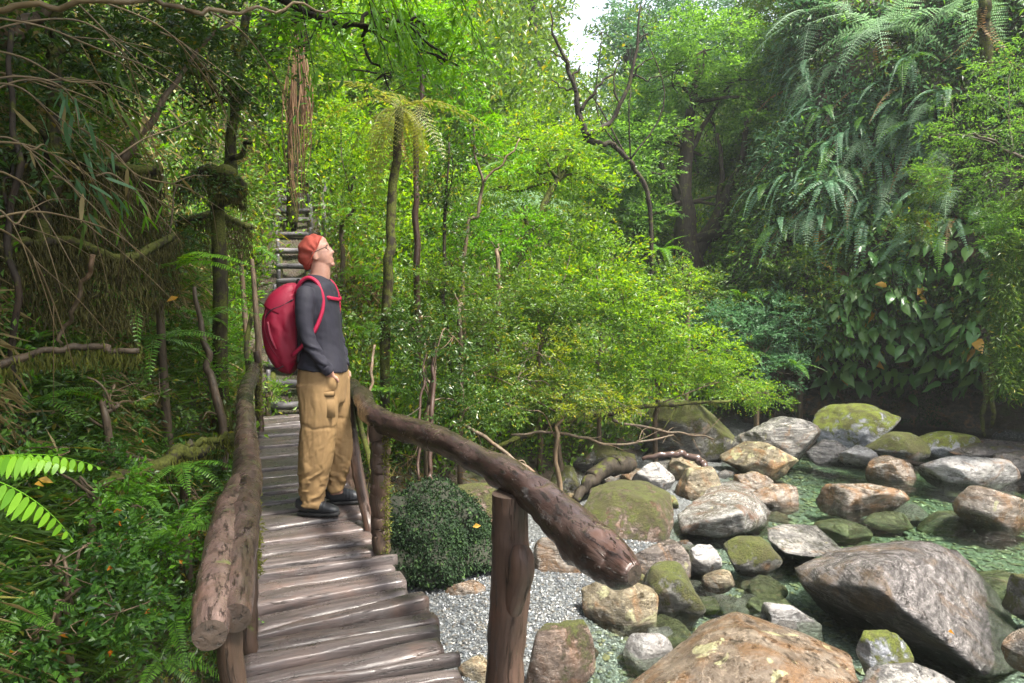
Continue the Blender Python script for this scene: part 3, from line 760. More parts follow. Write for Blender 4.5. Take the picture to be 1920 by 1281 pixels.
# ================================================================== BOULDERS
def sphere_dirs(sub):
    bm = bmesh.new(); bmesh.ops.create_icosphere(bm, subdivisions=sub, radius=1.0)
    V = np.array([v.co[:] for v in bm.verts]); F = np.array([[v.index for v in f.verts] for f in bm.faces]); bm.free()
    return unit(V), F
SPH = {k: sphere_dirs(k) for k in (3, 4, 5, 6)}
RM = {
 'slab': rock_mat('slab_rock', (0.073, 0.065, 0.064), (0.245, 0.221, 0.214), 0.35, 0.30, 0.0, 0.20, 9.0, (0.9, 0.5, 0.3), rustc=((0.085, 0.055, 0.032), (0.18, 0.12, 0.075)), side=1.0),
 'brown': rock_mat('brown_rock', (0.115, 0.081, 0.054), (0.247, 0.194, 0.144), 0.55, 0.0, 0.45, 0.34, 1.6, (0.3, 0.6, 0.2), rustc=((0.09, 0.045, 0.02), (0.22, 0.12, 0.05))),
 'grey': rock_mat('grey_rock', (0.121, 0.113, 0.113), (0.389, 0.367, 0.340), 0.2, 0.15, 0.15, 0.35, 6.0, (0.8, 0.3, 0.5)),
 'stripe': rock_mat('striped_rock', (0.131, 0.124, 0.119), (0.403, 0.379, 0.344), 0.2, 0.2, 0.1, 0.35, 9.0, (1.1, 0.5, 0.4)),
 'white': rock_mat('white_rock', (0.313, 0.295, 0.288), (0.544, 0.512, 0.482), 0.25, 0.0, 0.0, 0.35, 4.0, (0.6, 0.3, 0.5)),
 'wet': rock_mat('wet_rock', (0.13, 0.115, 0.10), (0.37, 0.36, 0.34), 0.40, 0.0, 0.1, 0.16, 5.0, (0.3, 0.2, 0.1), rustc=((0.10, 0.045, 0.03), (0.22, 0.11, 0.06))),
 'rust': rock_mat('rust_rock', (0.140, 0.105, 0.079), (0.346, 0.295, 0.245), 0.55, 0.1, 0.15, 0.25, 4.0, rustc=((0.13, 0.065, 0.025), (0.27, 0.14, 0.055))),
 'ochre': rock_mat('ochre_rock', (0.140, 0.109, 0.065), (0.313, 0.264, 0.173), 0.45, 0.12, 0.5, 0.4, 3.0),
 'moss': rock_mat('mossy_rock', (0.12, 0.115, 0.10), (0.30, 0.29, 0.26), 0.35, 0.74, 0.15, 0.45, 3.0),
 'mossbrown': rock_mat('mossy_brown_rock', (0.13, 0.09, 0.07), (0.25, 0.18, 0.14), 0.5, 0.58, 0.1, 0.3, 3.0, rustc=((0.10, 0.055, 0.03), (0.24, 0.13, 0.08))),
 'mossgrey': rock_mat('moss_topped_grey_rock', (0.24, 0.25, 0.28), (0.42, 0.43, 0.47), 0.1, 0.66, 0.1, 0.45, 3.0, mossc=((0.09, 0.13, 0.01), (0.30, 0.36, 0.03))),
 'dark': rock_mat('dark_rock', (0.05, 0.045, 0.045), (0.13, 0.115, 0.11), 0.3, 0.3, 0.0, 0.3, 5.0),
 'algae': rock_mat('algae_rock', (0.13, 0.15, 0.05), (0.30, 0.31, 0.12), 0.3, 0.35, 0.3, 0.6, 2.0, mossc=((0.08, 0.11, 0.02), (0.24, 0.26, 0.05))),
 'purple': rock_mat('purple_brown_rock', (0.09, 0.07, 0.06), (0.20, 0.165, 0.14), 0.35, 0.12, 0.25, 0.22, 4.0),
}
def rock_from_planes(dirs, N, H, p=16.0):
    d = np.clip((dirs @ N.T) / H[None, :], 1e-6, None)
    mxd = d.max(1, keepdims=True)
    return ((d / mxd) ** p).sum(1) ** (-1.0 / p) / mxd[:, 0]
def boulder(label, mt, box=None, d=None, kd=0.85, hull=None, seed=0, sub=5, sharp=70.0, rough=0.045, zb=None, ratio=None, spin=None, name='boulder', strata=0.0, group=None, nplanes=13):
    """box: picture extent; d: depth of the rock's centre. hull: corner points as (px, py, depth)"""
    r = np.random.RandomState(seed * 7 + 3)
    dirs, F = SPH[sub]
    if hull is not None:
        pts = np.array([P(*h) for h in hull])
        bm = bmesh.new()
        for q_ in pts: bm.verts.new(q_)
        bmesh.ops.convex_hull(bm, input=bm.verts)
        bm.normal_update(); bm.faces.ensure_lookup_table()
        c = pts.mean(0)
        N = np.array([f.normal[:] for f in bm.faces if f.calc_area() > 1e-6]); Cf = np.array([f.calc_center_median()[:] for f in bm.faces if f.calc_area() > 1e-6]); bm.free()
        H = ((Cf - c) * N).sum(1)
        N[H < 0] *= -1; H = np.abs(H) + 1e-3
        rad = rock_from_planes(dirs, N, H, sharp)
        V = dirs * rad[:, None]
        size = float(np.ptp(pts, axis=0).mean()) / 2
    else:
        x0, y0, x1, y1 = box
        gx_, gy_ = (x1 - x0) * 0.07, (y1 - y0) * 0.07; x0 -= gx_; x1 += gx_; y0 -= gy_; y1 += gy_
        a = (x1 - x0) / 2 * d / FPX; cc = (y1 - y0) / 2 * d / FPX; bb = a * kd
        c = P((x0 + x1) / 2, (y0 + y1) / 2, d)
        N = unit(r.randn(nplanes, 3)); H = 0.62 + 0.38 * r.rand(nplanes)
        N = np.vstack([N, [[0, 0, 1], [0, 0, -1]]]); H = np.append(H, [0.86, 0.8])
        rad = rock_from_planes(dirs, N, H, sharp)
        V = dirs * np.minimum(rad, 1.12)[:, None]
        if spin is None: spin = r.uniform(0, 6.28)
        V = V / np.maximum(np.abs(V).max(0), 1e-6) * np.array((a, bb, cc))
        size = (a + bb + cc) / 3
    nrm = unit(V / np.array((1, 1, 1)))
    f1 = fbm(V / size * 1.3 + seed * 5.1, 4, seed)
    f2 = fbm(V / size * 5.0 + seed * 2.1, 3, seed + 5)
    V = V + nrm * (size * rough * (f1 * 1.2 + 0.45 * f2 - 0.5 * np.abs(f2)))[:, None]
    if strata:
        ax = unit(np.array((0.3, -0.45, 0.84)))
        k = V @ ax / size
        V = V + nrm * (size * strata * np.abs((k * 4.5 + 0.4 * f1) % 1 - 0.5))[:, None]
    me = make_mesh(name, V, F, RM[mt], True)
    o = obj(name, me, None, c)
    return tag(o, label, 'rock' if name != 'boulder' else 'boulder', group)
BD = []
def bx(label, mt, box, d, **k):
    k.setdefault('seed', len(BD) + 11)
    o = boulder(label, mt, box=box, d=d, **k); BD.append(o); return o
# hero rocks
BD.append(boulder('huge tilted grey and brown slab boulder jutting over the stream at right', 'slab', hull=[
    (1487, 1066, 6.5), (1560, 1030, 7.0), (1690, 1013, 7.3), (1735, 1012, 7.3), (1800, 1034, 7.1), (1870, 1110, 6.6), (1930, 1200, 5.9), (1922, 1255, 5.3),
    (1642, 1062, 5.75), (1652, 1105, 5.45), (1500, 1095, 6.3), (1535, 1140, 6.3), (1600, 1200, 6.2), (1700, 1250, 5.9), (1850, 1268, 4.95), (1760, 1190, 5.1), (1840, 1300, 6.3)],
    seed=2, sub=6, sharp=220, rough=0.022, strata=0.03))
BD.append(boulder('large brown boulder with pale lichen patches rising at the bottom edge', 'brown', hull=[
    (1380, 1147, 5.15), (1330, 1165, 5.3), (1165, 1290, 4.7), (1130, 1360, 4.3), (1240, 1400, 4.0), (1500, 1400, 3.9), (1640, 1330, 4.2), (1600, 1225, 4.85), (1490, 1175, 5.25), (1420, 1152, 5.4), (1300, 1250, 4.5), (1450, 1230, 4.4), (1350, 1300, 6.0), (1560, 1330, 5.6), (1200, 1420, 5.0), (1290, 1500, 4.7), (1500, 1490, 4.7), (1400, 1480, 5.2)],
    seed=3, sub=6, sharp=90, rough=0.022))
BD.append(boulder('wet white-topped boulder with rusty brown sides in midstream', 'wet', hull=[
    (1262, 965, 8.3), (1300, 935, 8.9), (1340, 905, 9.6), (1372, 898, 9.9), (1415, 915, 9.6), (1450, 960, 8.9), (1445, 985, 8.5), (1400, 1000, 7.9), (1320, 975, 7.75), (1275, 1003, 7.9), (1350, 1012, 7.85), (1290, 1000, 8.6), (1420, 1005, 8.9), (1390, 960, 7.8)],
    seed=4, sub=6, sharp=60, rough=0.04))
BD.append(boulder('big domed brown boulder with yellow moss on its crown beyond the handrail', 'mossbrown', hull=[
    (1090, 960, 8.2), (1105, 915, 8.9), (1160, 897, 9.3), (1215, 900, 9.3), (1258, 925, 8.8), (1266, 975, 8.2), (1255, 1028, 7.7), (1190, 1025, 7.6), (1120, 1010, 7.7), (1095, 990, 8.0), (1150, 920, 8.2), (1225, 940, 7.9), (1200, 1020, 9.2), (1120, 1000, 9.2)],
    seed=5, sub=6, sharp=39, rough=0.03))
BD.append(boulder('slanted grey slab with a sheer dark face standing in the shallow water', 'stripe', hull=[
    (1438, 990, 7.7), (1470, 982, 8.1), (1530, 984, 8.3), (1572, 1022, 7.8), (1590, 1040, 7.4), (1512, 1045, 7.0), (1475, 1040, 7.1), (1440, 1012, 7.4), (1540, 1040, 8.0), (1455, 1030, 8.0)],
    seed=6, sub=6, sharp=200, rough=0.02, strata=0.02))
bx('small upright grey stone with green moss wedged under the huge slab', 'mossgrey', (1603, 1195, 1705, 1285), 4.95, kd=0.8)
bx('pointed brown rock streaked with yellow moss beside the stout near post', 'mossbrown', (978, 1168, 1108, 1330), 4.75, kd=0.7, sharp=46)
bx('pale ochre and orange rock lying on the edge of the gravel', 'ochre', (1098, 1088, 1232, 1245), 5.9, kd=0.8, sharp=43)
bx('moss-faced ochre rock with a grey patch at the water edge', 'moss', (1208, 1072, 1322, 1188), 6.2, kd=0.8, sharp=43)
bx('dark purple-brown rock just past the end of the thick handrail', 'purple', (1172, 1022, 1288, 1112), 6.8, kd=0.8)
bx('flat-topped orange-brown rock half hidden behind the thick handrail', 'rust', (1003, 1005, 1112, 1105), 6.9, kd=0.8)
bx('small white quartz-like wedge rock in the shallows left of the mossy stone', 'white', (1278, 1020, 1348, 1078), 6.9, kd=0.7, sharp=40)
bx('low grey stone with an olive moss side in the shallow water', 'moss', (1352, 1014, 1456, 1070), 7.1, kd=0.7)
bx('long low orange and white rock washed by the stream', 'rust', (1525, 912, 1690, 962), 9.2, kd=0.5)
bx('rusty orange rock at the right of the green mossy bank, by the dark log', 'rust', (1630, 862, 1728, 915), 10.6, kd=0.7)
bx('bright white quartz boulder on the far side of the pool', 'white', (1735, 858, 1895, 922), 10.5, kd=0.6, sharp=30)
bx('orange-topped grey boulder at the right edge of the pool', 'rust', (1800, 915, 1945, 1008), 8.6, kd=0.7, sharp=46)
bx('rounded grey boulder with vivid green moss in front of the dark cave', 'mossgrey', (1530, 768, 1680, 850), 12.6, kd=0.8, sharp=25)
bx('striped grey and white slab leaning at the head of the rocks', 'stripe', (1372, 788, 1532, 875), 11.6, kd=0.6, sharp=34, strata=0.06)
bx('pale ochre rock in front of the striped slab', 'ochre', (1362, 833, 1502, 893), 10.9, kd=0.7)
bx('large mossy boulder with a bare white top below the bushes', 'moss', (1180, 762, 1368, 858), 11.8, kd=0.7, sharp=36)
bx('oval greenish-grey stone resting among branches under the large mossy boulder', 'ochre', (1240, 852, 1312, 920), 10.4, kd=0.7)
bx('round dark grey stone with moss at the foot of the bank', 'moss', (1018, 815, 1092, 882), 10.6, kd=0.8)
bx('cushion-like rock wholly covered in bright moss', 'moss', (1072, 828, 1158, 890), 10.4, kd=0.8, sharp=21)
bx('small mossy stone behind the curve of the handrail', 'moss', (1035, 880, 1095, 940), 9.4, kd=0.8, sharp=21)
bx('light grey stone right of the domed brown boulder, behind it', 'white', (1188, 874, 1264, 925), 9.7, kd=0.7)
bx('thin pale slab tilted on edge left of the wet white-topped boulder', 'ochre', (1268, 882, 1348, 962), 9.5, kd=0.5, sharp=34)
bx('small reddish stone behind the wet white-topped boulder', 'rust', (1378, 888, 1442, 935), 10.0, kd=0.7)
bx('flat reddish ledge stone touching the water right of the wet boulder', 'rust', (1405, 912, 1505, 956), 9.3, kd=0.6, sharp=34)
bx('smooth blue-grey stone left below the green mossy boulder', 'grey', (1512, 828, 1595, 870), 11.7, kd=0.7)
bx('fractured pale grey stone below the green mossy boulder', 'white', (1576, 838, 1642, 875), 11.4, kd=0.7, sharp=34)
bx('low green moss bank stone right of the green mossy boulder', 'moss', (1628, 818, 1732, 872), 11.9, kd=0.7, sharp=21)
bx('low brown and grey rock with a moss rim before the cave', 'mossgrey', (1712, 814, 1840, 866), 12.1, kd=0.6, sharp=25)
bx('flat grey ledge with moss reaching the right edge of the pool', 'dark', (1780, 832, 1990, 868), 11.8, kd=0.5, sharp=30)
bx('black wet overhanging rock at the far right of the pool', 'dark', (1868, 852, 1985, 905), 10.9, kd=0.7)
bx('brown pointed rock left of the green mossy boulder', 'grey', (1500, 802, 1548, 842), 12.9, kd=0.8)
bx('orange and white angular rock between the two largest boulders', 'white', (1428, 1136, 1535, 1225), 5.9, kd=0.7, sharp=34)
bx('small white and orange rock at the tip of the large brown boulder', 'white', (1155, 1198, 1262, 1268), 5.35, kd=0.7, sharp=30)
bx('little rounded grey stone between the ochre rock and the mossy one', 'grey', (1205, 1178, 1262, 1222), 5.7, kd=0.7, sharp=18)
bx('dark rock at the right edge above the slab', 'moss', (1888, 1082, 1965, 1165), 6.0, kd=0.8)
bx('orange-grey rock in the bottom right corner', 'rust', (1890, 1188, 1990, 1262), 4.8, kd=0.7)
bx('pale strip of rock along the bottom edge under the slab', 'grey', (1615, 1264, 1800, 1320), 4.3, kd=0.6)
bx('small rust-coloured rock on the gravel below the ivy boulder', 'rust', (833, 1092, 912, 1142), 6.4, kd=0.7)
bx('pale flat rock beside the right ends of the nearest planks', 'ochre', (850, 1232, 935, 1310), 4.9, kd=0.8)
bx('green algae-covered rock submerged at the right of the pool', 'algae', (1800, 1035, 1960, 1110), 7.0, kd=0.8, zb=1, sharp=18)
bx('yellow-green submerged rock beside the orange-topped boulder', 'algae', (1728, 962, 1835, 1008), 8.9, kd=0.6, sharp=18)
bx('broad olive submerged rock in the middle of the pool', 'algae', (1530, 968, 1625, 1006), 8.6, kd=0.7, sharp=18)
bx('olive submerged rock left of the deepest green water', 'algae', (1620, 970, 1710, 1000), 8.9, kd=0.6, sharp=18)
bx('yellowish flat rock just under the surface beside the huge slab', 'algae', (1398, 1098, 1482, 1140), 6.35, kd=0.7, sharp=21)
bx('brown mossy lump on the bank behind the ivy boulder', 'mossbrown', (830, 905, 1000, 1010), 7.9, kd=0.7, sharp=18)
bx('small yellow stone standing left of the small upright mossy stone', 'ochre', (1318, 1075, 1380, 1110), 6.6, kd=0.7)
bx('low mossy hump where the bank meets the large mossy boulder', 'moss', (1100, 785, 1200, 850), 11.9, kd=0.8, sharp=18)
bx('mossy stone half sunk in the bank under the shrubs', 'moss', (1120, 842, 1190, 892), 10.3, kd=0.8, sharp=21)
# sink: make the submerged ones sit under the water line
for o in BD:
    if 'submerged' in o['label'] or 'under the surface' in o['label']:
        zmax = max(v.co.z for v in o.data.vertices)
        o.location.z = WZ - 0.035 - zmax
# scattered small stones near and in the water
rs = np.random.RandomState(77)
rows = []
for k in range(230):
    x = rs.uniform(0.2, 8.0); y = 4.8 + 8.7 * rs.rand() ** 1.2
    z = float(terrain(x, y))
    if z > -1.2: continue
    if x > 1.2 + 0.25 * y and rs.rand() < 0.85: continue
    rows.append((x, y, z))
SMALL = {}
for kk, mt in enumerate(['grey', 'rust', 'ochre', 'white', 'algae', 'stripe']):
    for v in range(2):
        dirs, F = SPH[4]
        r = np.random.RandomState(kk * 9 + v)
        rad = rock_from_planes(dirs, unit(r.randn(14, 3)), 0.7 + 0.3 * r.rand(14), 22)
        V = dirs * np.minimum(rad, 1.12)[:, None] * np.array((1, 0.8, 0.62)); V += unit(V) * (0.05 * fbm(V * 2 + kk, 4, kk))[:, None]
        SMALL[(kk, v)] = make_mesh('stone', V, F, RM[mt], True)
names6 = ['grey', 'rust-brown', 'ochre', 'whitish', 'olive algae-covered', 'banded']
used_ = {}
rows = sorted(rows[:75], key=lambda q: q[1])
BC = [(np.array(o.location), o['label']) for o in BD]
def short(lb):
    w = lb.split()
    for stop in ('in', 'with', 'lying', 'standing', 'beside', 'under', 'rising', 'jutting', 'wedged', 'behind', 'at', 'on', 'washed', 'resting', 'half', 'just', 'leaning', 'below', 'left', 'right', 'of', 'beyond', 'before', 'reaching', 'between', 'streaked', 'along', 'where', 'wholly', 'tilted', 'touching', 'above', 'submerged'):
        if stop in w[2:]: w = w[:w.index(stop, 2)]
    return ' '.join(w[:7])
for i, (x, y, z) in enumerate(rows):
    kk = int(rs.randint(6)); s_ = (0.08 + 0.16 * rs.rand() ** 1.5) * (0.75 + y * 0.05)
    o = obj('stone', SMALL[(kk, i % 2)], None, (x, y, z + s_ * 0.22), (rs.uniform(-.3, .3), rs.uniform(-.3, .3), rs.uniform(0, 6.28)), s_)
    dd_, lb_ = min((float(np.linalg.norm(c_[:2] - np.array((x, y)))), l_) for c_, l_ in BC)
    c_ = [c for c, l in BC if l == lb_][0]
    side_ = 'in front of' if y < c_[1] - 0.25 else ('behind' if y > c_[1] + 0.25 else ('left of' if x < c_[0] else 'right of'))
    lab_ = f'loose {names6[kk]} stone {side_} the {short(lb_)}'
    used_.setdefault(lab_, []).append(o)
    tag(o, lab_ + ('' if len(used_[lab_]) == 1 else ', ' + ['', 'the farther one', 'the third one', 'the fourth one', 'the fifth one'][min(4, len(used_[lab_]) - 1)]), 'stone', 'loose stones in the stream bed')
# ivy-covered boulder
ivy = thing('boulder', 'large rounded boulder smothered in tiny dark green creeping leaves beside the deck', 'boulder', P(824, 1006, 7.0))
dirs, F = SPH[5]
V = dirs * np.array((0.70, 0.55, 0.35)); r_ = np.random.RandomState(4)
rad = rock_from_planes(dirs, unit(r_.randn(14, 3)), 0.7 + 0.3 * r_.rand(14), 16); V = V * rad[:, None] / rad.mean()
V += unit(V) * (0.17 * fbm(V * 2.6, 4, 2))[:, None]
V[:, 2] -= 0.10 * np.clip(V[:, 0], -1, 1)
obj('rock', make_mesh('rock', V, F, simple_mat('creeper_soil', (0.02, 0.022, 0.012), 0.9, 0.5, 18, 0.5), True), ivy)
idx = np.where(V[:, 2] > -0.27)[0]
r_ = np.random.RandomState(8); pick = idx[r_.randint(0, len(idx), 34000)]
C = V[pick] * (1.0 + 0.05 * r_.rand(len(pick), 1)) + 0.018 * r_.randn(len(pick), 3)
NN = unit(V[pick]) + 0.5 * r_.randn(len(pick), 3)
DD = np.array((0, 0, -1.0)) + 0.8 * r_.randn(len(pick), 3)
tag(obj('leaf_cover', make_mesh('leaf_cover', *leaf_geo(C, DD, NN, 0.022 + 0.028 * r_.rand(len(pick)) ** 2, 0.022 + 0.008 * r_.rand(len(pick))), M['ivy']), ivy), kind='stuff')
lf = leaf_geo(np.array([(0, 0, 0)]), np.array([(1, 0, 0.1)]), np.array([(0, 0, 1.0)]), 0.09, 0.05)
fl = make_mesh('fallen_leaf', *lf, M['broad_yellow'])
for k, (a, b_, d_, lab) in enumerate([(886, 988, 6.35, 'single yellow leaf caught on the creeper-covered boulder'), (1880 - 90, 1190, 5.05, 'small red fallen leaf lying on the huge slab')]):
    tag(obj('fallen_leaf', fl, None, P(a, b_, d_), (0.9, 0.2 * k, 0.5 + k)), lab, 'leaf')

# ================================================================== PERSON
PD = 4.55; PK = PD / FPX
PX0 = (605 - 960) * PK
def W(px, py, y=0.0): return np.array(((px - 605) * PK, y, CAMZ - (py - HY) * PK))
def remesh(parts, voxel, smooth=4):
    G = Geo()
    for V, F in parts: G.add(V, F)
    me0 = G.mesh('tmp', None)
    o = bpy.data.objects.new('tmp', me0); COL.objects.link(o)
    mm = o.modifiers.new('r', 'REMESH'); mm.mode = 'VOXEL'; mm.voxel_size = voxel
    sm = o.modifiers.new('s', 'SMOOTH'); sm.iterations = smooth; sm.factor = 0.5
    dg = bpy.context.evaluated_depsgraph_get(); dg.update()
    me = bpy.data.meshes.new_from_object(o.evaluated_get(dg))
    V = np.empty(len(me.vertices) * 3, np.float32); me.vertices.foreach_get('co', V)
    Nn = np.empty(len(me.vertices) * 3, np.float32); me.vertices.foreach_get('normal', Nn)
    bpy.data.objects.remove(o); bpy.data.meshes.remove(me0)
    return me, V.reshape(-1, 3).astype(float), Nn.reshape(-1, 3).astype(float)
def finish(me, V, name, m):
    me.vertices.foreach_set('co', V.astype(np.float32).ravel())
    me.polygons.foreach_set('use_smooth', np.ones(len(me.polygons), bool))
    me.materials.clear()
    for x in (m if isinstance(m, list) else [m]): me.materials.append(x)
    me.name = name; me.update(); return me
def rings(rows, yo=0.0, sides=24, power=2.3):
    """rows: centre px, row, half width px, half depth m (y)[, y offset]"""
    path = np.array([W(a[0], a[1], yo + (a[4] if len(a) > 4 else 0)) for a in rows])
    q = spline(np.hstack([path, np.array([[a[2] * PK, a[3]] for a in rows])]), len(rows) * 4)
    return sweep(q[:, :3], q[:, 3], q[:, 4], ref=(0, 1, 0), sides=sides, power=power)

def fabric(name, col, rough=0.8, sheen=0.0, var=0.12):
    m, nt, out = mat(name); g = NT(nt)
    co = g.n('ShaderNodeTexCoord').outputs['Object']
    f = g.noise(co, 9, 5); w = g.noise(co, 320, 2)
    c = g.ramp(f, [(0.3, tuple(x * (1 - var) for x in col)), (0.7, tuple(x * (1 + var) for x in col))])
    b = g.n('ShaderNodeBsdfPrincipled'); g.link(c, b.inputs['Base Color']); b.inputs['Roughness'].default_value = rough
    b.inputs['Sheen Weight'].default_value = sheen
    g.link(g.bump(g.math('ADD', f, g.math('MULTIPLY', w, 0.4)), 0.3, 0.004), b.inputs['Normal'])
    g.link(b.outputs[0], out.inputs[0]); return m
M['shirt'] = fabric('charcoal_shirt_fabric', (0.021, 0.020, 0.032), 0.75, 0.0)
M['khaki'] = fabric('khaki_fabric', (0.29, 0.18, 0.078), 0.85, 0.0)
M['crimson'] = fabric('crimson_nylon', (0.27, 0.004, 0.030), 0.6, 0.0)
M['crimson_dark'] = fabric('dark_crimson_nylon', (0.15, 0.003, 0.02), 0.6)
M['pink'] = fabric('pink_strap_webbing', (0.45, 0.012, 0.06), 0.6)
M['scarf'] = fabric('orange_red_scarf_cloth', (0.40, 0.075, 0.05), 0.85, 0.0)
M['scarf_print'] = fabric('scarf_print_cloth', (0.25, 0.05, 0.05), 0.75)
M['shoe'] = fabric('black_shoe_leather', (0.022, 0.024, 0.028), 0.5)
M['sole'] = fabric('rubber_sole', (0.012, 0.012, 0.013), 0.8)
M['black'] = simple_mat('black_webbing', (0.015, 0.013, 0.02), 0.6)
m, nt, out = mat('skin'); g = NT(nt)
b = g.n('ShaderNodeBsdfPrincipled'); co = g.n('ShaderNodeTexCoord').outputs['Object']
g.link(g.ramp(g.noise(co, 14, 4), [(0.3, (0.44, 0.22, 0.155)), (0.7, (0.56, 0.32, 0.24))]), b.inputs['Base Color'])
b.inputs['Roughness'].default_value = 0.5; b.inputs['Subsurface Weight'].default_value = 0.12; b.inputs['Subsurface Radius'].default_value = (0.01, 0.004, 0.002)
b.inputs['Subsurface Scale'].default_value = 0.5
g.link(b.outputs[0], out.inputs[0]); M['skin'] = m

person = thing('person', 'hiker in orange-red head wrap, dark long-sleeved shirt and khaki trousers looking up on the footbridge', 'person', (PX0, PD, 0.0))
# ---- body (one continuous surface) : head, neck, torso, arms with hands, legs
HC = W(599, 477)
th = R(17)
HR = np.array([[math.cos(th), 0, -math.sin(th)], [0, 1, 0], [math.sin(th), 0, math.cos(th)]])
def hd(p): return HC + HR @ np.array(p, float)
def hell(c, r, rot=None, **k):
    rr = HR if rot is None else HR @ rot
    return ellipsoid(hd(c), r, rr, **k)
def ry(a):
    a = R(a); return np.array([[math.cos(a), 0, math.sin(a)], [0, 1, 0], [-math.sin(a), 0, math.cos(a)]])
head = [hell((-0.012, 0, 0.035), (0.098, 0.077, 0.088), nu=28, nv=18), hell((0.020, 0, -0.02), (0.072, 0.066, 0.088)), hell((0.035, 0, -0.068), (0.050, 0.050, 0.038)),
        hell((0.072, 0, -0.094), (0.018, 0.022, 0.016)), hell((0.068, 0, 0.036), (0.018, 0.050, 0.014)), hell((0.060, 0, 0.07), (0.02, 0.045, 0.03)),
        hell((0.078, 0, -0.060), (0.014, 0.024, 0.009)), hell((0.078, 0, -0.072), (0.012, 0.021, 0.007)),
        hell((0.045, 0.036, -0.020), (0.028, 0.022, 0.024)), hell((0.045, -0.036, -0.020), (0.028, 0.022, 0.024)),
        hell((0.084, 0, 0.004), (0.016, 0.011, 0.032), ry(-22)), hell((0.098, 0, -0.018), (0.014, 0.013, 0.012)),
        hell((0.088, 0.012, -0.024), (0.010, 0.008, 0.008)), hell((0.088, -0.012, -0.024), (0.010, 0.008, 0.008))]
for sy in (-1, 1):
    head += [hell((-0.010, sy * 0.078, -0.014), (0.017, 0.008, 0.031), ry(12)), hell((-0.004, sy * 0.076, -0.038), (0.010, 0.007, 0.010))]
neck = [rings([(597, 540, 30, 0.085), (598, 528, 22, 0.072), (602, 515, 19, 0.064), (603, 500, 19, 0.060), (602, 488, 18, 0.056)])]
torso = [rings([(598, 532, 18, 0.10), (598, 545, 28, 0.165), (601, 575, 31, 0.165), (603, 610, 32, 0.155), (603, 650, 34, 0.145), (603, 690, 38, 0.155), (603, 735, 40, 0.16), (604, 760, 30, 0.14)])]
LEG_N = [(599, 715, 34, 0.085), (600, 760, 33, 0.083), (598, 800, 29, 0.072), (594, 850, 26, 0.064), (588, 900, 22, 0.056), (585, 940, 17, 0.046), (587, 955, 15, 0.042)]
LEG_F = [(612, 715, 33, 0.085), (619, 760, 28, 0.083), (624, 800, 25, 0.072), (626, 850, 21, 0.062), (622, 890, 17, 0.052), (618, 925, 14, 0.044), (619, 940, 13, 0.040)]
legs = [rings(LEG_N, -0.10), rings(LEG_F, 0.11)]
def arm(side, pts, radii):
    return tube(np.array([W(a, b_, side * y) for a, b_, y in pts]), radii, 16, 26)
ARM_N = [(588, 545, 0.165), (588, 562, 0.205), (588, 590, 0.225), (592, 622, 0.232), (604, 652, 0.222), (620, 678, 0.200), (630, 692, 0.172)]
ARM_F = [(602, 545, 0.165), (606, 565, 0.205), (610, 590, 0.225), (612, 622, 0.232), (622, 652, 0.210), (632, 676, 0.178), (636, 690, 0.150)]
arms = [arm(-1, ARM_N, [0.045, 0.05, 0.048, 0.042, 0.039, 0.031, 0.027]), arm(1, ARM_F, [0.045, 0.05, 0.048, 0.042, 0.039, 0.031, 0.027])]
hands = []
for side, A in ((-1, ARM_N), (1, ARM_F)):
    w0 = W(A[-1][0], A[-1][1], side * A[-1][2]); dirn = unit(np.array((-0.12, -side * 0.42, -0.90))); ac = np.array((0.99, 0, -0.12))
    pc = w0 + dirn * 0.05
    hands.append(sweep(np.array([w0, w0 + dirn * 0.03, pc + dirn * 0.02, pc + dirn * 0.045]), [0.027, 0.037, 0.043, 0.038], [0.022, 0.017, 0.016, 0.013], ref=(0, 1, 0.1), sides=12))
    for fi, (o_, ln) in enumerate(((-0.030, 0.062), (-0.010, 0.074), (0.010, 0.078), (0.030, 0.068))):
        b0 = pc + dirn * 0.03 + ac * o_
        k1 = b0 + dirn * ln * 0.55; k2 = k1 + unit(dirn + np.array((-0.1, -side * 0.5, 0))) * ln * 0.45
        hands.append(tube(np.array([b0 - dirn * 0.01, b0 + dirn * 0.012, k1, k2]), [0.0095, 0.0095, 0.0088, 0.007], 8, 10))
    tb = w0 + dirn * 0.03 + ac * 0.028
    hands.append(tube(np.array([tb - ac * 0.01, tb + ac * 0.022 + dirn * 0.018, tb + ac * 0.030 + dirn * 0.048]), [0.012, 0.011, 0.008], 8, 8))
me, V, Nn = remesh(head + neck + torso + legs + arms + hands, 0.0062, 2)
body = obj('body', finish(me, V, 'body', M['skin']), person)
# eyes, brows
for sy in (-1, 1):
    e_ = Geo().add(*hell((0.066, sy * 0.031, 0.014), (0.010, 0.011, 0.009), nu=12, nv=8))
    obj('eye', e_.mesh('eye', simple_mat('eye_dark', (0.03, 0.02, 0.015), 0.2), True), person)
# glasses
gl_ = Geo()
for sy in (-1, 1):
    t = np.linspace(0, 2 * np.pi, 18)
    ring = np.array([hd((0.086 - 0.006 * abs(math.cos(a)), sy * 0.033 + 0.025 * math.cos(a), 0.016 + 0.017 * math.sin(a))) for a in t])
    gl_.add(*sweep(ring, 0.0016, 0.0016, ref=(1, 0, 0), sides=6))
    gl_.add(*tube(np.array([hd((0.082, sy * 0.060, 0.020)), hd((0.04, sy * 0.078, 0.014)), hd((-0.012, sy * 0.084, 0.004)), hd((-0.02, sy * 0.083, -0.006))]), [0.0022] * 4, 6, 14))
gl_.add(*tube(np.array([hd((0.088, -0.01, 0.018)), hd((0.094, 0, 0.022)), hd((0.088, 0.01, 0.018))]), [0.0016] * 3, 6, 8))
eg = obj('eyeglasses', gl_.mesh('eyeglasses', simple_mat('dark_frame', (0.02, 0.02, 0.025), 0.3), True), person)
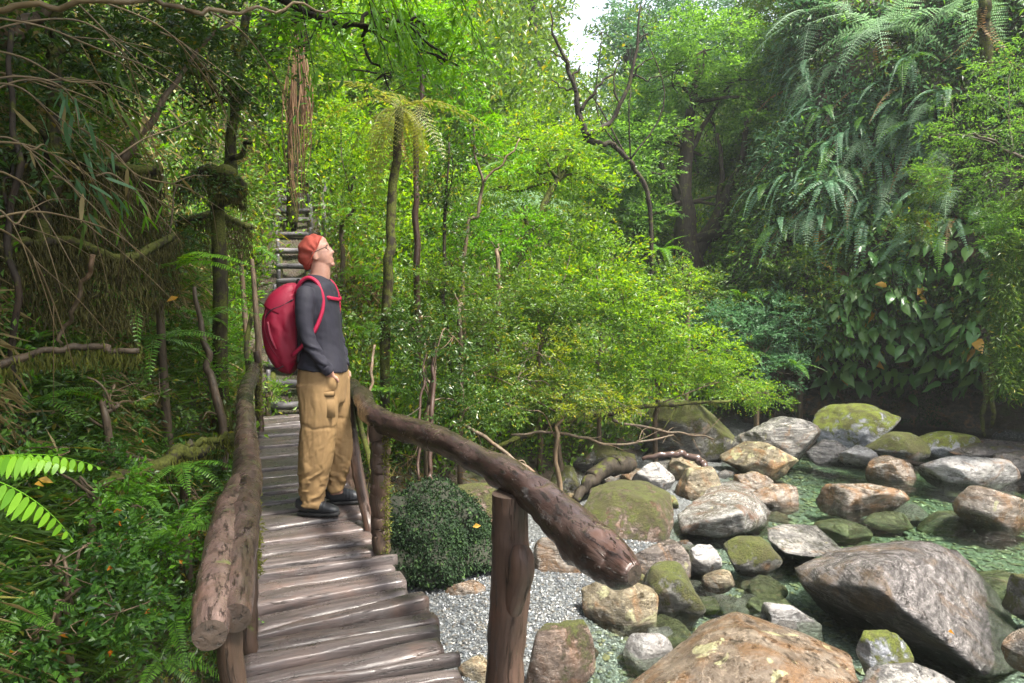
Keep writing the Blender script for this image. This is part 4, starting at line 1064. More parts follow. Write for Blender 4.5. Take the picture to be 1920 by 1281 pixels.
# head wrap with folds and tail knot
wrap = [hell((-0.022, 0, 0.046), (0.106, 0.086, 0.090), nu=40, nv=26), hell((-0.07, 0, 0.005), (0.075, 0.070, 0.075), nu=32, nv=20), hell((-0.095, 0, -0.045), (0.035, 0.04, 0.035))]
me, V, Nn = remesh(wrap, 0.006, 3)
loc = (V - HC) @ HR
cut = loc[:, 0] - 0.034 + (0.055 - loc[:, 2]) * 0.75          # keep the cloth behind the hairline
inner = unit(loc - np.array((-0.01, 0, 0.02)))
ang = np.arctan2(loc[:, 2] + 0.03, -loc[:, 0] + 0.02)
fold = np.sin(ang * 13 + 3 * loc[:, 1] / 0.08 + 2 * vnoise(loc * 14, 3)) * 0.0028 + 0.004 * fbm(loc * 22, 3, 5)
V = V + (inner @ HR.T) * (fold * sstep(0.02, -0.02, cut))[:, None]
shrink = sstep(-0.003, 0.016, cut)
tgt = HC + (np.array((-0.012, 0, 0.02)) + inner * np.array((0.06, 0.05, 0.06))) @ HR.T
V = V * (1 - shrink[:, None]) + tgt * shrink[:, None]
hs_ = obj('head_wrap', finish(me, V, 'head_wrap', M['scarf']), person)
obj('wrap_band', Geo().add(*tube(np.array([hd((0.040, -0.070, 0.056)), hd((0.02, -0.080, 0.03)), hd((-0.01, -0.089, 0.0)), hd((-0.05, -0.083, -0.04)), hd((-0.09, -0.05, -0.065)), hd((-0.105, 0, -0.07)), hd((-0.09, 0.05, -0.065)), hd((-0.05, 0.083, -0.04)), hd((-0.01, 0.089, 0.0)), hd((0.02, 0.080, 0.03)), hd((0.040, 0.070, 0.056)), hd((0.056, 0.040, 0.086)), hd((0.060, 0, 0.100)), hd((0.056, -0.040, 0.086)), hd((0.040, -0.070, 0.056))]), [0.0045] * 15, 8, 70)).mesh('wrap_band', M['scarf'], True), hs_)
# ---- shirt
sh_t = [rings([(597, 516, 18, 0.066), (597, 524, 23, 0.10), (597, 534, 29, 0.160), (598, 548, 33, 0.190), (601, 575, 35, 0.185), (603, 610, 36, 0.170), (604, 650, 39, 0.165), (604, 680, 45, 0.184), (603, 693, 48, 0.196)], power=2.4),
        arm(-1, ARM_N, [0.058, 0.064, 0.060, 0.053, 0.049, 0.040, 0.036]), arm(1, ARM_F, [0.058, 0.064, 0.060, 0.053, 0.049, 0.040, 0.036])]
me, V, Nn = remesh(sh_t, 0.007, 5)
fz = (CAMZ - V[:, 2]) / PK + HY
f = fbm(V * np.array((9, 9, 22)) + 0.4 * V[:, [2, 0, 1]] * 20, 3, 7)
armw = sstep(0.15, 0.2, np.abs(V[:, 1]))
fold = 0.0022 * f + armw * 0.0045 * np.sin((V[:, 2] * 95 + V[:, 0] * 60 + 2 * f)) * sstep(610, 650, fz)
V = V + Nn * fold[:, None]
shirt = obj('shirt', finish(me, V, 'shirt', M['shirt']), person)
obj('cuff', Geo().add(*tube(np.array([W(622, 681, -0.196), W(630, 693, -0.172)]), [0.040, 0.040], 14, 6, 0, 1, 0.05)).mesh('cuff', M['shirt'], True), shirt)
obj('cuff', Geo().add(*tube(np.array([W(632, 678, 0.176), W(636, 690, 0.150)]), [0.040, 0.040], 14, 6, 0, 1, 0.05)).mesh('cuff', M['shirt'], True), shirt)
# ---- trousers
tr_ = [rings([(603, 676, 40, 0.160), (604, 690, 45, 0.178), (603, 712, 46, 0.185), (604, 735, 44, 0.185), (606, 758, 40, 0.17), (608, 768, 32, 0.14)], power=2.4),
       rings([(599, 715, 39, 0.100), (602, 760, 38, 0.100), (600, 800, 35, 0.095), (595, 850, 34, 0.092), (588, 890, 29, 0.085), (587, 925, 24, 0.075), (587, 948, 22, 0.070)], -0.098),
       rings([(614, 715, 36, 0.100), (619, 760, 31, 0.100), (622, 800, 29, 0.094), (626, 850, 26, 0.090), (623, 885, 21, 0.080), (617, 915, 17, 0.068), (617, 932, 17, 0.066)], 0.105),
       ellipsoid(W(628, 712, -0.125), (0.052, 0.056, 0.075)), ellipsoid(W(634, 708, 0.12), (0.050, 0.055, 0.07))]
me, V, Nn = remesh(tr_, 0.007, 4)
fz = (CAMZ - V[:, 2]) / PK + HY
f = fbm(V * np.array((14, 14, 5)), 3, 17)
f2 = fbm(V * np.array((8, 8, 16)) + 3, 3, 19)
lowr = sstep(830, 930, fz)
diag = np.sin(V[:, 2] * 42 + V[:, 0] * 55 * np.sign(V[:, 1] + 0.001) + 3.2 * f2)
f3 = fbm(V * np.array((34, 34, 9)), 3, 23)
V = V + Nn * (0.004 * f + 0.006 * lowr * np.abs(diag) ** 0.7 * np.sign(diag) + 0.0015 * f2 + 0.0022 * f3 + 0.003 * np.abs(diag) * sstep(770, 820, fz) - 0.005 * np.exp(-((fz - 796 - 8 * f2) / 3.5) ** 2))[:, None]
tro = obj('trousers', finish(me, V, 'trousers', M['khaki']), person)
def patch(name, cx, cy, w, h, y, m, parent, depth=0.012, rot=0.0):
    bm = bmesh.new(); bmesh.ops.create_cube(bm, size=1.0)
    bmesh.ops.scale(bm, vec=(w * PK, depth, h * PK), verts=bm.verts)
    bmesh.ops.bevel(bm, geom=bm.edges[:], offset=0.004, segments=2, affect='EDGES')
    mm = bpy.data.meshes.new(name); bm.to_mesh(mm); bm.free(); mm.materials.append(m)
    for p_ in mm.polygons: p_.use_smooth = True
    return obj(name, mm, parent, W(cx, cy, y), (0, rot, 0))
pk = patch('cargo_pocket', 622, 754, 34, 46, -0.178, M['khaki'], tro, 0.012, -0.05); patch('pocket_flap', 622, 733, 37, 11, -0.186, M['khaki'], tro, 0.008, -0.08)
obj('belt', Geo().add(*rings([(603, 676, 41, 0.164), (603, 684, 43, 0.172)])).mesh('belt', M['khaki'], True), tro)
# ---- shoes
def shoe(cx, cy, ang, ln, y):
    root_l = W(cx, cy, y); root_l[2] = 0.0
    G = Geo()
    xs_ = np.array([-0.135, -0.125, -0.09, -0.04, 0.01, 0.06, 0.10, 0.135, 0.15])
    hh = np.array([0.030, 0.050, 0.056, 0.052, 0.044, 0.034, 0.027, 0.020, 0.010]); ww = np.array([0.022, 0.034, 0.038, 0.039, 0.043, 0.048, 0.046, 0.034, 0.016])
    up_, F = sweep(np.stack([xs_, xs_ * 0, hh + 0.016], -1), hh, ww, ref=(0, 1, 0), sides=18, power=2.4)
    cz, F2 = ellipsoid((-0.075, 0, 0.095), (0.055, 0.042, 0.035))
    me, V, Nn = remesh([(up_, F), (cz, F2)], 0.005, 3)
    V = V + Nn * (0.0012 * np.sin(V[:, 0] * 260) * sstep(-0.03, 0.0, V[:, 0]) * sstep(0.07, 0.05, V[:, 0]))[:, None]
    s = obj('shoe', finish(me, V, 'shoe', M['shoe']), person, root_l, (0, 0, ang))
    sl, F = sweep(np.stack([xs_ * 1.03, xs_ * 0, 0.012 + 0.004 * np.abs(xs_ / 0.15) ** 3], -1), np.full(9, 0.012), ww * 1.01, ref=(0, 1, 0), sides=18, power=4)
    obj('sole', Geo().add(sl, F).mesh('sole', M['sole'], True), s)
    for k in range(4):
        x_ = -0.015 + k * 0.020; z_ = np.interp(x_, xs_, hh) * 2 + 0.014
        obj('lace', Geo().add(*tube(np.array([(x_, -0.026, z_ - 0.010), (x_ + 0.006, 0, z_ + 0.003), (x_, 0.026, z_ - 0.010)]), [0.003] * 3, 6, 8)).mesh('lace', M['black'], True), s)
    return s
shoe(597, 960, R(-3), 0.29, -0.115)
shoe(634, 948, R(16), 0.29, 0.155)
# ---- backpack (worn, a thing of its own)
bp = thing('backpack', 'crimson red daypack worn on the back of the hiker', 'backpack', (PX0, PD, 0.0))
bk = [rings([(549, 690, 14, 0.07), (542, 684, 29, 0.115), (535, 665, 38, 0.140), (530, 640, 41, 0.150), (528, 610, 42, 0.155), (529, 588, 39, 0.150), (534, 566, 33, 0.138), (542, 548, 24, 0.120), (551, 537, 13, 0.085), (555, 534, 6, 0.05)], power=2.5)]
me, V, Nn = remesh(bk, 0.008, 3)
f = fbm(V * np.array((10, 10, 10)), 3, 27)
pz_ = (CAMZ - V[:, 2]) / PK + HY
crease = np.exp(-((pz_ - (585 + (V[:, 0] / PK + 605 - 490) * -0.65 + 10 * f)) / 3.0) ** 2)
V = V + Nn * (0.003 * f - 0.006 * crease + 0.0035 * np.sin(V[:, 0] * 70 + V[:, 2] * 18 + 2 * f) * sstep(560, 600, pz_))[:, None]
obj('pack_body', finish(me, V, 'pack_body', M['crimson']), bp)
obj('lid', Geo().add(*rings([(522, 585, 35, 0.150), (529, 570, 34, 0.146), (536, 557, 29, 0.135), (545, 544, 20, 0.11), (552, 537, 12, 0.08), (556, 533, 5, 0.04)], power=2.4)).mesh('lid', M['crimson'], True), bp)
def strap(name, rows, w=0.022, t=0.013, m='pink', ref=(0, 1, 0)):
    p_ = spline(np.array([W(a, b_, y) for a, b_, y in rows]), 40)
    return obj(name, Geo().add(*sweep(p_, t, w, ref=ref, sides=10, power=3)).mesh(name, M[m], True), bp)
for sy in (-1, 1):
    dx = 0 if sy < 0 else 10
    strap('shoulder_strap', [(560, 548, sy * 0.09), (570, 530, sy * 0.115), (586 + dx, 519, sy * 0.125), (603 + dx, 526, sy * 0.135), (615 + dx * .8, 545, sy * 0.145), (618 + dx * .8, 570, sy * 0.150), (612 + dx, 596, sy * 0.165), (600 + dx, 622, sy * 0.180), (580, 645, sy * 0.182), (556, 665, sy * 0.15)])
strap('chest_strap', [(620, 556, -0.145), (632, 558, -0.10), (637, 560, 0), (634, 558, 0.10), (626, 556, 0.145)], 0.012, 0.006, 'pink', (0, 0, 1))
obj('buckle', Geo().add(*ellipsoid(W(627, 557, -0.13), (0.018, 0.012, 0.014))).mesh('buckle', M['pink'], True), bp)
obj('side_pocket', Geo().add(*tube(np.array([W(508, 602, -0.150), W(514, 630, -0.157), W(524, 655, -0.150)]), [0.008, 0.012, 0.006], 8, 14)).mesh('side_pocket', M['crimson_dark'], True), bp)
for q_, rows_ in enumerate([[(505, 575, -0.128), (500, 610, -0.138), (512, 650, -0.142), (535, 682, -0.12)], [(560, 560, -0.118), (562, 610, -0.138), (560, 660, -0.125)]]):
    obj('seam', Geo().add(*tube(np.array([W(*w_) for w_ in rows_]), [0.0035] * len(rows_), 6, 24)).mesh('seam', M['crimson_dark'], True), bp)
obj('zip', Geo().add(*tube(np.array([W(500, 596, -0.13), W(515, 580, -0.145), W(535, 572, -0.140), W(556, 560, -0.115)]), [0.0045] * 4, 6, 20)).mesh('zip', M['black'], True), bp)
obj('haul_loop', Geo().add(*tube(np.array([W(552, 540, 0.02), W(553, 526, 0.0), W(560, 522, -0.02), W(562, 538, -0.03)]), [0.005] * 4, 6, 14)).mesh('haul_loop', M['black'], True), bp)
obj('loose_strap', Geo().add(*tube(np.array([W(538, 684, -0.11), W(522, 692, -0.12), W(512, 690, -0.10), W(508, 694, -0.09)]), [0.004] * 4, 6, 14)).mesh('loose_strap', M['black'], True), bp)
obj('back_panel', Geo().add(*rings([(563, 680, 8, 0.12), (566, 640, 8, 0.13), (566, 600, 8, 0.13), (564, 555, 8, 0.11)])).mesh('back_panel', M['black'], True), bp)

for o_ in (person, bp): o_.scale = (0.945, 0.95, 1.0)
bp.scale = (0.93, 0.95, 0.965); bp.location.z = 0.045; bp.location.x += 0.004

# ================================================================== CLIFF
bl = spline(np.array([(8.4, 31.0), (6.2, 24.0), (4.9, 18.5), (4.95, 15.8), (5.7, 14.7), (7.0, 14.0), (8.3, 13.2), (9.4, 12.0), (10.3, 10.2), (11.2, 7.5), (11.8, 3.0)]), 330)
tg = unit(np.gradient(bl, axis=0)); inn = np.stack([-tg[:, 1], tg[:, 0]], -1)   # points into the hill
inn *= np.sign((inn * (np.array((14.0, 22.0)) - bl)).sum(1, keepdims=True))
zs_ = np.concatenate([np.arange(-2.1, 1.0, 0.09), np.arange(1.0, 9.0, 0.14), np.arange(9.0, 24.0, 0.5)])
prof_c = np.interp(zs_, [-2.1, -0.55, -0.15, 0.25, 0.6, 2.5, 5.5, 9, 13, 24], [1.7, 1.55, 0.75, 0.12, 0.0, 0.15, 0.8, 2.2, 4.5, 13.0])
prof_n = np.interp(zs_, [-2.1, -1.3, 0.5, 2.5, 5.5, 9, 13, 24], [-0.3, 0.0, 0.25, 0.6, 1.3, 2.6, 4.8, 13.0])
cavef = sstep(15.2, 14.3, bl[:, 1])[:, None]
off = prof_c[None] * cavef + prof_n[None] * (1 - cavef)
CV = np.concatenate([bl[:, None, :] + inn[:, None, :] * off[..., None], np.broadcast_to(zs_[None, :, None], (len(bl), len(zs_), 1))], -1).reshape(-1, 3)
nn = np.repeat(np.concatenate([inn, np.zeros((len(inn), 1))], 1), len(zs_), 0)
CV = CV - nn * (0.45 * fbm(CV * 0.5, 4, 31) + 0.16 * fbm(CV * np.array((2.2, 2.2, 3.5)), 3, 33) + 0.05 * np.abs(fbm(CV * np.array((5, 5, 11)), 3, 35)))[:, None] * sstep(-2.2, -1.0, CV[:, 2])[:, None]
CA_, CB_ = len(bl), len(zs_)
ii = (np.arange(CA_ - 1)[:, None] * CB_ + np.arange(CB_ - 1)[None, :])
CF = np.stack([ii, ii + 1, ii + CB_ + 1, ii + CB_], -1).reshape(-1, 4)
RM['cliff'] = rock_mat('cliff_rock', (0.045, 0.035, 0.025), (0.11, 0.085, 0.06), 0.3, 0.45, 0.0, 0.5, 3.0, mossc=((0.02, 0.03, 0.008), (0.07, 0.09, 0.02)), side=0.3)
tag(obj('cliff', make_mesh('cliff', CV, CF, RM['cliff'], True)), kind='structure')
cbvh = BVHTree.FromPolygons(CV.tolist(), CF.tolist())
tbvh = BVHTree.FromPolygons(np.stack([X.ravel(), Y.ravel(), Z.ravel()], -1).tolist(), Q.tolist())
def hit(px, py, bv=None):
    u, w = ray(px, py)
    dv = Vector((u, 1.0, w)).normalized(); o_ = Vector((0, 0, CAMZ))
    best = None
    for b3 in ([bv] if bv is not None else [cbvh, tbvh]):
        r_ = b3.ray_cast(o_, dv)
        if r_[0] is not None and (best is None or r_[3] < best[2]): best = (np.array(r_[0]), np.array(r_[1]), r_[3])
    if best is None: return None
    n_ = best[1]
    if np.dot(n_, np.array(dv)) > 0: n_ = -n_
    return best[0], n_

# ================================================================== LEAF SHAPES
def pinna(L, Wd, base, direction, nrm, k=3, tooth=0.0):
    d = unit(direction); n_ = unit(nrm - (nrm @ d) * d); s_ = np.cross(d, n_)
    V = [base]; F = []
    ws = np.sin(np.linspace(0.25, 1, k + 1)[:-1] * np.pi) ** 0.8
    for i in range(k):
        t = (i + 0.6) / (k + 0.4)
        c = base + d * L * t - n_ * L * 0.14 * t * t
        V += [c + s_ * Wd * 0.5 * ws[i], c - s_ * Wd * 0.5 * ws[i]]
    V.append(base + d * L - n_ * L * 0.16)
    F.append((0, 1, 2, 2))
    for i in range(k - 1): F.append((1 + 2 * i, 3 + 2 * i, 4 + 2 * i, 2 + 2 * i))
    F.append((1 + 2 * (k - 1), 1 + 2 * k, 2 + 2 * (k - 1), 2 + 2 * (k - 1)))
    return np.array(V), F
def frond(pairs=22, pl=0.17, pw=0.03, droop=0.35, rise=0.25, k=2, bip=0, sweepf=0.35, hang=0.1, seed=0, taper=1.0, start=0.12):
    """unit-length frond along +X; returns V, F"""
    r = np.random.RandomState(seed)
    V, F, n = [], [], 0
    def path(t): return np.array((t * (1 - 0.12 * droop * t), 0, rise * t - (rise + droop) * t * t))
    def add(v, f):
        nonlocal n
        V.append(v)
        for q_ in f:
            q_ = [a + n for a in q_]
            F.append(q_)
        n += len(v)
    ts = np.linspace(start, 0.985, pairs)
    rp = np.array([path(t) for t in np.linspace(0, 1, 14)])
    rv, rf = sweep(rp, np.linspace(0.007, 0.0018, 14), ref=(0, 1, 0), sides=4, cap=False)
    for q_ in rf[0]: F.append([int(a) for a in q_])
    V.append(rv); n += len(rv)
    for i, t in enumerate(ts):
        c = path(t); tan = unit(path(min(t + 0.02, 1.0)) - path(t - 0.02)); up = np.cross(tan, (0, 1, 0)); up = up if up[2] > 0 else -up
        u_ = (t - start) / (1 - start)
        prof = min(1.0, (u_ + 0.12) * 3.2) * (1 - u_ ** 1.6) ** 0.75 * taper + 0.05
        for sd in (-1, 1):
            L_ = pl * prof * (0.9 + 0.2 * r.rand()); d_ = np.array((0, sd, 0)) + tan * sweepf * (0.7 + 0.8 * u_) - up * (hang + 0.12 * r.randn())
            if bip:
                d_ = unit(d_); s_ = np.cross(d_, up)
                m_ = max(3, int(bip * prof) + 2)
                vs, fs = [c], []
                for j in range(m_):
                    tt = (j + 0.5) / m_; w_ = pw * (1 - tt ** 1.5) * (0.5 + 0.5 * min(1, tt * 5))
                    p0 = c + d_ * L_ * (j / m_) - up * L_ * 0.12 * (j / m_) ** 2; p1 = c + d_ * L_ * ((j + 0.8) / m_) - up * L_ * 0.12 * (j / m_) ** 2
                    k0 = len(vs); vs += [p0, p1, (p0 + p1) / 2 + s_ * w_ + d_ * L_ * 0.03, (p0 + p1) / 2 - s_ * w_ + d_ * L_ * 0.03]
                    fs += [(k0, k0 + 1, k0 + 2, k0 + 2), (k0, k0 + 3, k0 + 1, k0 + 1)]
                add(np.array(vs), fs)
            else:
                v_, f_ = pinna(L_, pw * (0.6 + 0.4 * prof), c, d_, up, k)
                add(v_, f_)
    VV = np.vstack(V); tri = np.array([f[:3] for f in F if f[2] == f[3]]); qd = np.array([f for f in F if f[2] != f[3]])
    return VV, [x for x in (tri, qd) if len(x)]
FR = {}
def frond_mesh(key, m, **k):
    V, F = frond(**k)
    FR[key] = make_mesh('frond', V, F, M[m], False)
for s_ in range(3):
    frond_mesh(f'slim{s_}', 'fern', pairs=26, pl=0.16, pw=0.032, droop=0.35 + 0.25 * s_, k=2, seed=s_)
    frond_mesh(f'blue{s_}', 'fern_blue', pairs=26, pl=0.105, pw=0.036, droop=0.6 + 0.3 * s_, rise=0.35, k=2, seed=s_ + 5)
    frond_mesh(f'tree{s_}', 'fern_pale', pairs=26, pl=0.26, pw=0.022, droop=0.4 + 0.25 * s_, rise=0.35, bip=9, seed=s_ + 9)
    frond_mesh(f'lime{s_}', 'fern_olive', pairs=26, pl=0.24, pw=0.022, droop=0.45 + 0.3 * s_, rise=0.3, bip=8, seed=s_ + 19)
    frond_mesh(f'rust{s_}', 'fern_rust', pairs=24, pl=0.14, pw=0.03, droop=1.2, rise=0.2, k=2, seed=s_ + 29)
frond_mesh('near0', 'fern_bright', pairs=13, pl=0.27, pw=0.062, droop=0.32, rise=0.10, k=5, hang=0.9, sweepf=0.35, seed=40, taper=1.0, start=0.2)
frond_mesh('near1', 'fern_bright', pairs=34, pl=0.13, pw=0.026, droop=0.5, rise=0.2, k=3, hang=0.2, seed=41)
def copy_part(name, me, parent, loc, rot, sc):
    return obj(name, me, parent, loc, rot, sc)
def fern(label, loc, keys, n, size, group=None, tilt=(10, 45), az=None, spread=360, seed=0, down=0.0, name='fern', cat='fern', outward=None):
    r = random.Random(seed)
    t = thing(name, label, cat, loc, 0, group)
    for i in range(n):
        a = (az if az is not None else 0) + (i / max(1, n) - 0.5) * spread + r.uniform(-12, 12)
        el = r.uniform(*tilt)
        o = obj('frond', FR[keys[i % len(keys)]], t, (0, 0, 0), (r.uniform(-0.35, 0.35), R(-el), R(a)), size * r.uniform(0.75, 1.15))
    return t

# ================================================================== TREES AND SHRUBS
def in_gap(C):
    """the open lane of sky along the axis of the gorge, between the crowns of its two sides"""
    C = np.asarray(C); y = np.maximum(C[:, 1], 0.1)
    u, w = C[:, 0] / y, (C[:, 2] - CAMZ) / y
    k = fbm(np.stack([u * 30, w * 30, u * 0], -1), 3, 5) * 0.012
    return (y > 12.5) & (np.abs(u - 0.098 - 0.10 * (w - 0.33) + k) < 0.026 + 0.16 * np.clip(w - 0.33, 0, 1)) & (w > 0.315 + k)
def crown_mesh(name, blobs, m, L, Wl, per=16, cover=2.4, seed=0, gap=0.0, length=None, droop=0.15, flat=0.5, flatten=1.0, lonly=False):
    """blobs: (px, py, depth, rx px, ry px); returns mesh and a few spray centres for twigs"""
    rs = np.random.RandomState(seed)
    Cs, As = [], []
    for (bx_, by_, bd, rx, ry_) in blobs:
        c = P(bx_, by_, bd); k = bd / FPX; rad = np.array((rx * k, max(rx, ry_) * k * 0.8, ry_ * k))
        leafpx = (L / k) * (Wl / k) * 0.5
        n = int(min(2600, max(10, cover * math.pi * rx * ry_ / (per * max(leafpx, 3.0)))))
        v = unit(rs.randn(n * 2, 3)); rr = rs.rand(n * 2, 1) ** 0.42
        q_ = v * rr
        f = fbm(q_ * 2.1 + seed * 3.3 + bx_, 3, seed)
        q_ = q_[f > gap - 0.25 * rr[:, 0] * 0][:n]
        p_ = c + q_ * rad
        Cs.append(p_)
        A = q_ * 0.9 + rs.randn(len(q_), 3) * 0.45; A[:, 2] = A[:, 2] * 0.55 + 0.05
        As.append(A)
    C = np.vstack(Cs); A = np.vstack(As)
    k_ = ~in_gap(C) if blobs[0][2] > 18.5 else np.ones(len(C), bool); C, A = C[k_], A[k_]
    if length is None: length = L * 4.0
    return leafsprays(name, rs, C, A, m, L, Wl, per, length, droop, flat), C
def leafsprays(name, rs, C, A, m, L, Wl, per, length, droop, flat):
    V, F = spray_leaves(rs, C, A, L, Wl, per, length, droop, flat)
    return make_mesh(name, V, F, M[m] if isinstance(m, str) else m, False)
def tree(label, trunk, blobs, m, L, Wl=None, cat='tree', name='tree', limbs=(), bark='bark', per=16, cover=2.4, seed=0, gap=0.0, group=None, length=None, droop=0.15, flat=0.5, twigs=5, ground_base=True):
    """trunk: list of (px, py, depth, width px), base first"""
    tp, tr_r = pxpath(trunk)
    if ground_base:
        gzz = float(terrain(tp[0][0], tp[0][1])) - 0.1
        if tp[0][2] > gzz + 0.1:
            tp = np.vstack([[tp[0][0] + 0.05, tp[0][1] + 0.05, gzz], tp]); tr_r = np.append(tr_r[0] * 1.25, tr_r)
    base = tp[0]
    t = thing(name, label, cat, base, 0, group)
    V, F = tube(tp, tr_r, 9, max(14, len(tp) * 5), 0.05, seed, 0.10)
    tk = obj('trunk', Geo().add(V, F).mesh('trunk', M[bark], True, base), t)
    rs = np.random.RandomState(seed + 900)
    for i, lm in enumerate(limbs):
        lp, lr = pxpath(lm)
        V, F = tube(lp, lr, 7, max(12, len(lp) * 5), 0.04, seed + i, 0.10)
        obj('limb', Geo().add(V, F).mesh('limb', M[bark], True, base), t)
    if not blobs: return t
    me, C = crown_mesh('crown', blobs, m, L, Wl or L * 0.45, per, cover, seed, gap, length, droop, flat)
    cr = obj('crown', me, t); cr.location = [-a for a in base]
    # branchlets joining trunk and sprays
    G = Geo()
    for bi, (bx_, by_, bd, rx, ry_) in enumerate(blobs):
        c = P(bx_, by_, bd)
        j = np.argmin(np.linalg.norm(tp - c, axis=1)); j = max(j - 1, 0) if j == len(tp) - 1 else j
        st = tp[max(1, min(j, len(tp) - 1))]
        r0 = max(0.010, min(0.05, tr_r.mean() * 0.4))
        mid = (st + c) / 2 + rs.randn(3) * 0.12 * np.linalg.norm(c - st) + np.array((0, 0, 0.1))
        G.add(*tube(np.array([st, mid, c]), [r0, r0 * 0.7, r0 * 0.45], 5, 10, 0.04, bi + seed))
        near = C[np.linalg.norm(C - c, axis=1) < rx * bd / FPX * 1.2]
        if len(near):
            for q_ in near[rs.randint(0, len(near), twigs)]:
                G.add(*tube(np.array([c, (c + q_) / 2 + rs.randn(3) * 0.06, q_]), [r0 * 0.4, r0 * 0.28, r0 * 0.15], 4, 6))
    if blobs: tag(obj('branches', G.mesh('branches', M[bark], True, base), t), kind='stuff')
    return t
def shrub(label, base, blobs, m, L, **k):
    k.setdefault('cat', 'shrub'); k.setdefault('name', 'shrub'); k.setdefault('bark', 'twig' if 'bark' not in k else k['bark'])
    bx_, by_, bd = base
    top = blobs[0]
    return tree(label, [(bx_, by_, bd, 14 if bd < 8 else 9), ((bx_ + top[0]) / 2 + 8, (by_ + top[1]) / 2, (bd + top[2]) / 2, 9 if bd < 8 else 6), (top[0], top[1], top[2], 4)], blobs, m, L, **k)
S = [100]
def sd():
    S[0] += 1; return S[0]
# --- far trees
tree('tall hazy tree left of the gap of sky, its dark trunk reaching the top edge', [(1010, 330, 27, 22), (1004, 150, 27, 20), (1000, 40, 27, 18), (998, -80, 27, 14)], [(930, 40, 27, 130, 110), (955, 180, 28, 80, 80), (880, 150, 26, 110, 80), (930, -60, 28, 100, 60), (975, 275, 27, 85, 60)], 'leaf_mid', 0.17, seed=sd(), cover=2.2, gap=-0.1)
tree('blue-green hazy tree right of the gap of sky', [(1190, 330, 30, 18), (1180, 200, 30, 16), (1175, 80, 30, 12)], [(1185, 90, 30, 55, 80), (1200, 190, 30, 80, 60), (1220, 10, 31, 90, 80), (1150, 260, 29, 70, 50)], 'leaf_blue', 0.18, seed=sd(), cover=2.2, gap=-0.1)
tree('far blue-green tree high on the slope behind the spreading tree', [(1330, 300, 33, 16), (1335, 100, 33, 12)], [(1330, 20, 33, 120, 80), (1400, 90, 33, 90, 80), (1270, 90, 32, 90, 80), (1420, -20, 34, 90, 60)], 'leaf_blue', 0.2, seed=sd(), cover=2.2)
tree('pale far tree between the spreading tree and the fern cliff', [(1470, 330, 23, 14), (1465, 150, 23, 10)], [(1450, 60, 23, 80, 70), (1490, 160, 22, 70, 80), (1430, 170, 23, 70, 60), (1500, 20, 24, 90, 60)], 'leaf_mid', 0.14, seed=sd(), cover=2.2)
tree('bright hazy tree filling the slope left of the crooked bare tree', [(900, 400, 21, 14), (890, 280, 21, 12), (880, 180, 21, 9)], [(870, 220, 21, 130, 80), (960, 330, 21, 100, 70), (800, 140, 20, 100, 90), (1010, 390, 20, 90, 60), (850, 330, 20, 110, 70)], 'leaf_green', 0.13, seed=sd(), cover=2.4)
tree('yellow-green tree behind the tree fern', [(700, 420, 16, 14), (700, 250, 16, 12), (690, 120, 16, 10)], [(690, 110, 16, 110, 90), (650, 230, 15, 80, 80), (760, 60, 17, 110, 80), (610, 60, 15, 90, 90), (640, 330, 14, 70, 60), (720, 330, 15, 70, 70)], 'leaf_lime', 0.10, seed=sd(), cover=2.4)
tree('light green bushy tree on the far slope behind the crooked bare tree', [(1110, 520, 19, 12), (1110, 430, 19, 10)], [(1110, 400, 19, 90, 70), (1190, 430, 19.5, 80, 60), (1050, 460, 18.5, 80, 60), (1190, 350, 20, 80, 60), (1130, 310, 21, 80, 60)], 'leaf_green', 0.12, seed=sd(), cover=2.4)
tree('spreading moss-limbed tree with bright crown in the middle of the gorge', [(1295, 560, 17.5, 62), (1290, 470, 17.5, 52), (1283, 380, 17.5, 34), (1288, 280, 17.6, 24), (1300, 190, 17.8, 16), (1310, 110, 18, 9)],
     [(1320, 95, 18, 105, 65), (1180, 270, 17.8, 60, 35), (1360, 300, 18.6, 80, 34), (1260, 160, 18, 85, 45), (1390, 150, 17.6, 85, 50), (1220, 235, 17.5, 75, 40), (1450, 225, 17, 80, 45), (1340, 235, 19, 90, 36), (1200, 320, 17, 65, 35), (1480, 330, 16.6, 65, 35), (1420, 370, 17.6, 65, 28), (1310, 325, 19.0, 75, 30), (1215, 405, 17, 45, 26), (1460, 420, 16.5, 75, 32)], 'leaf_green', 0.095,
     limbs=[[(1298, 480, 17.5, 34), (1340, 420, 17.3, 28), (1370, 350, 17.2, 18), (1395, 290, 17, 12), (1400, 210, 17, 7)], [(1300, 455, 17.4, 20), (1350, 435, 17.0, 18), (1400, 440, 16.8, 14), (1450, 432, 16.6, 7)],
            [(1284, 400, 17.5, 16), (1250, 330, 17.4, 12), (1225, 270, 17.3, 7)], [(1345, 410, 17.3, 14), (1352, 330, 17.4, 10), (1345, 250, 17.5, 6)], [(1370, 350, 17.2, 12), (1430, 290, 17, 9), (1480, 280, 16.8, 5)], [(1290, 290, 17.6, 12), (1330, 220, 17.8, 8), (1370, 170, 17.8, 5)]], bark='bark', seed=sd(), cover=3.4, droop=0.1, flat=0.35)
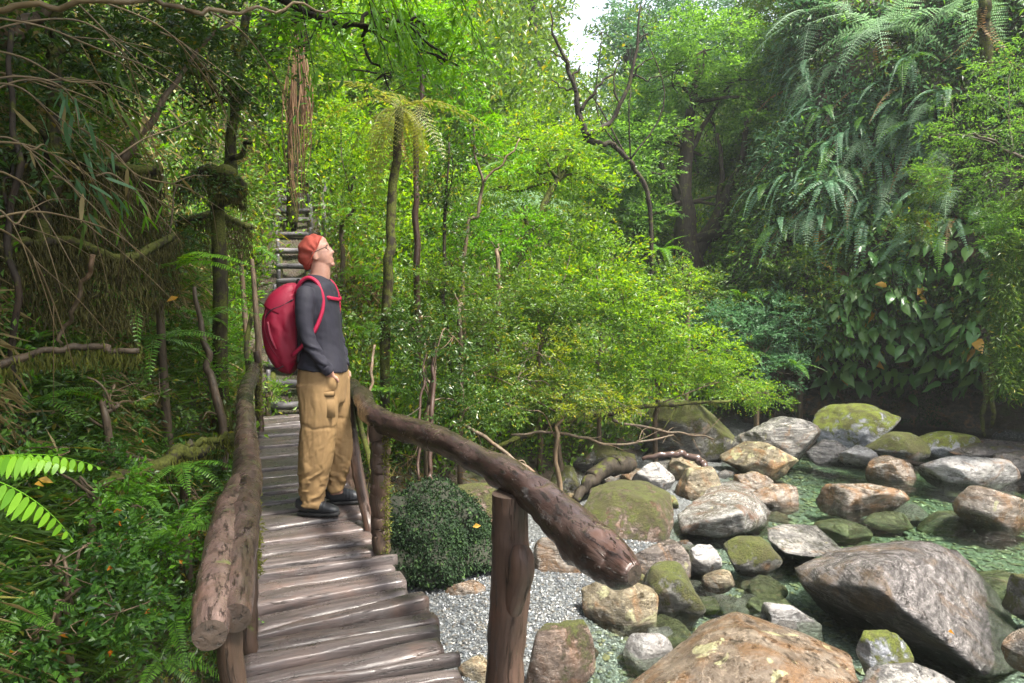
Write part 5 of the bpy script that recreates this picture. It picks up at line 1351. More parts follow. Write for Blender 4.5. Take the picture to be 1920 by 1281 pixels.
tree('crooked dark tree with bare forked branches reaching up to the gap of sky', [(1222, 420, 15.5, 8), (1208, 350, 15.5, 9), (1180, 305, 15.5, 9), (1150, 270, 15.5, 9)],
     [(1130, 60, 15.5, 30, 22), (1205, 50, 15.5, 30, 22), (1180, 160, 15.5, 26, 18), (1060, 150, 15.5, 26, 18)], 'leaf_mid', 0.08,
     limbs=[[(1100, 262, 14.8, 14), (1087, 215, 14.8, 12), (1078, 170, 14.8, 9), (1062, 120, 14.8, 8), (1040, 70, 14.8, 5), (1030, 20, 14.8, 3)], [(1100, 255, 14.8, 13), (1140, 232, 14.8, 10), (1165, 195, 14.8, 8), (1185, 140, 14.8, 7), (1195, 80, 14.8, 5), (1200, 10, 14.8, 3)],
            [(1088, 210, 14.8, 7), (1110, 180, 14.8, 6), (1130, 150, 14.8, 4), (1150, 140, 14.8, 3)], [(1086, 190, 14.8, 6), (1075, 150, 14.8, 5), (1090, 120, 14.8, 3)], [(1180, 150, 14.8, 4), (1205, 120, 14.8, 3), (1225, 110, 14.8, 2)], [(1150, 270, 15.4, 9), (1120, 268, 15.0, 11), (1097, 262, 14.8, 14)], [(1062, 120, 14.8, 4), (1050, 105, 14.8, 3), (1030, 95, 14.8, 2)], [(1165, 195, 14.8, 5), (1150, 160, 14.8, 3), (1160, 110, 14.8, 2)], [(1195, 80, 14.8, 4), (1215, 60, 14.8, 2)], [(1078, 170, 14.8, 5), (1055, 165, 14.8, 3), (1035, 150, 14.8, 2)], [(1185, 140, 14.8, 4), (1215, 150, 14.8, 3), (1240, 140, 14.8, 2)]], bark='bark', seed=sd(), cover=0.8)
# --- middle distance
tree('leaning trunk in the middle bank with moss on it', [(900, 600, 10.6, 20), (950, 520, 10.8, 20), (985, 460, 11, 18), (1015, 400, 11, 15), (1045, 340, 11.2, 11), (1075, 290, 11.4, 6)], [(1070, 280, 11.4, 75, 45), (1010, 330, 11.4, 70, 45), (1110, 340, 11.5, 60, 45), (980, 260, 12, 70, 50), (930, 350, 11.6, 60, 40)], 'leaf_lime', 0.065, bark='bark_moss', seed=sd(), cover=2.0)
tree('slender sapling with thin grey forked branches above the bushes', [(870, 470, 10, 7), (893, 400, 10, 7), (905, 345, 10, 6), (893, 290, 10, 5), (888, 240, 10, 4)], [(888, 230, 10, 60, 45), (840, 290, 10.2, 50, 35), (950, 300, 10.2, 50, 35)], 'leaf_bright', 0.06, limbs=[[(905, 345, 10, 5), (940, 310, 10, 4), (975, 260, 10, 2.5)]], bark='twig', seed=sd(), cover=1.6)
tree('dark needle-like sapling standing right of the tree fern', [(838, 640, 9, 8), (836, 500, 9, 7), (838, 380, 9, 6), (838, 270, 9, 3)], [(838, 285, 9, 36, 32), (836, 350, 9, 48, 34), (832, 420, 9, 44, 30), (846, 500, 9, 40, 34)], 'leaf_dark', 0.05, seed=sd(), cover=2.0, droop=-0.1)
tree('thin reddish trunk close behind the tree fern', [(785, 640, 9.6, 13), (784, 500, 9.6, 13), (780, 380, 9.6, 12), (782, 270, 9.6, 11), (786, 150, 9.6, 9), (780, 20, 9.6, 7)], [(790, 30, 9.6, 90, 60), (840, 120, 9.8, 80, 55), (730, 40, 9.4, 80, 60)], 'leaf_bright', 0.065, bark='post', seed=sd(), cover=2.0)
tree('mossy straight trunk in front of the slope right of the stairs', [(716, 660, 8.2, 21), (722, 560, 8.2, 20), (728, 450, 8.2, 19), (738, 350, 8.3, 18), (742, 280, 8.3, 17)], [], 'leaf_mid', 0.06, bark='bark_moss', seed=sd()) if False else None
shrub('broad lime-green bush in the middle of the bank', (1120, 700, 10.2), [(1120, 490, 10.4, 90, 62), (1170, 560, 10.2, 95, 58), (1060, 540, 10.2, 80, 55), (1230, 610, 10.3, 85, 50)], 'leaf_lime', 0.062, seed=sd(), cover=2.5, gap=0.02)
shrub('dark green dense bush below the leaning trunk', (1010, 700, 9.8), [(1010, 580, 9.8, 85, 55), (1090, 610, 9.7, 70, 45), (950, 560, 9.8, 70, 50), (1070, 430, 10.8, 75, 40)], 'leaf_mid', 0.055, seed=sd(), cover=2.5, gap=0.02)
shrub('yellow-green bush hanging towards the stream above the mossy boulders', (1230, 760, 10.6), [(1220, 690, 10.5, 90, 48), (1310, 660, 10.8, 80, 50), (1140, 680, 10.1, 80, 45), (1370, 705, 11.4, 66, 40), (1410, 735, 12, 38, 26)], 'leaf_lime', 0.05, seed=sd(), cover=2.6, gap=0.02)
shrub('small-leaved bush tinged with autumn yellow over the fallen branch', (1050, 800, 9.4), [(1060, 740, 9.2, 85, 42), (1150, 750, 9.5, 75, 30), (970, 710, 9.0, 80, 45), (1010, 660, 9.2, 80, 45)], 'leaf_yellow', 0.040, seed=sd(), cover=1.3, gap=0.08)
shrub('olive green bush under the small-leaved yellow one', (1040, 820, 9.0), [(1050, 730, 9.4, 90, 48), (950, 760, 8.8, 75, 40), (890, 700, 8.6, 75, 50)], 'leaf_mid', 0.045, seed=sd(), cover=2.0)
shrub('shadowy bush with small leaves behind the handrail bend', (800, 820, 7.8), [(800, 690, 7.9, 75, 55), (850, 630, 8.2, 70, 50), (870, 770, 7.9, 70, 40), (770, 610, 8.2, 50, 45)], 'leaf_dark', 0.045, seed=sd(), cover=2.0, gap=0.05)
shrub('grey-green bush in front of the needle-like sapling', (860, 600, 8.6), [(860, 560, 8.8, 70, 50), (800, 530, 8.9, 60, 45), (920, 610, 9, 70, 45)], 'leaf_mid', 0.048, seed=sd(), cover=2.0, gap=0.05)
shrub('bright young bush beside the fern slope right of the hiker', (930, 500, 10), [(930, 450, 10.4, 75, 45), (860, 430, 10.6, 65, 45), (1000, 440, 10.8, 60, 40)], 'leaf_bright', 0.058, seed=sd(), cover=2.2, gap=0.02)
shrub('dark bush at the foot of the spreading tree', (1330, 600, 15), [(1280, 520, 15, 70, 38), (1350, 560, 15, 80, 42), (1230, 540, 15.5, 60, 40), (1300, 600, 14.5, 80, 38)], 'leaf_mid', 0.08, seed=sd(), cover=2.6)
shrub('bluish green bush left of the cliff over the dark water edge', (1420, 720, 14), [(1400, 630, 14, 80, 42), (1470, 600, 14.2, 65, 50), (1360, 610, 14.2, 60, 40), (1440, 690, 13.8, 70, 38)], 'leaf_blue', 0.075, seed=sd(), cover=2.6)
shrub('glossy bush clinging to the left shoulder of the cliff', (1500, 560, 14.5), [(1500, 500, 14.6, 65, 50), (1440, 480, 15, 60, 45), (1530, 560, 14.2, 50, 45), (1500, 400, 15, 55, 45)], 'leaf_mid', 0.075, seed=sd(), cover=2.4)
shrub('yellowish sprig bush leaning out beneath the spreading tree', (1290, 540, 13.5), [(1290, 520, 13.4, 34, 26), (1262, 555, 13.3, 34, 24)], 'leaf_lime', 0.06, seed=sd(), cover=2.0)
shrub('small leafy bush leaning over the left end of the dark cave', (1420, 740, 13), [(1440, 745, 13, 46, 22), (1395, 740, 12.6, 40, 22)], 'leaf_lime', 0.05, seed=sd(), cover=1.8)
# --- left side
tree('dark mossy tree rising from the left bank with a swollen burl', [(405, 430, 7, 26), (412, 385, 7, 28), (425, 335, 7, 30), (432, 270, 7.0, 20), (440, 190, 7.1, 20), (450, 110, 7.1, 18), (462, 20, 7.2, 15)], [(420, 60, 6.8, 110, 70), (500, 110, 7.4, 80, 60), (350, 130, 6.4, 90, 60), (560, 30, 7.6, 90, 50), (400, 190, 6.9, 70, 50)], 'leaf_dark', 0.06, limbs=[[(432, 300, 7, 12), (455, 285, 6.9, 10), (468, 262, 6.8, 6)]], bark='bark_moss', seed=sd(), cover=2.0)
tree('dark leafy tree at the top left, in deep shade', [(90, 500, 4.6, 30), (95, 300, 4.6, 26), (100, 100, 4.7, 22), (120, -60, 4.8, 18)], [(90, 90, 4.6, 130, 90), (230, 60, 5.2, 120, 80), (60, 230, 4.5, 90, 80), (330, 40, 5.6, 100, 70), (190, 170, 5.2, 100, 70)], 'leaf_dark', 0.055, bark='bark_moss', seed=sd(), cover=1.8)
tree('thin upright dark stem at the far left', [(28, 760, 3.6, 12), (26, 600, 3.6, 12), (30, 400, 3.7, 12), (28, 230, 3.8, 10), (20, 60, 3.9, 9)], [(20, 330, 3.8, 60, 60)], 'leaf_dark', 0.05, bark='bark', seed=sd(), cover=1.0)
tree('branch-like leafy tree overhanging the path with long bright leaves', [(300, -60, 7.0, 40), (420, -50, 6.2, 26), (560, 10, 5.6, 14), (680, 50, 5.2, 9), (800, 90, 5.0, 5)], [(600, 30, 5.6, 90, 42), (700, 60, 5.3, 95, 45), (790, 40, 5.2, 80, 42), (830, 110, 5.0, 55, 32), (720, 140, 5.2, 70, 35), (560, 80, 5.8, 60, 35)], 'leaf_bright', 0.085, Wl=0.024, seed=sd(), cover=1.15, per=12, droop=0.45, length=0.30, ground_base=False)
shrub('bright lacy bush beside the top of the stairs', (640, 440, 11), [(665, 330, 10.5, 45, 50), (640, 240, 10.6, 45, 60), (690, 420, 10, 45, 45)], 'leaf_lime', 0.055, seed=sd(), cover=1.7, gap=0.06)
shrub('olive bush on the bank left of the stairs', (450, 480, 9), [(430, 440, 8.8, 45, 50), (440, 350, 9.2, 45, 50), (400, 510, 8, 50, 45)], 'leaf_mid', 0.045, seed=sd(), cover=1.6, gap=0.08)
shrub('mid green bush on the left bank under the arching canes', (300, 520, 5.6), [(300, 440, 5.8, 75, 50), (370, 330, 6.2, 60, 55), (240, 520, 5.2, 60, 50)], 'leaf_dark', 0.045, seed=sd(), cover=1.3, gap=0.08)
shrub('glossy round-leaved shrub filling the bottom left corner', (120, 1200, 2.9), [(100, 1060, 2.9, 130, 80), (230, 1010, 3.2, 100, 70), (60, 1200, 2.6, 120, 80), (220, 1150, 2.9, 110, 80)], 'leaf_gloss', 0.034, Wl=0.020, seed=sd(), cover=1.7, length=0.10, per=14)
shrub('brighter small-leaved shrub just above the glossy corner shrub', (180, 980, 3.6), [(170, 920, 3.6, 110, 50), (270, 980, 3.9, 80, 60), (320, 1040, 3.9, 50, 50), (60, 880, 3.2, 70, 50)], 'leaf_bright', 0.032, Wl=0.019, seed=sd(), cover=1.5, length=0.10)
shrub('leafy shrub under the mossy log prop left of the bridge', (330, 900, 4.8), [(310, 870, 4.6, 80, 36), (370, 930, 4.7, 40, 40), (230, 850, 4.2, 70, 45), (340, 990, 4.4, 50, 35)], 'leaf_gloss', 0.032, Wl=0.018, seed=sd(), cover=1.5, length=0.10)
shrub('dull green shrub on the left bank above the mossy log prop', (200, 800, 4.4), [(200, 740, 4.6, 90, 50), (300, 740, 5.2, 70, 50), (80, 780, 4.0, 80, 50), (110, 680, 4.4, 70, 45)], 'leaf_mid', 0.034, Wl=0.018, seed=sd(), cover=1.1, length=0.11, gap=0.05)
shrub('bright shrub next to the far end of the left handrail', (400, 760, 7.2), [(410, 640, 7.6, 45, 50), (380, 700, 6.8, 45, 40), (440, 560, 8.2, 35, 45)], 'leaf_bright', 0.036, seed=sd(), cover=1.3, gap=0.06)
shrub('tiny bright bush growing between handrail and stairs', (500, 745, 8.7), [(503, 735, 8.7, 20, 24)], 'leaf_lime', 0.03, seed=sd(), cover=2.0)
shade_tree = tree('tall tree whose dark crown hangs over the left bank above the picture', [(-400, 900, 3.6, 60), (-420, 500, 3.7, 55), (-430, 100, 3.8, 45), (-440, -250, 3.9, 30)], [], 'leaf_dark', 0.08, bark='bark_moss', seed=sd())
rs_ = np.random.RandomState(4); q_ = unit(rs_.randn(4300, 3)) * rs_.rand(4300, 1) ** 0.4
C_ = np.array((-1.6, 2.9, 6.8)) + q_ * np.array((4.9, 4.6, 0.8)); C_ = C_[(fbm(C_ * 0.9, 3, 5) > 0.02) | (C_[:, 0] < -1.0)]; A_ = rs_.randn(len(C_), 3) * 0.6  # crown added out of view to block sun, thinned over bridge for dappled light
o_ = obj('crown', leafsprays('crown', rs_, C_, A_, 'leaf_dark', 0.12, 0.055, 16, 0.5, 0.2, 0.5), shade_tree); o_.location = -shade_tree.location
# --- cliff shrubs
shrub('lime feathery shrub hanging from the top right of the cliff', (1960, 330, 10.6), [(1830, 250, 10.6, 80, 34), (1770, 330, 10.8, 60, 28), (1890, 320, 10.4, 70, 40), (1850, 180, 11, 70, 36), (1910, 220, 10.5, 60, 40), (1900, 120, 11, 70, 40), (1760, 260, 11, 50, 20)], 'leaf_green', 0.05, Wl=0.014, seed=sd(), cover=0.95, gap=0.08, ground_base=False, droop=0.3, flat=0.3)
shrub('small green bush halfway up the cliff above the large drooping leaves', (1720, 450, 13.2), [(1720, 420, 12.9, 40, 42), (1740, 340, 12.9, 34, 34)], 'leaf_mid', 0.045, seed=sd(), cover=2.0, ground_base=False)
shrub('bushy growth at the right edge above the hanging grass', (1930, 450, 10.4), [(1900, 450, 10.2, 50, 50), (1860, 400, 10.6, 40, 36)], 'leaf_green', 0.045, Wl=0.015, seed=sd(), cover=2.0, ground_base=False)

# ================================================================== TREE FERNS
def treefern(label, rows, key, n, size, seed, dead=10, tilt=(-10, 40), skirt=0.9, deadlen=1.0):
    tp, tr_r = pxpath(rows)
    gz_ = float(terrain(tp[0][0], tp[0][1])) - 0.1
    tp[0][2] = min(tp[0][2], gz_ + 0.1) if tp[0][2] - gz_ < 3 else tp[0][2]
    t = thing('tree_fern', label, 'tree fern', tp[0])
    V, F = tube(tp, tr_r, 10, 30, 0.03, seed, 0.16)
    obj('trunk', Geo().add(V, F).mesh('trunk', M['bark_moss'], True, tp[0]), t)
    r = random.Random(seed); top = tp[-1] - tp[0]
    for i in range(n):
        obj('frond', FR[f'{key}{i % 3}'], t, top, (r.uniform(-.3, .3), R(-r.uniform(*tilt)), R(i * 360 / n + r.uniform(-15, 15))), size * r.uniform(0.8, 1.15))
    for i in range(dead):
        obj('dead_frond', FR[f'rust{i % 3}'], t, top - np.array((0, 0, 0.1)), (r.uniform(-.4, .4), R(r.uniform(48, 72)), R(i * 360 / dead + r.uniform(-15, 15))), skirt * r.uniform(0.7, 1.1))
    return t
treefern('tree fern with yellow-green crown and rusty hanging fronds right of the stairs', [(722, 660, 8.4, 20), (724, 560, 8.4, 20), (730, 450, 8.4, 19), (738, 350, 8.5, 18), (745, 260, 8.5, 17), (748, 205, 8.5, 16)], 'lime', 15, 1.0, 5, 3, (-30, 30), 0.6)
treefern('pale tree fern on the crest of the cliff at the top right', [(1640, 190, 14.6, 18), (1650, 110, 14.6, 18), (1655, 60, 14.6, 18)], 'tree', 12, 1.7, 6, 4, (-15, 35), 1.2)
treefern('pale tree fern leaning out at the top of the cliff, left one', [(1560, 170, 16, 16), (1545, 90, 16, 16), (1535, 40, 16, 16)], 'tree', 12, 1.7, 7, 4, (-15, 35), 1.2)
treefern('tree fern with brown dead fronds in the top right corner', [(1850, 140, 12.6, 20), (1848, 60, 12.6, 20), (1845, -10, 12.6, 20)], 'tree', 11, 1.5, 8, 6, (-15, 35), 0.9)
treefern('shaded tree fern half hidden under the leafy branches behind the stairs', [(545, 390, 12.6, 22), (552, 260, 12.4, 22), (560, 120, 12.3, 24), (562, 40, 12.2, 24)], 'slim', 10, 1.6, 9, 0, (-10, 30), 2.2)
treefern('distant pale tree fern in the green slope beside the spreading tree', [(1190, 470, 19, 8), (1192, 400, 19, 8)], 'tree', 9, 1.5, 10, 2, (-10, 35), 0.8)
treefern('far tree fern seen between the bushes behind the leaning trunk', [(1000, 460, 14, 8), (985, 385, 14, 8)], 'tree', 9, 1.3, 11, 2, (-10, 35), 0.8)
# dead frond bundle hanging beside the stairs
db = thing('dead_fronds', 'long reddish-brown bundle of dead fronds hanging above the stairs', 'dead fronds', P(560, 150, 10.5))
r = random.Random(3)
for i in range(34):
    w_ = r.uniform(-30, 30); e0 = r.uniform(0.2, 1.0); yb = r.uniform(230, 330) if i % 3 else r.uniform(330, 412); dz = r.uniform(-.12, .12)
    pts = np.array([P(560 + w_ * 0.5, 60 + r.uniform(-30, 60), 10.5 + dz), P(560 + w_, 60 + (yb - 60) * 0.5, 10.45 + dz), P(562 + w_ * 0.9 + r.uniform(-4, 4), 60 + (yb - 60) * 0.8, 10.45 + dz), P(563 + w_ * (0.35 if i % 3 == 0 else e0), yb, 10.45 + dz)])
    V, F = tube(pts, [0.004, 0.008, 0.007, 0.002], 5, 14, 0.03, i, 0.5)
    obj('dead_frond', Geo().add(V, F).mesh('dead_frond', M['leaf_dead'], False, np.array(db.location)), db)

# ================================================================== CLIFF PLANTS
def broad_mesh(m, seed):
    r = np.random.RandomState(seed)
    t = np.array([0, 0.06, 0.2, 0.4, 0.62, 0.82, 1.0]); w = np.array([0.0, 0.10, 0.185, 0.20, 0.155, 0.08, 0.0]) * (1 + 0.15 * r.randn())
    V = []
    for a, b_ in zip(t, w):
        z0 = 0.12 * a - 0.30 * a * a
        V += [(a, 0, z0), (a - 0.05 * (b_ > 0) , b_, z0 - 0.18 * b_ + 0.03 * r.randn() * (b_ > 0)), (a - 0.05 * (b_ > 0), -b_, z0 - 0.18 * b_ + 0.03 * r.randn() * (b_ > 0))]
    F = []
    for i in range(6):
        k = i * 3
        F += [(k, k + 3, k + 4, k + 1), (k, k + 2, k + 5, k + 3)]
    return make_mesh('leaf', np.array(V), np.array(F), M[m], True)
BRD = [broad_mesh('broad', 1), broad_mesh('broad', 2), broad_mesh('broad_light', 3), broad_mesh('broad_light', 4), broad_mesh('broad_yellow', 5)]
def look_rot(d, up):
    d = Vector([float(a) for a in d]).normalized(); up = Vector([float(a) for a in up])
    y = up.cross(d).normalized(); z = d.cross(y)
    return Matrix((d, y, z)).transposed().to_euler()
def cliffplant(px, py, n, size, seed, label, group):
    h_ = hit(px, py, cbvh)
    if h_ is None: return
    r = np.random.RandomState(seed); c, nn_ = h_
    nn_ = unit(np.array((nn_[0], nn_[1], 0.0)) + 1e-6)
    t = thing('broad_leaved_plant', label, 'plant', c, 0, group)
    side = np.cross(nn_, (0, 0, 1.0))
    for i in range(n):
        a = (i / max(n - 1, 1) - 0.5) * 2
        d = nn_ * (0.55 + 0.3 * r.rand()) + side * a * 0.75 + np.array((0, 0, -0.75 + 0.3 * r.randn()))
        off = nn_ * (0.10 + 0.12 * r.rand()) + side * a * 0.26 * size * 2 + np.array((0, 0, 0.12 * r.randn()))
        me = BRD[r.choice([0, 1, 2, 3, 4], p=[.3, .27, .22, .17, .04])]
        o = obj('leaf', me, t, off, look_rot(d, nn_ + np.array((0, 0, 0.6)) + 0.3 * r.randn(3)), float(size * r.uniform(0.7, 1.25)))
rs = np.random.RandomState(12)
spots = []
tries = 0
while len(spots) < 98 and tries < 9000:
    tries += 1
    px_r, py_r = rs.uniform(1525, 1885), rs.uniform(395, 725)
    if py_r > 712 - 30 * abs(math.sin(px_r / 45)) + 25: continue
    if rs.rand() > 0.2 + 0.8 * (py_r - 380) / 330: continue
    if all(math.hypot(px_r - a, (py_r - b_) * 1.2) > 20 for a, b_ in spots): spots.append((px_r, py_r))
spots.sort(key=lambda a: (round(a[1] / 80), a[0]))
ORD = ['first', 'second', 'third', 'fourth', 'fifth', 'sixth', 'seventh', 'eighth', 'ninth', 'tenth', 'eleventh', 'twelfth', 'thirteenth', 'fourteenth', 'fifteenth', 'sixteenth', 'seventeenth', 'eighteenth', 'nineteenth', 'twentieth', 'twenty-first', 'twenty-second', 'twenty-third', 'twenty-fourth', 'twenty-fifth', 'twenty-sixth', 'twenty-seventh', 'twenty-eighth', 'twenty-ninth', 'thirtieth', 'thirty-first', 'thirty-second', 'thirty-third', 'thirty-fourth', 'thirty-fifth']
ROWN = {9: 'lowest row, right over the dark cave', 8: 'second row up from the dark cave', 7: 'middle row of the cliff', 6: 'row under the drooping ferns', 5: 'topmost row, among the drooping ferns'}
cnt_ = {}
for i, (a, b_) in enumerate(spots):
    row = int(round(b_ / 80)); k_ = cnt_.get(row, 0); cnt_[row] = k_ + 1
    cliffplant(a, b_, int(rs.randint(3, 7)), 0.36, i, f'broad-leaved cliff plant, {ORD[k_]} from the left in the {ROWN.get(row, ROWN[5])}', 'broad-leaved plants hanging on the cliff')
rs = np.random.RandomState(21)
fs_ = []
tries = 0
while len(fs_) < 60 and tries < 6000:
    tries += 1
    px_r, py_r = rs.uniform(1440, 1800), rs.uniform(110, 470)
    if px_r + 0.35 * py_r < 1540 or px_r - 0.2 * py_r > 1745: continue
    if all(math.hypot(px_r - a, py_r - b_) > 24 for a, b_ in fs_): fs_.append((px_r, py_r))
fs_.sort(key=lambda q: (round(q[1] / 90), q[0]))
FROW = {1: 'top row at the cliff crest', 2: 'second row below the crest', 3: 'third row below the crest', 4: 'fourth row below the crest', 5: 'lowest row, above the broad leaves'}
cnt_ = {}
for i, (a, b_) in enumerate(fs_):
    h_ = hit(a, b_, cbvh)
    if h_ is None: continue
    row = min(5, max(1, int(round(b_ / 90)))); k_ = cnt_.get(row, 0); cnt_[row] = k_ + 1
    n2 = h_[1]; azn = math.degrees(math.atan2(n2[1], n2[0]))
    fern(f'drooping cliff fern, {ORD[k_]} from the left in the {FROW[row]}', h_[0] + unit(n2) * 0.05, [['blue0', 'blue1', 'blue2'], ['tree1', 'blue1', 'tree2'], ['slim1', 'blue2', 'blue0'], ['blue1', 'rust0', 'blue2']][i % 4], 7, 0.95, 'drooping ferns on the cliff', (-25, 20), azn - 38, 105, i)
# tufts and creepers over the whole cliff
def cover_surface(name, label, N_, sampler, m, L, Wl, seed, up=0.3, out=0.7, jitter=0.03, parent=None):
    r = np.random.RandomState(seed)
    C, Nn = sampler(r, N_)
    n = len(C)
    D = Nn * out + r.randn(n, 3) * 0.55 + np.array((0, 0, up))
    NN = Nn * 0.5 + np.array((0, 0, 0.8)) + r.randn(n, 3) * 0.4
    s = (0.6 + 0.8 * r.rand(n))
    Ls = L(C) * s if callable(L) else L * s
    Ws = Ls * Wl
    V, F = leaf_geo(C + Nn * jitter * r.rand(n, 1), D, NN, Ls, Ws)
    return tag(obj(name, make_mesh(name, V, F, M[m], False), parent), label, kind='stuff')
CVg = CV.reshape(CA_, CB_, 3)
du = np.gradient(CVg, axis=0); dv_ = np.gradient(CVg, axis=1)
CN = unit(np.cross(dv_, du)); CN = CN * np.sign((CN * (-np.concatenate([inn, np.zeros((len(inn), 1))], 1))[:, None]).sum(-1, keepdims=True))
def cliff_sampler(zlo, zhi, slo=0.0, shi=1.0, clump=1.6, thr=-0.1, spread=0.06):
    def f(r, N_):
        n = int(N_ * 2.4)
        i = (r.uniform(slo, shi, n) * (CA_ - 2)); j = r.uniform(0, CB_ - 2, n)
        zz = r.uniform(zlo, zhi, n); j = np.interp(zz, zs_, np.arange(CB_))
        i0, j0 = i.astype(int), np.clip(j.astype(int), 0, CB_ - 2)
        fi, fj = (i - i0)[:, None], (j - j0)[:, None]
        c = CVg[i0, j0] * (1 - fi) * (1 - fj) + CVg[i0 + 1, j0] * fi * (1 - fj) + CVg[i0, j0 + 1] * (1 - fi) * fj + CVg[i0 + 1, j0 + 1] * fi * fj
        k = fbm(c * clump, 3, 77) > thr
        c, n_ = c[k][:N_], CN[i0, j0][k][:N_]
        return c + r.randn(len(c), 3) * spread, n_
    return f
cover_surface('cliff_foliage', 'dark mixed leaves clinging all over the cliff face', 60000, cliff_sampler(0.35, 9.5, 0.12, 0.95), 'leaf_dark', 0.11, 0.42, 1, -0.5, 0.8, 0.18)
cover_surface('cliff_creepers', 'mid green creepers hanging on the cliff face', 36000, cliff_sampler(0.3, 10, 0.12, 0.9, 1.1, 0.05, 0.1), 'leaf_mid', 0.10, 0.38, 2, -0.7, 0.8, 0.28)
cover_surface('cliff_herbs', 'blue-green herbs high on the cliff', 42000, cliff_sampler(3.0, 16, 0.05, 0.95, 0.9, 0.0, 0.12), 'leaf_blue', 0.14, 0.3, 3, -0.3, 0.9, 0.35)
cover_surface('cliff_bright_leaves', 'lighter green leaf clumps scattered over the cliff', 15000, cliff_sampler(0.4, 8, 0.12, 0.95, 1.3, 0.15, 0.12), 'leaf_green', 0.12, 0.34, 7, -0.5, 0.9, 0.38)
cover_surface('cliff_moss', 'olive moss on the rock around the cave', 26000, cliff_sampler(-1.3, 0.6, 0.12, 0.95, 2.0, 0.0, 0.02), 'ivy', 0.05, 0.5, 4, -0.4, 0.5, 0.03)
# hanging grass curtain
r_ = np.random.RandomState(6)
hg = thing('hanging_grass', 'long curtain of bright grass hanging down the right edge of the cliff', 'grass', P(1910, 400, 10.2))
cs, ds = [], []
for k in range(2300):
    px_r = 1870 + 90 * r_.rand(); py_r = 350 + 370 * r_.rand() ** 0.9
    left = 1862 + 26 * math.sin(py_r / 60.0) * 0.4 + (20 if py_r > 600 else 0)
    if px_r < left: continue
    cs.append(P(px_r, py_r, 10.1 + 0.35 * r_.rand())); ds.append((-0.28 + 0.25 * r_.randn(), -0.25 + 0.2 * r_.randn(), -1))
cs = np.array(cs); ds = np.array(ds)
keep_ = fbm(cs * 2.6, 3, 8) > -0.18; cs, ds = cs[keep_], ds[keep_]
V, F = leaf_geo(cs[::3], ds[::3], np.tile((-0.5, -0.8, 0.5), (len(cs[::3]), 1)) + 0.3 * r_.randn(len(cs[::3]), 3), 0.16 + 0.2 * r_.rand(len(cs[::3])), 0.014)
V2, F2 = spray_leaves(r_, cs, ds + 0.5 * r_.randn(*ds.shape), 0.085, 0.016, 12, 0.26, 0.3, 0.5)
G = Geo().add(V2, F2)
tag(obj('sprays', G.mesh('sprays', M['leaf_mid'], False, np.array(hg.location)), hg), kind='stuff')
tag(obj('blades', Geo().add(V, F).mesh('blades', M['leaf_bright'], False, np.array(hg.location)), hg), kind='stuff')
obj('root_mat', Geo().add(*tube(np.array([P(1935, 330, 10.7), P(1925, 450, 10.6), P(1930, 600, 10.6), P(1935, 720, 10.6)]), [0.12, 0.2, 0.2, 0.08], 12, 24, 0.1, 3, 0.2)).mesh('root_mat', M['bark'], True, np.array(hg.location)), hg)
# hanging roots / dry vines on the cliff
for k, (a, b_, c_) in enumerate([(1640, 330, 420), (1655, 300, 440), (1700, 200, 330), (1785, 170, 330), (1610, 420, 520), (1735, 300, 420), (1860, 640, 800), (1842, 690, 815)]):
    h_ = hit(a, b_, cbvh); h2 = hit(a + 4, c_, cbvh)
    if h_ is None: continue
    dd = h_[0][1] - 0.35
    rr = 0.006 if k < 6 else 0.05
    V, F = tube(np.array([P(a, b_, dd), P(a + 3, (b_ + c_) / 2, dd - 0.03), P(a - 2, c_, dd)]), [rr, rr, rr * 0.7], 6, 14, 0.05, k, 0.1)
    tag(obj('hanging_root', Geo().add(V, F).mesh('hanging_root', M['twig' if k < 6 else 'bark_moss'], True)), ['thin dry root dangling on the upper cliff, leftmost pair', 'thin dry root dangling beside the leftmost one', 'dry root dangling from the cliff crest', 'dry root dangling under the corner tree fern', 'short dry root among the broad leaves', 'dry root over the cliff bush', 'thick brown root reaching from the cliff into the cave at right', 'second thick root left of the brown one in the cave'][k], 'root')

# ================================================================== GROUND COVER
def view_sampler(x0, y0, x1, y1, bv, zmin=-1.22, clump=0.9, thr=-0.2, seed=0, dmin=1.6, dmax=60, jit=0.7):
    def f(r, N_):
        C, Nn = [], []
        px_ = r.uniform(x0, x1, N_ * 2); py_ = r.uniform(y0, y1, N_ * 2); oo = r.randn(N_ * 2, 3) * jit
        for k in range(N_ * 2):
            u, w = ray(px_[k], py_[k])
            o_ = Vector((oo[k, 0], oo[k, 1] * 0.6, CAMZ + abs(oo[k, 2]) * 0.5))
            r_ = bv.ray_cast(o_, Vector((u, 1.0, w)).normalized())
            if r_[0] is None or r_[0].z < zmin or not (dmin < r_[0].y < dmax): continue
            n_ = r_[1]
            if n_.z < 0: n_ = -n_
            C.append(r_[0][:]); Nn.append(n_[:])
            if len(C) >= N_ * 1.6: break
        C = np.array(C); Nn = np.array(Nn)
        k = fbm(C * clump, 3, 55 + seed) > thr
        s_, t_ = bridge_st(C[:, 0], C[:, 1])
        k &= ~((s_ > -0.12) & (s_ < 0.95) & (t_ > -3) & (t_ < BLEN + 0.1))
        xs = np.interp(C[:, 1], _sd, _sx)
        k &= ~((np.abs(C[:, 0] - xs + 0.05) < 0.62) & (C[:, 1] > 7.6) & (C[:, 1] < 14.5))
        return C[k][:N_], Nn[k][:N_]
    return f
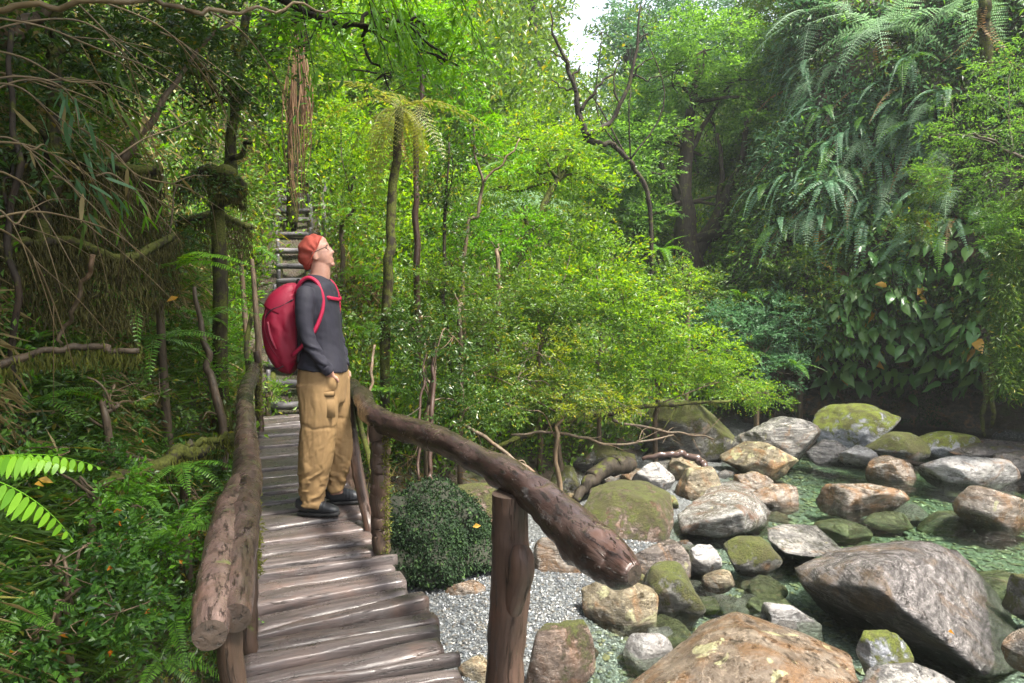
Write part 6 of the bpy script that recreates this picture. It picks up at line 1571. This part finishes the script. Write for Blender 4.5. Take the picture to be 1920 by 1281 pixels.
def ground_cover(name, label, N_, smp, m, k0, k1, Wl, seed, up=0.5, out=0.6, h=0.15, cluster=3, rnd_=0.6, nup=0.6):
    r = np.random.RandomState(seed)
    C, Nn = smp(r, N_)
    C = np.repeat(C, cluster, 0); Nn = np.repeat(Nn, cluster, 0); n = len(C)
    dist = C[:, 1]
    L = (k0 + k1 * dist) * (0.6 + 0.8 * r.rand(n))
    C = C + Nn * (h * r.rand(n, 1) * (0.5 + 0.1 * dist[:, None])) + r.randn(n, 3) * (0.02 + 0.006 * dist[:, None])
    D = Nn * out + r.randn(n, 3) * rnd_ + np.array((0, 0, up))
    NN = Nn * 0.4 + np.array((0, 0, nup)) + r.randn(n, 3) * 0.4
    if name == 'far_wood':
        k = ~in_gap(C); C, D, NN, L = C[k], D[k], NN[k], L[k]
    V, F = leaf_geo(C, D, NN, L, L * Wl)
    return tag(obj(name, make_mesh(name, V, F, M[m], False)), label, kind='stuff')
LB = lambda **k: view_sampler(-250, -60, 640, 1330, tbvh, **k)
ground_cover('bank_moss', 'moss cushions on the left bank', 17000, LB(seed=1, thr=-0.3), 'moss_leaf', 0.012, 0.004, 0.35, 1, 0.0, 0.7, 0.03, 4, 0.7)
ground_cover('bank_leaves', 'dark small leaves covering the left bank', 17000, LB(seed=2, thr=-0.25), 'leaf_dark', 0.018, 0.0058, 0.5, 2, 0.1, 0.6, 0.30, 4)
ground_cover('bank_herbs', 'mid green herbs on the left bank', 9000, LB(seed=3, thr=0.05), 'leaf_green', 0.018, 0.0055, 0.5, 3, 0.2, 0.6, 0.38, 4)
ground_cover('bank_fresh_herbs', 'fresh bright green herbs in patches on the left bank', 5200, LB(seed=4, thr=0.22, clump=1.2), 'leaf_bright', 0.02, 0.006, 0.45, 4, 0.2, 0.7, 0.42, 4)
ground_cover('dry_grass', 'dry straw and hanging dead grass on the left bank', 7500, LB(seed=5, thr=0.0), 'leaf_straw', 0.14, 0.012, 0.035, 5, -0.9, 0.7, 0.3, 3, 0.35)
ground_cover('green_grass', 'thin green grass blades hanging on the left bank', 7500, LB(seed=6, thr=-0.05), 'leaf_mid', 0.12, 0.012, 0.05, 6, -0.3, 0.9, 0.3, 3, 0.45)
HB = lambda **k: view_sampler(440, -80, 1560, 900, tbvh, dmin=6.5, jit=0.5, **k)
ground_cover('slope_leaves', 'mid green undergrowth on the slope behind', 17000, HB(seed=7, thr=-0.4), 'leaf_mid', 0.020, 0.0060, 0.5, 7, 0.2, 0.6, 0.45, 5)
ground_cover('slope_bright_leaves', 'lime undergrowth on the slope behind', 13000, HB(seed=8, thr=-0.05), 'leaf_lime', 0.020, 0.0064, 0.45, 8, 0.25, 0.7, 0.75, 5)
ground_cover('slope_moss', 'moss and low herbs beside the stairs', 9000, view_sampler(440, 280, 860, 860, tbvh, dmin=6.5, jit=0.4, seed=9, thr=-0.3), 'moss_leaf', 0.03, 0.002, 0.4, 9, 0.0, 0.7, 0.10, 5)
ground_cover('slope_straw', 'dry fern litter on the slope beside the stairs', 5000, view_sampler(440, 280, 900, 860, tbvh, dmin=6.5, jit=0.4, seed=10, thr=0.0), 'leaf_dead', 0.09, 0.004, 0.10, 10, -0.4, 0.6, 0.2, 4)
ground_cover('far_wood', 'dense far-off wood on the slopes of the gorge', 15000, view_sampler(700, -140, 1750, 420, tbvh, dmin=17, jit=1.0, seed=11, thr=-0.6), 'leaf_mid', 0.03, 0.0062, 0.55, 11, 0.3, 0.5, 1.4, 5)

# ================================================================== FERNS on banks
def ground_fern(px, py, d, keys, n, size, label, seed, tilt=(5, 45), az=None, spread=360, lift=0.0):
    p = P(px, py, d); z = float(terrain(p[0], p[1]))
    loc = (p[0], p[1], max(z, p[2]) if abs(z - p[2]) < 1.0 else p[2])
    return fern(label, loc, keys, n, size, None, tilt, az, spread, seed)
SL = ['slim0', 'slim1', 'slim2']
ground_fern(330, 505, 5.2, ['near1'], 3, 0.62, 'arching pale fern frond catching the light left of the backpack', 1, (20, 38), -12, 40)
ground_fern(-75, 885, 1.78, ['near0'], 1, 0.42, 'large bright lime fern frond reaching in at the left edge', 2, (-24, -22), 12, 0)
ground_fern(-60, 870, 1.9, ['near0'], 2, 0.30, 'second bright frond above the large one at the left edge', 3, (10, 20), 22, 30)
ground_fern(345, 875, 4.4, SL, 4, 0.42, 'small bright fern between the mossy log prop and the handrail', 4, (10, 45), -30, 120)
for i, (a, b_, d_, sz_, lb) in enumerate([(40, 1150, 2.7, 0.30, 'fern arching over the glossy shrub in the bottom left corner'), (300, 1240, 2.9, 0.30, 'fern low beside the near end of the left handrail'), (330, 1150, 3.1, 0.36, 'long-fronded fern hanging under the left handrail'),
        (260, 930, 3.7, 0.3, 'light fern spreading below the mossy log prop'), (330, 1010, 3.8, 0.42, 'fern in the hollow next to the left handrail'), (60, 760, 3.8, 0.4, 'dim fern at the left edge above the bright frond'),
        (300, 640, 5.6, 0.55, 'fern growing on the left bank under the pale arching frond'), (390, 600, 6.6, 0.55, 'fern near the leaning dead stem on the left bank'), (220, 560, 5.0, 0.5, 'fern in the shade beneath the arching canes'), (430, 680, 7.4, 0.5, 'fern at the foot of the slope by the left handrail'),
        (490, 600, 9.6, 0.5, 'fern left of the stairs at backpack height'), (470, 470, 10.6, 0.5, 'fern left of the upper stairs'), (640, 400, 12.0, 0.6, 'fern above the hiker at the right of the stairs'), (680, 520, 10.4, 0.55, 'fern on the slope right of the head of the hiker'),
        (690, 620, 9.8, 0.5, 'fern on the brown litter slope right of the hiker'), (740, 800, 7.6, 0.45, 'bright fern low behind the right handrail post'), (720, 740, 8.2, 0.4, 'fern in the dark hollow right of the hiker'), (900, 330, 13, 0.9, 'large fern among the bushes behind the slender sapling'),
        (1240, 470, 16, 0.8, 'fern left of the spreading tree trunk'), (1140, 620, 11.5, 0.5, 'fern within the lime bush'), (1385, 560, 14.8, 0.8, 'fern right of the spreading tree trunk'), (1450, 560, 14.6, 0.8, 'fern at the left shoulder of the cliff'),
        (1400, 660, 13.8, 0.7, 'fern low in the bluish bush'), (1490, 690, 13.4, 0.6, 'fern dipping toward the dark water edge')]):
    ground_fern(a, b_, d_, SL[i % 3:] + SL[:i % 3], 7, sz_, lb, 20 + i, (0, 50))

# ================================================================== DEAD WOOD, CANES, MOSS CURTAINS
def stick(label, rows, m='twig', cat='branch', name='branch', twigs=0, seed=0, sides=9, knots=0.12, moss=0, drape=0.25, dm=None):
    pts, rad = pxpath(rows)
    t = thing(name, label, cat, pts[0])
    V, F = tube(pts, rad, sides, max(14, len(rows) * 7), 0.03, seed, knots)
    obj('stem', Geo().add(V, F).mesh('stem', M[m], True, pts[0]), t)
    r = np.random.RandomState(seed + 40)
    q_ = spline(pts, 60)
    for k in range(twigs):
        i = r.randint(12, 58); b0 = q_[i]; tn = unit(q_[min(i + 1, 59)] - q_[i - 1]); L_ = r.uniform(0.15, 0.5)
        dd = unit(tn * 0.6 + r.randn(3) * 0.5)
        obj('twig', Geo().add(*tube(np.array([b0, b0 + dd * L_ * 0.5 + r.randn(3) * 0.03, b0 + dd * L_ + np.array((0, 0, -0.04))]), [rad.mean() * 0.35, rad.mean() * 0.25, 0.002], 5, 8)).mesh('twig', M[m], True, pts[0]), t)
    if moss:
        n = moss; i = r.randint(0, 60, n); C = q_[i] + r.randn(n, 3) * 0.025
        D = np.array((0, 0, -1.0)) + r.randn(n, 3) * 0.25
        V, F = leaf_geo(C - np.array((0, 0, 1)) * (r.rand(n, 1) ** 1.6 * drape), D, r.randn(n, 3), 0.03 + 0.06 * r.rand(n), 0.010)
        tag(obj('moss', make_mesh('moss', V - pts[0], F, M[dm or 'moss_leaf'], False), t), kind='stuff')
    return t
stick('fallen mossy branch lying across the bank above the boulders', [(905, 850, 8.9, 8), (985, 815, 9.2, 11), (1040, 793, 9.6, 15), (1110, 778, 9.9, 13), (1200, 764, 10.2, 10), (1290, 756, 10.5, 8), (1372, 752, 10.8, 5)], 'bark_moss', twigs=10, seed=1, moss=300, drape=0.04)
stick('bare thin branch slanting down under the fallen mossy branch', [(860, 790, 8.4, 8), (930, 835, 8.2, 8), (1000, 885, 8.0, 7)], 'twig', twigs=4, seed=2)
stick('thin dry branch over the cushion-like mossy rock', [(960, 815, 8.9, 5), (1060, 812, 9.2, 6), (1150, 835, 9.6, 5), (1260, 815, 10.0, 3)], 'twig', twigs=8, seed=3)
stick('dry twigs fanned in front of the large mossy boulder', [(1150, 790, 10.0, 6), (1240, 808, 10.3, 5), (1340, 822, 10.6, 3)], 'twig', twigs=10, seed=4)
stick('dark grey driftwood log leaning behind the domed brown boulder', [(1080, 940, 9.0, 16), (1100, 908, 9.2, 26), (1130, 885, 9.4, 34), (1165, 872, 9.6, 34), (1190, 872, 9.7, 20)], 'bark', cat='driftwood', name='driftwood', seed=5, sides=12, knots=0.2)
stick('dark curved root lying over the stones under the large mossy boulder', [(1205, 860, 10.1, 8), (1245, 853, 10.1, 11), (1285, 852, 10.2, 14), (1315, 866, 10.1, 15), (1322, 892, 10.0, 9)], 'log', cat='root', name='root', seed=6, knots=0.2)
stick('short black stick resting at the water edge by the rusty orange rock', [(1678, 865, 10.9, 8), (1720, 869, 10.8, 9), (1762, 868, 10.7, 7)], 'bark', seed=7, twigs=2)
stick('mossy log prop running from the left bank to the handrail', [(190, 908, 3.9, 22), (260, 890, 4.15, 27), (330, 856, 4.45, 28), (390, 838, 4.75, 27), (438, 820, 5.0, 24)], 'bark_moss', cat='log', name='log', seed=8, sides=12, moss=700, drape=0.05)
stick('short mossy branch stub on top of the log prop', [(345, 838, 4.6, 12), (385, 828, 4.7, 14), (425, 818, 4.8, 10)], 'bark_moss', seed=9, moss=260, drape=0.04)
stick('leaning dead stem standing left of the handrail', [(365, 540, 6.3, 7), (380, 620, 6.2, 11), (395, 700, 6.1, 14), (410, 780, 6.0, 16), (425, 880, 5.9, 13)], 'twig', cat='dead sapling', name='dead_sapling', seed=10, twigs=2)
stick('pale broken branch with moss jutting out of the left bank', [(-30, 700, 3.3, 18), (60, 668, 3.5, 14), (130, 655, 3.6, 12), (200, 655, 3.65, 12), (258, 656, 3.7, 11)], 'twig', seed=11, moss=500, drape=0.05)
stick('snapped upright stick among the dead stems at the left', [(110, 650, 4.0, 6), (135, 585, 3.95, 8), (158, 530, 3.9, 8), (178, 480, 3.85, 9)], 'twig', seed=12)
stick('long pale cane crossing the top left of the picture', [(-40, 22, 3.2, 12), (100, 12, 3.2, 11), (240, 4, 3.3, 10), (330, 8, 3.4, 9), (395, 24, 3.5, 8), (480, 16, 3.7, 6), (620, 14, 4.0, 4)], 'bamboo', cat='cane', name='cane', seed=13, twigs=0, knots=0.04)
stick('thick brown dead bough behind the canes at the upper left', [(-20, 80, 4.6, 34), (30, 60, 4.6, 26), (90, 20, 4.7, 20)], 'twig', seed=14)
stick('dim branch angling up through the dark leaves at the left', [(190, 340, 5.4, 14), (250, 285, 5.3, 15), (330, 150, 5.5, 9), (430, 40, 5.7, 6)], 'twig', seed=15, twigs=3)
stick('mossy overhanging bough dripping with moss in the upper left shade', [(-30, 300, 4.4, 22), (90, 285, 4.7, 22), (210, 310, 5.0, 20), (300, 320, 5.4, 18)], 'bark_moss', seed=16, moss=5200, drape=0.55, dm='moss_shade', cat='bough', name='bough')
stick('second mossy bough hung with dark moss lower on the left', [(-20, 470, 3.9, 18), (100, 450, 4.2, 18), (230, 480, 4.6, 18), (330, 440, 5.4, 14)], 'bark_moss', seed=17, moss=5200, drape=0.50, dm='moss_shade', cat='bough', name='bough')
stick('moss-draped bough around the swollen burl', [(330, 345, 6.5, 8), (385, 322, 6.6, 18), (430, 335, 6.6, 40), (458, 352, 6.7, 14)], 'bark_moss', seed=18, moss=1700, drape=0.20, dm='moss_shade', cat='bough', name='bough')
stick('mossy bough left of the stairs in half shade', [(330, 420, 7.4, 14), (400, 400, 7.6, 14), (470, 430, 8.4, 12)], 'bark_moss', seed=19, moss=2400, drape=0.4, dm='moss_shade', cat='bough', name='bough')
stick('fallen pole leaning on the slope behind the right handrail', [(700, 650, 8.0, 5), (697, 720, 7.8, 6), (690, 800, 7.6, 6), (688, 880, 7.4, 6)], 'twig', cat='pole', name='pole', seed=20)
stick('thin brown sapling stem between the bushes and the ivy boulder', [(815, 640, 7.9, 7), (812, 740, 7.7, 9), (808, 860, 7.5, 9), (806, 910, 7.4, 9)], 'post', cat='stem', name='stem', seed=21, twigs=3)
stick('second thin reddish stem left of the brown sapling stem', [(800, 640, 7.8, 4), (790, 760, 7.6, 5), (782, 900, 7.4, 6)], 'post', cat='stem', name='stem', seed=22, twigs=3)
# arching canes: bare and leafy
canes = [
 ((-30, 60, 3.6), (150, 40, 3.9), (290, 150, 4.2), 0, 'bare straight cane pointing right, highest of the arching ones'),
 ((-30, 30, 3.4), (180, 90, 3.8), (385, 200, 4.4), 0, 'long bare cane curving down to the middle of the dark thicket'),
 ((-30, 90, 3.5), (120, 150, 3.8), (225, 200, 4.1), 5, 'short cane carrying narrow leaves in the upper left'),
 ((-30, 150, 3.4), (110, 160, 3.6), (190, 290, 3.9), 7, 'cane bent down with a bunch of bluish leaves at its tip'),
 ((-30, 160, 3.3), (60, 180, 3.4), (165, 340, 3.8), 4, 'thin cane sagging beside the bluish leaf bunch'),
 ((-30, 180, 3.6), (80, 150, 3.8), (290, 190, 4.4), 0, 'faint bare cane rising slightly then levelling off'),
 ((60, -30, 3.8), (300, 50, 4.2), (420, 200, 4.9), 0, 'slender dry cane arching from the top edge toward the stairs'),
 ((100, -30, 4.0), (230, 100, 4.3), (275, 230, 4.7), 3, 'steeply hanging cane with few leaves below the top edge'),
 ((-30, 130, 3.8), (200, 200, 4.4), (330, 330, 5.0), 6, 'cane with drooping leaves reaching toward the burl'),
 ((400, 25, 3.9), (480, 90, 4.4), (560, 240, 5.4), 0, 'whip-like cane descending from the crossing cane toward the stairs'),
 ((-30, 265, 3.2), (120, 300, 3.6), (210, 390, 3.9), 7, 'low cane ending in long bluish leaves'),
 ((-30, 260, 3.3), (60, 280, 3.4), (105, 300, 3.6), 4, 'very short leafy cane by the left edge'),
 ((150, 240, 4.0), (260, 330, 4.3), (420, 395, 5.2), 0, 'bare cane running down right under the burl'),
 ((-30, 415, 3.0), (120, 405, 3.4), (290, 495, 4.0), 0, 'long bare stem bowing across the dark hollow'),
 ((-30, 395, 3.0), (30, 420, 3.1), (75, 412, 3.3), 0, 'bent twig at the left edge above the bowing stem'),
 ((-30, 420, 3.0), (60, 480, 3.2), (140, 690, 3.5), 0, 'orange-brown stem falling steeply at the left'),
 ((210, 300, 4.2), (330, 240, 4.5), (400, 235, 5.0), 8, 'leafy cane arching up over the mossy bough'),
 ((300, 60, 4.8), (370, 110, 5.0), (440, 250, 5.6), 6, 'leafy cane hanging in the middle of the upper left'),
 ((180, 330, 3.8), (230, 340, 3.9), (255, 415, 4.1), 8, 'cane tipped with a fan of bright narrow leaves'),
 ((100, 330, 3.6), (150, 370, 3.7), (170, 420, 3.8), 4, 'small cane holding one dead hanging leaf'),
 ((360, 120, 5.4), (450, 220, 6.0), (530, 310, 7.2), 7, 'cane with sunlit leaves close to the stairs'),
 ((-30, 340, 3.1), (20, 330, 3.2), (70, 405, 3.3), 0, 'wiry stem curling at the left edge'),
]
def bleaf(m, wd):
    V, F = pinna(1.0, wd, np.zeros(3), np.array((1.0, 0, 0)), np.array((0, 0, 1.0)), 4)
    F = np.array(F)
    return make_mesh('leaf', V, [F[F[:, 2] == F[:, 3]][:, :3], F[F[:, 2] != F[:, 3]]], M[m], False)
BL = [bleaf('leaf_blue', 0.12), bleaf('leaf_bright', 0.11), bleaf('leaf_mid', 0.12), bleaf('leaf_straw', 0.13)]
for k, (a, b_, c_, nl, lab) in enumerate(canes):
    r = np.random.RandomState(k + 300)
    p0, p1, p2 = P(*a), P(*b_), P(*c_)
    t = thing('cane', lab, 'cane', p0, 0)
    ctl = np.array([p0, (p0 + p1) / 2 + (0, 0, 0.03), p1, (p1 + p2) / 2 + (0, 0, 0.05), p2])
    V, F = tube(ctl, [0.006, 0.0055, 0.005, 0.004, 0.002], 6, 40, 0.0, k, 0.03)
    obj('stem', Geo().add(V, F).mesh('stem', M['bamboo'], True, p0), t)
    q_ = spline(ctl, 60)
    for j in range(3 + nl // 3):
        i = r.randint(22, 56); dd = unit(q_[i] - q_[i - 2]) + r.randn(3) * 0.35 + np.array((0, 0, -0.25)); L_ = r.uniform(0.2, 0.5)
        obj('side_shoot', Geo().add(*tube(np.array([q_[i], q_[i] + dd * L_ * 0.5, q_[i] + dd * L_ - np.array((0, 0, 0.05))]), [0.003, 0.0025, 0.0012], 4, 10)).mesh('side_shoot', M['bamboo'], True, p0), t)
    kind_ = 0 if ('bluish' in lab) else (1 if ('bright' in lab or 'sunlit' in lab) else 2)
    for j in range(nl * 3):
        i = r.randint(36, 60)
        tn = unit(q_[min(i + 1, 59)] - q_[i - 1]); sd_ = r.randn(3) * 0.5
        d = tn * 0.7 + sd_ + np.array((0, 0, -0.55))
        o = obj('leaf', BL[kind_] if r.rand() > 0.12 else BL[3], t, q_[i] - p0 + r.randn(3) * 0.05, look_rot(d, np.array((0, -0.3, 1.0)) + 0.5 * r.randn(3)), float(r.uniform(0.10, 0.19)))
# long bright leaves on overhanging twigs, near the top
ot = thing('leafy_branch', 'near leafy twig hanging from the top edge with long bright green leaves', 'branch', P(560, -30, 4.6))
r = np.random.RandomState(5); o0 = np.array(ot.location)
for k in range(13):
    a = (r.uniform(480, 860), r.uniform(-60, 60)); e_ = (a[0] + r.uniform(20, 90), a[1] + r.uniform(60, 150))
    dpt = r.uniform(4.2, 5.2)
    ctl = np.array([P(a[0], a[1] - 40, dpt), P((a[0] + e_[0]) / 2, (a[1] + e_[1]) / 2 - 20, dpt), P(e_[0], e_[1], dpt)])
    obj('twig', Geo().add(*tube(ctl, [0.004, 0.003, 0.0015], 5, 14)).mesh('twig', M['bark'], True, o0), ot)
    q_ = spline(ctl, 30)
    for j in range(22):
        i = r.randint(3, 30); tn = unit(q_[min(i + 1, 29)] - q_[i - 1])
        obj('leaf', BL[1], ot, q_[i] - o0 + r.randn(3) * 0.03, look_rot(tn * 0.6 + r.randn(3) * 0.5 + np.array((0, 0, -0.4)), np.array((0, -0.4, 1.0)) + 0.5 * r.randn(3)), (float(r.uniform(0.07, 0.12)),) + (float(r.uniform(0.11, 0.17)),) * 2)
# orange fallen leaves in the corner shrub
for k, (a, b_, d_, lab) in enumerate([(70, 898, 1.9, 'orange leaf caught above the big bright frond'), (64, 908, 1.86, 'orange-red curled leaf just under the other orange leaf'), (25, 1222, 2.2, 'dull orange dead leaf in the bottom left corner'), (335, 557, 4.6, 'small yellow leaf on the left bank under the pale frond')]):
    tag(obj('fallen_leaf', fl, None, P(a, b_, d_), (0.8, 0.4, 0.5 + k), 0.45 if d_ < 3 else 0.9), lab, 'leaf')

for key, (a0, a1, dpt, off_) in {'moss on the right post': ((722, 815), (724, 1035), 3.83, 0.0), 'moss along the left handrail post': ((478, 940), (479, 1080), 3.0, 0.0), 'moss on the far left post': ((487, 680), (487, 780), 7.1, 0.0)}.items():
    r_ = np.random.RandomState(len(key)); n = 500; t_ = r_.rand(n, 1)
    C = P(*a0, dpt) * (1 - t_) + P(*a1, dpt) * t_ + r_.randn(n, 3) * np.array((0.010, 0.02, 0.01))
    V, F = leaf_geo(C, r_.randn(n, 3) + np.array((0.5, 0, -0.5)), r_.randn(n, 3), 0.018 + 0.02 * r_.rand(n), 0.008)
    tag(obj('moss', make_mesh('moss', V - binv, F, M['moss_leaf'], False), bridge), kind='stuff')

# ================================================================== AIR
hz = bpy.data.meshes.new('haze')
bm = bmesh.new(); bmesh.ops.create_cube(bm, size=1.0)
bmesh.ops.scale(bm, vec=(86, 92, 40), verts=bm.verts); bmesh.ops.translate(bm, vec=(3, 36, 16.5), verts=bm.verts)
bm.to_mesh(hz); bm.free()
m = bpy.data.materials.new('haze'); m.use_nodes = True; nt = m.node_tree; nt.nodes.clear()
out = nt.nodes.new('ShaderNodeOutputMaterial'); pv = nt.nodes.new('ShaderNodeVolumePrincipled')
pv.inputs['Color'].default_value = (0.93, 0.97, 1.0, 1); pv.inputs['Density'].default_value = 0.0010; pv.inputs['Anisotropy'].default_value = 0.3
nt.links.new(pv.outputs[0], out.inputs['Volume']); hz.materials.append(m)
tag(obj('haze', hz), 'thin pale mist hanging in the gorge', kind='stuff')
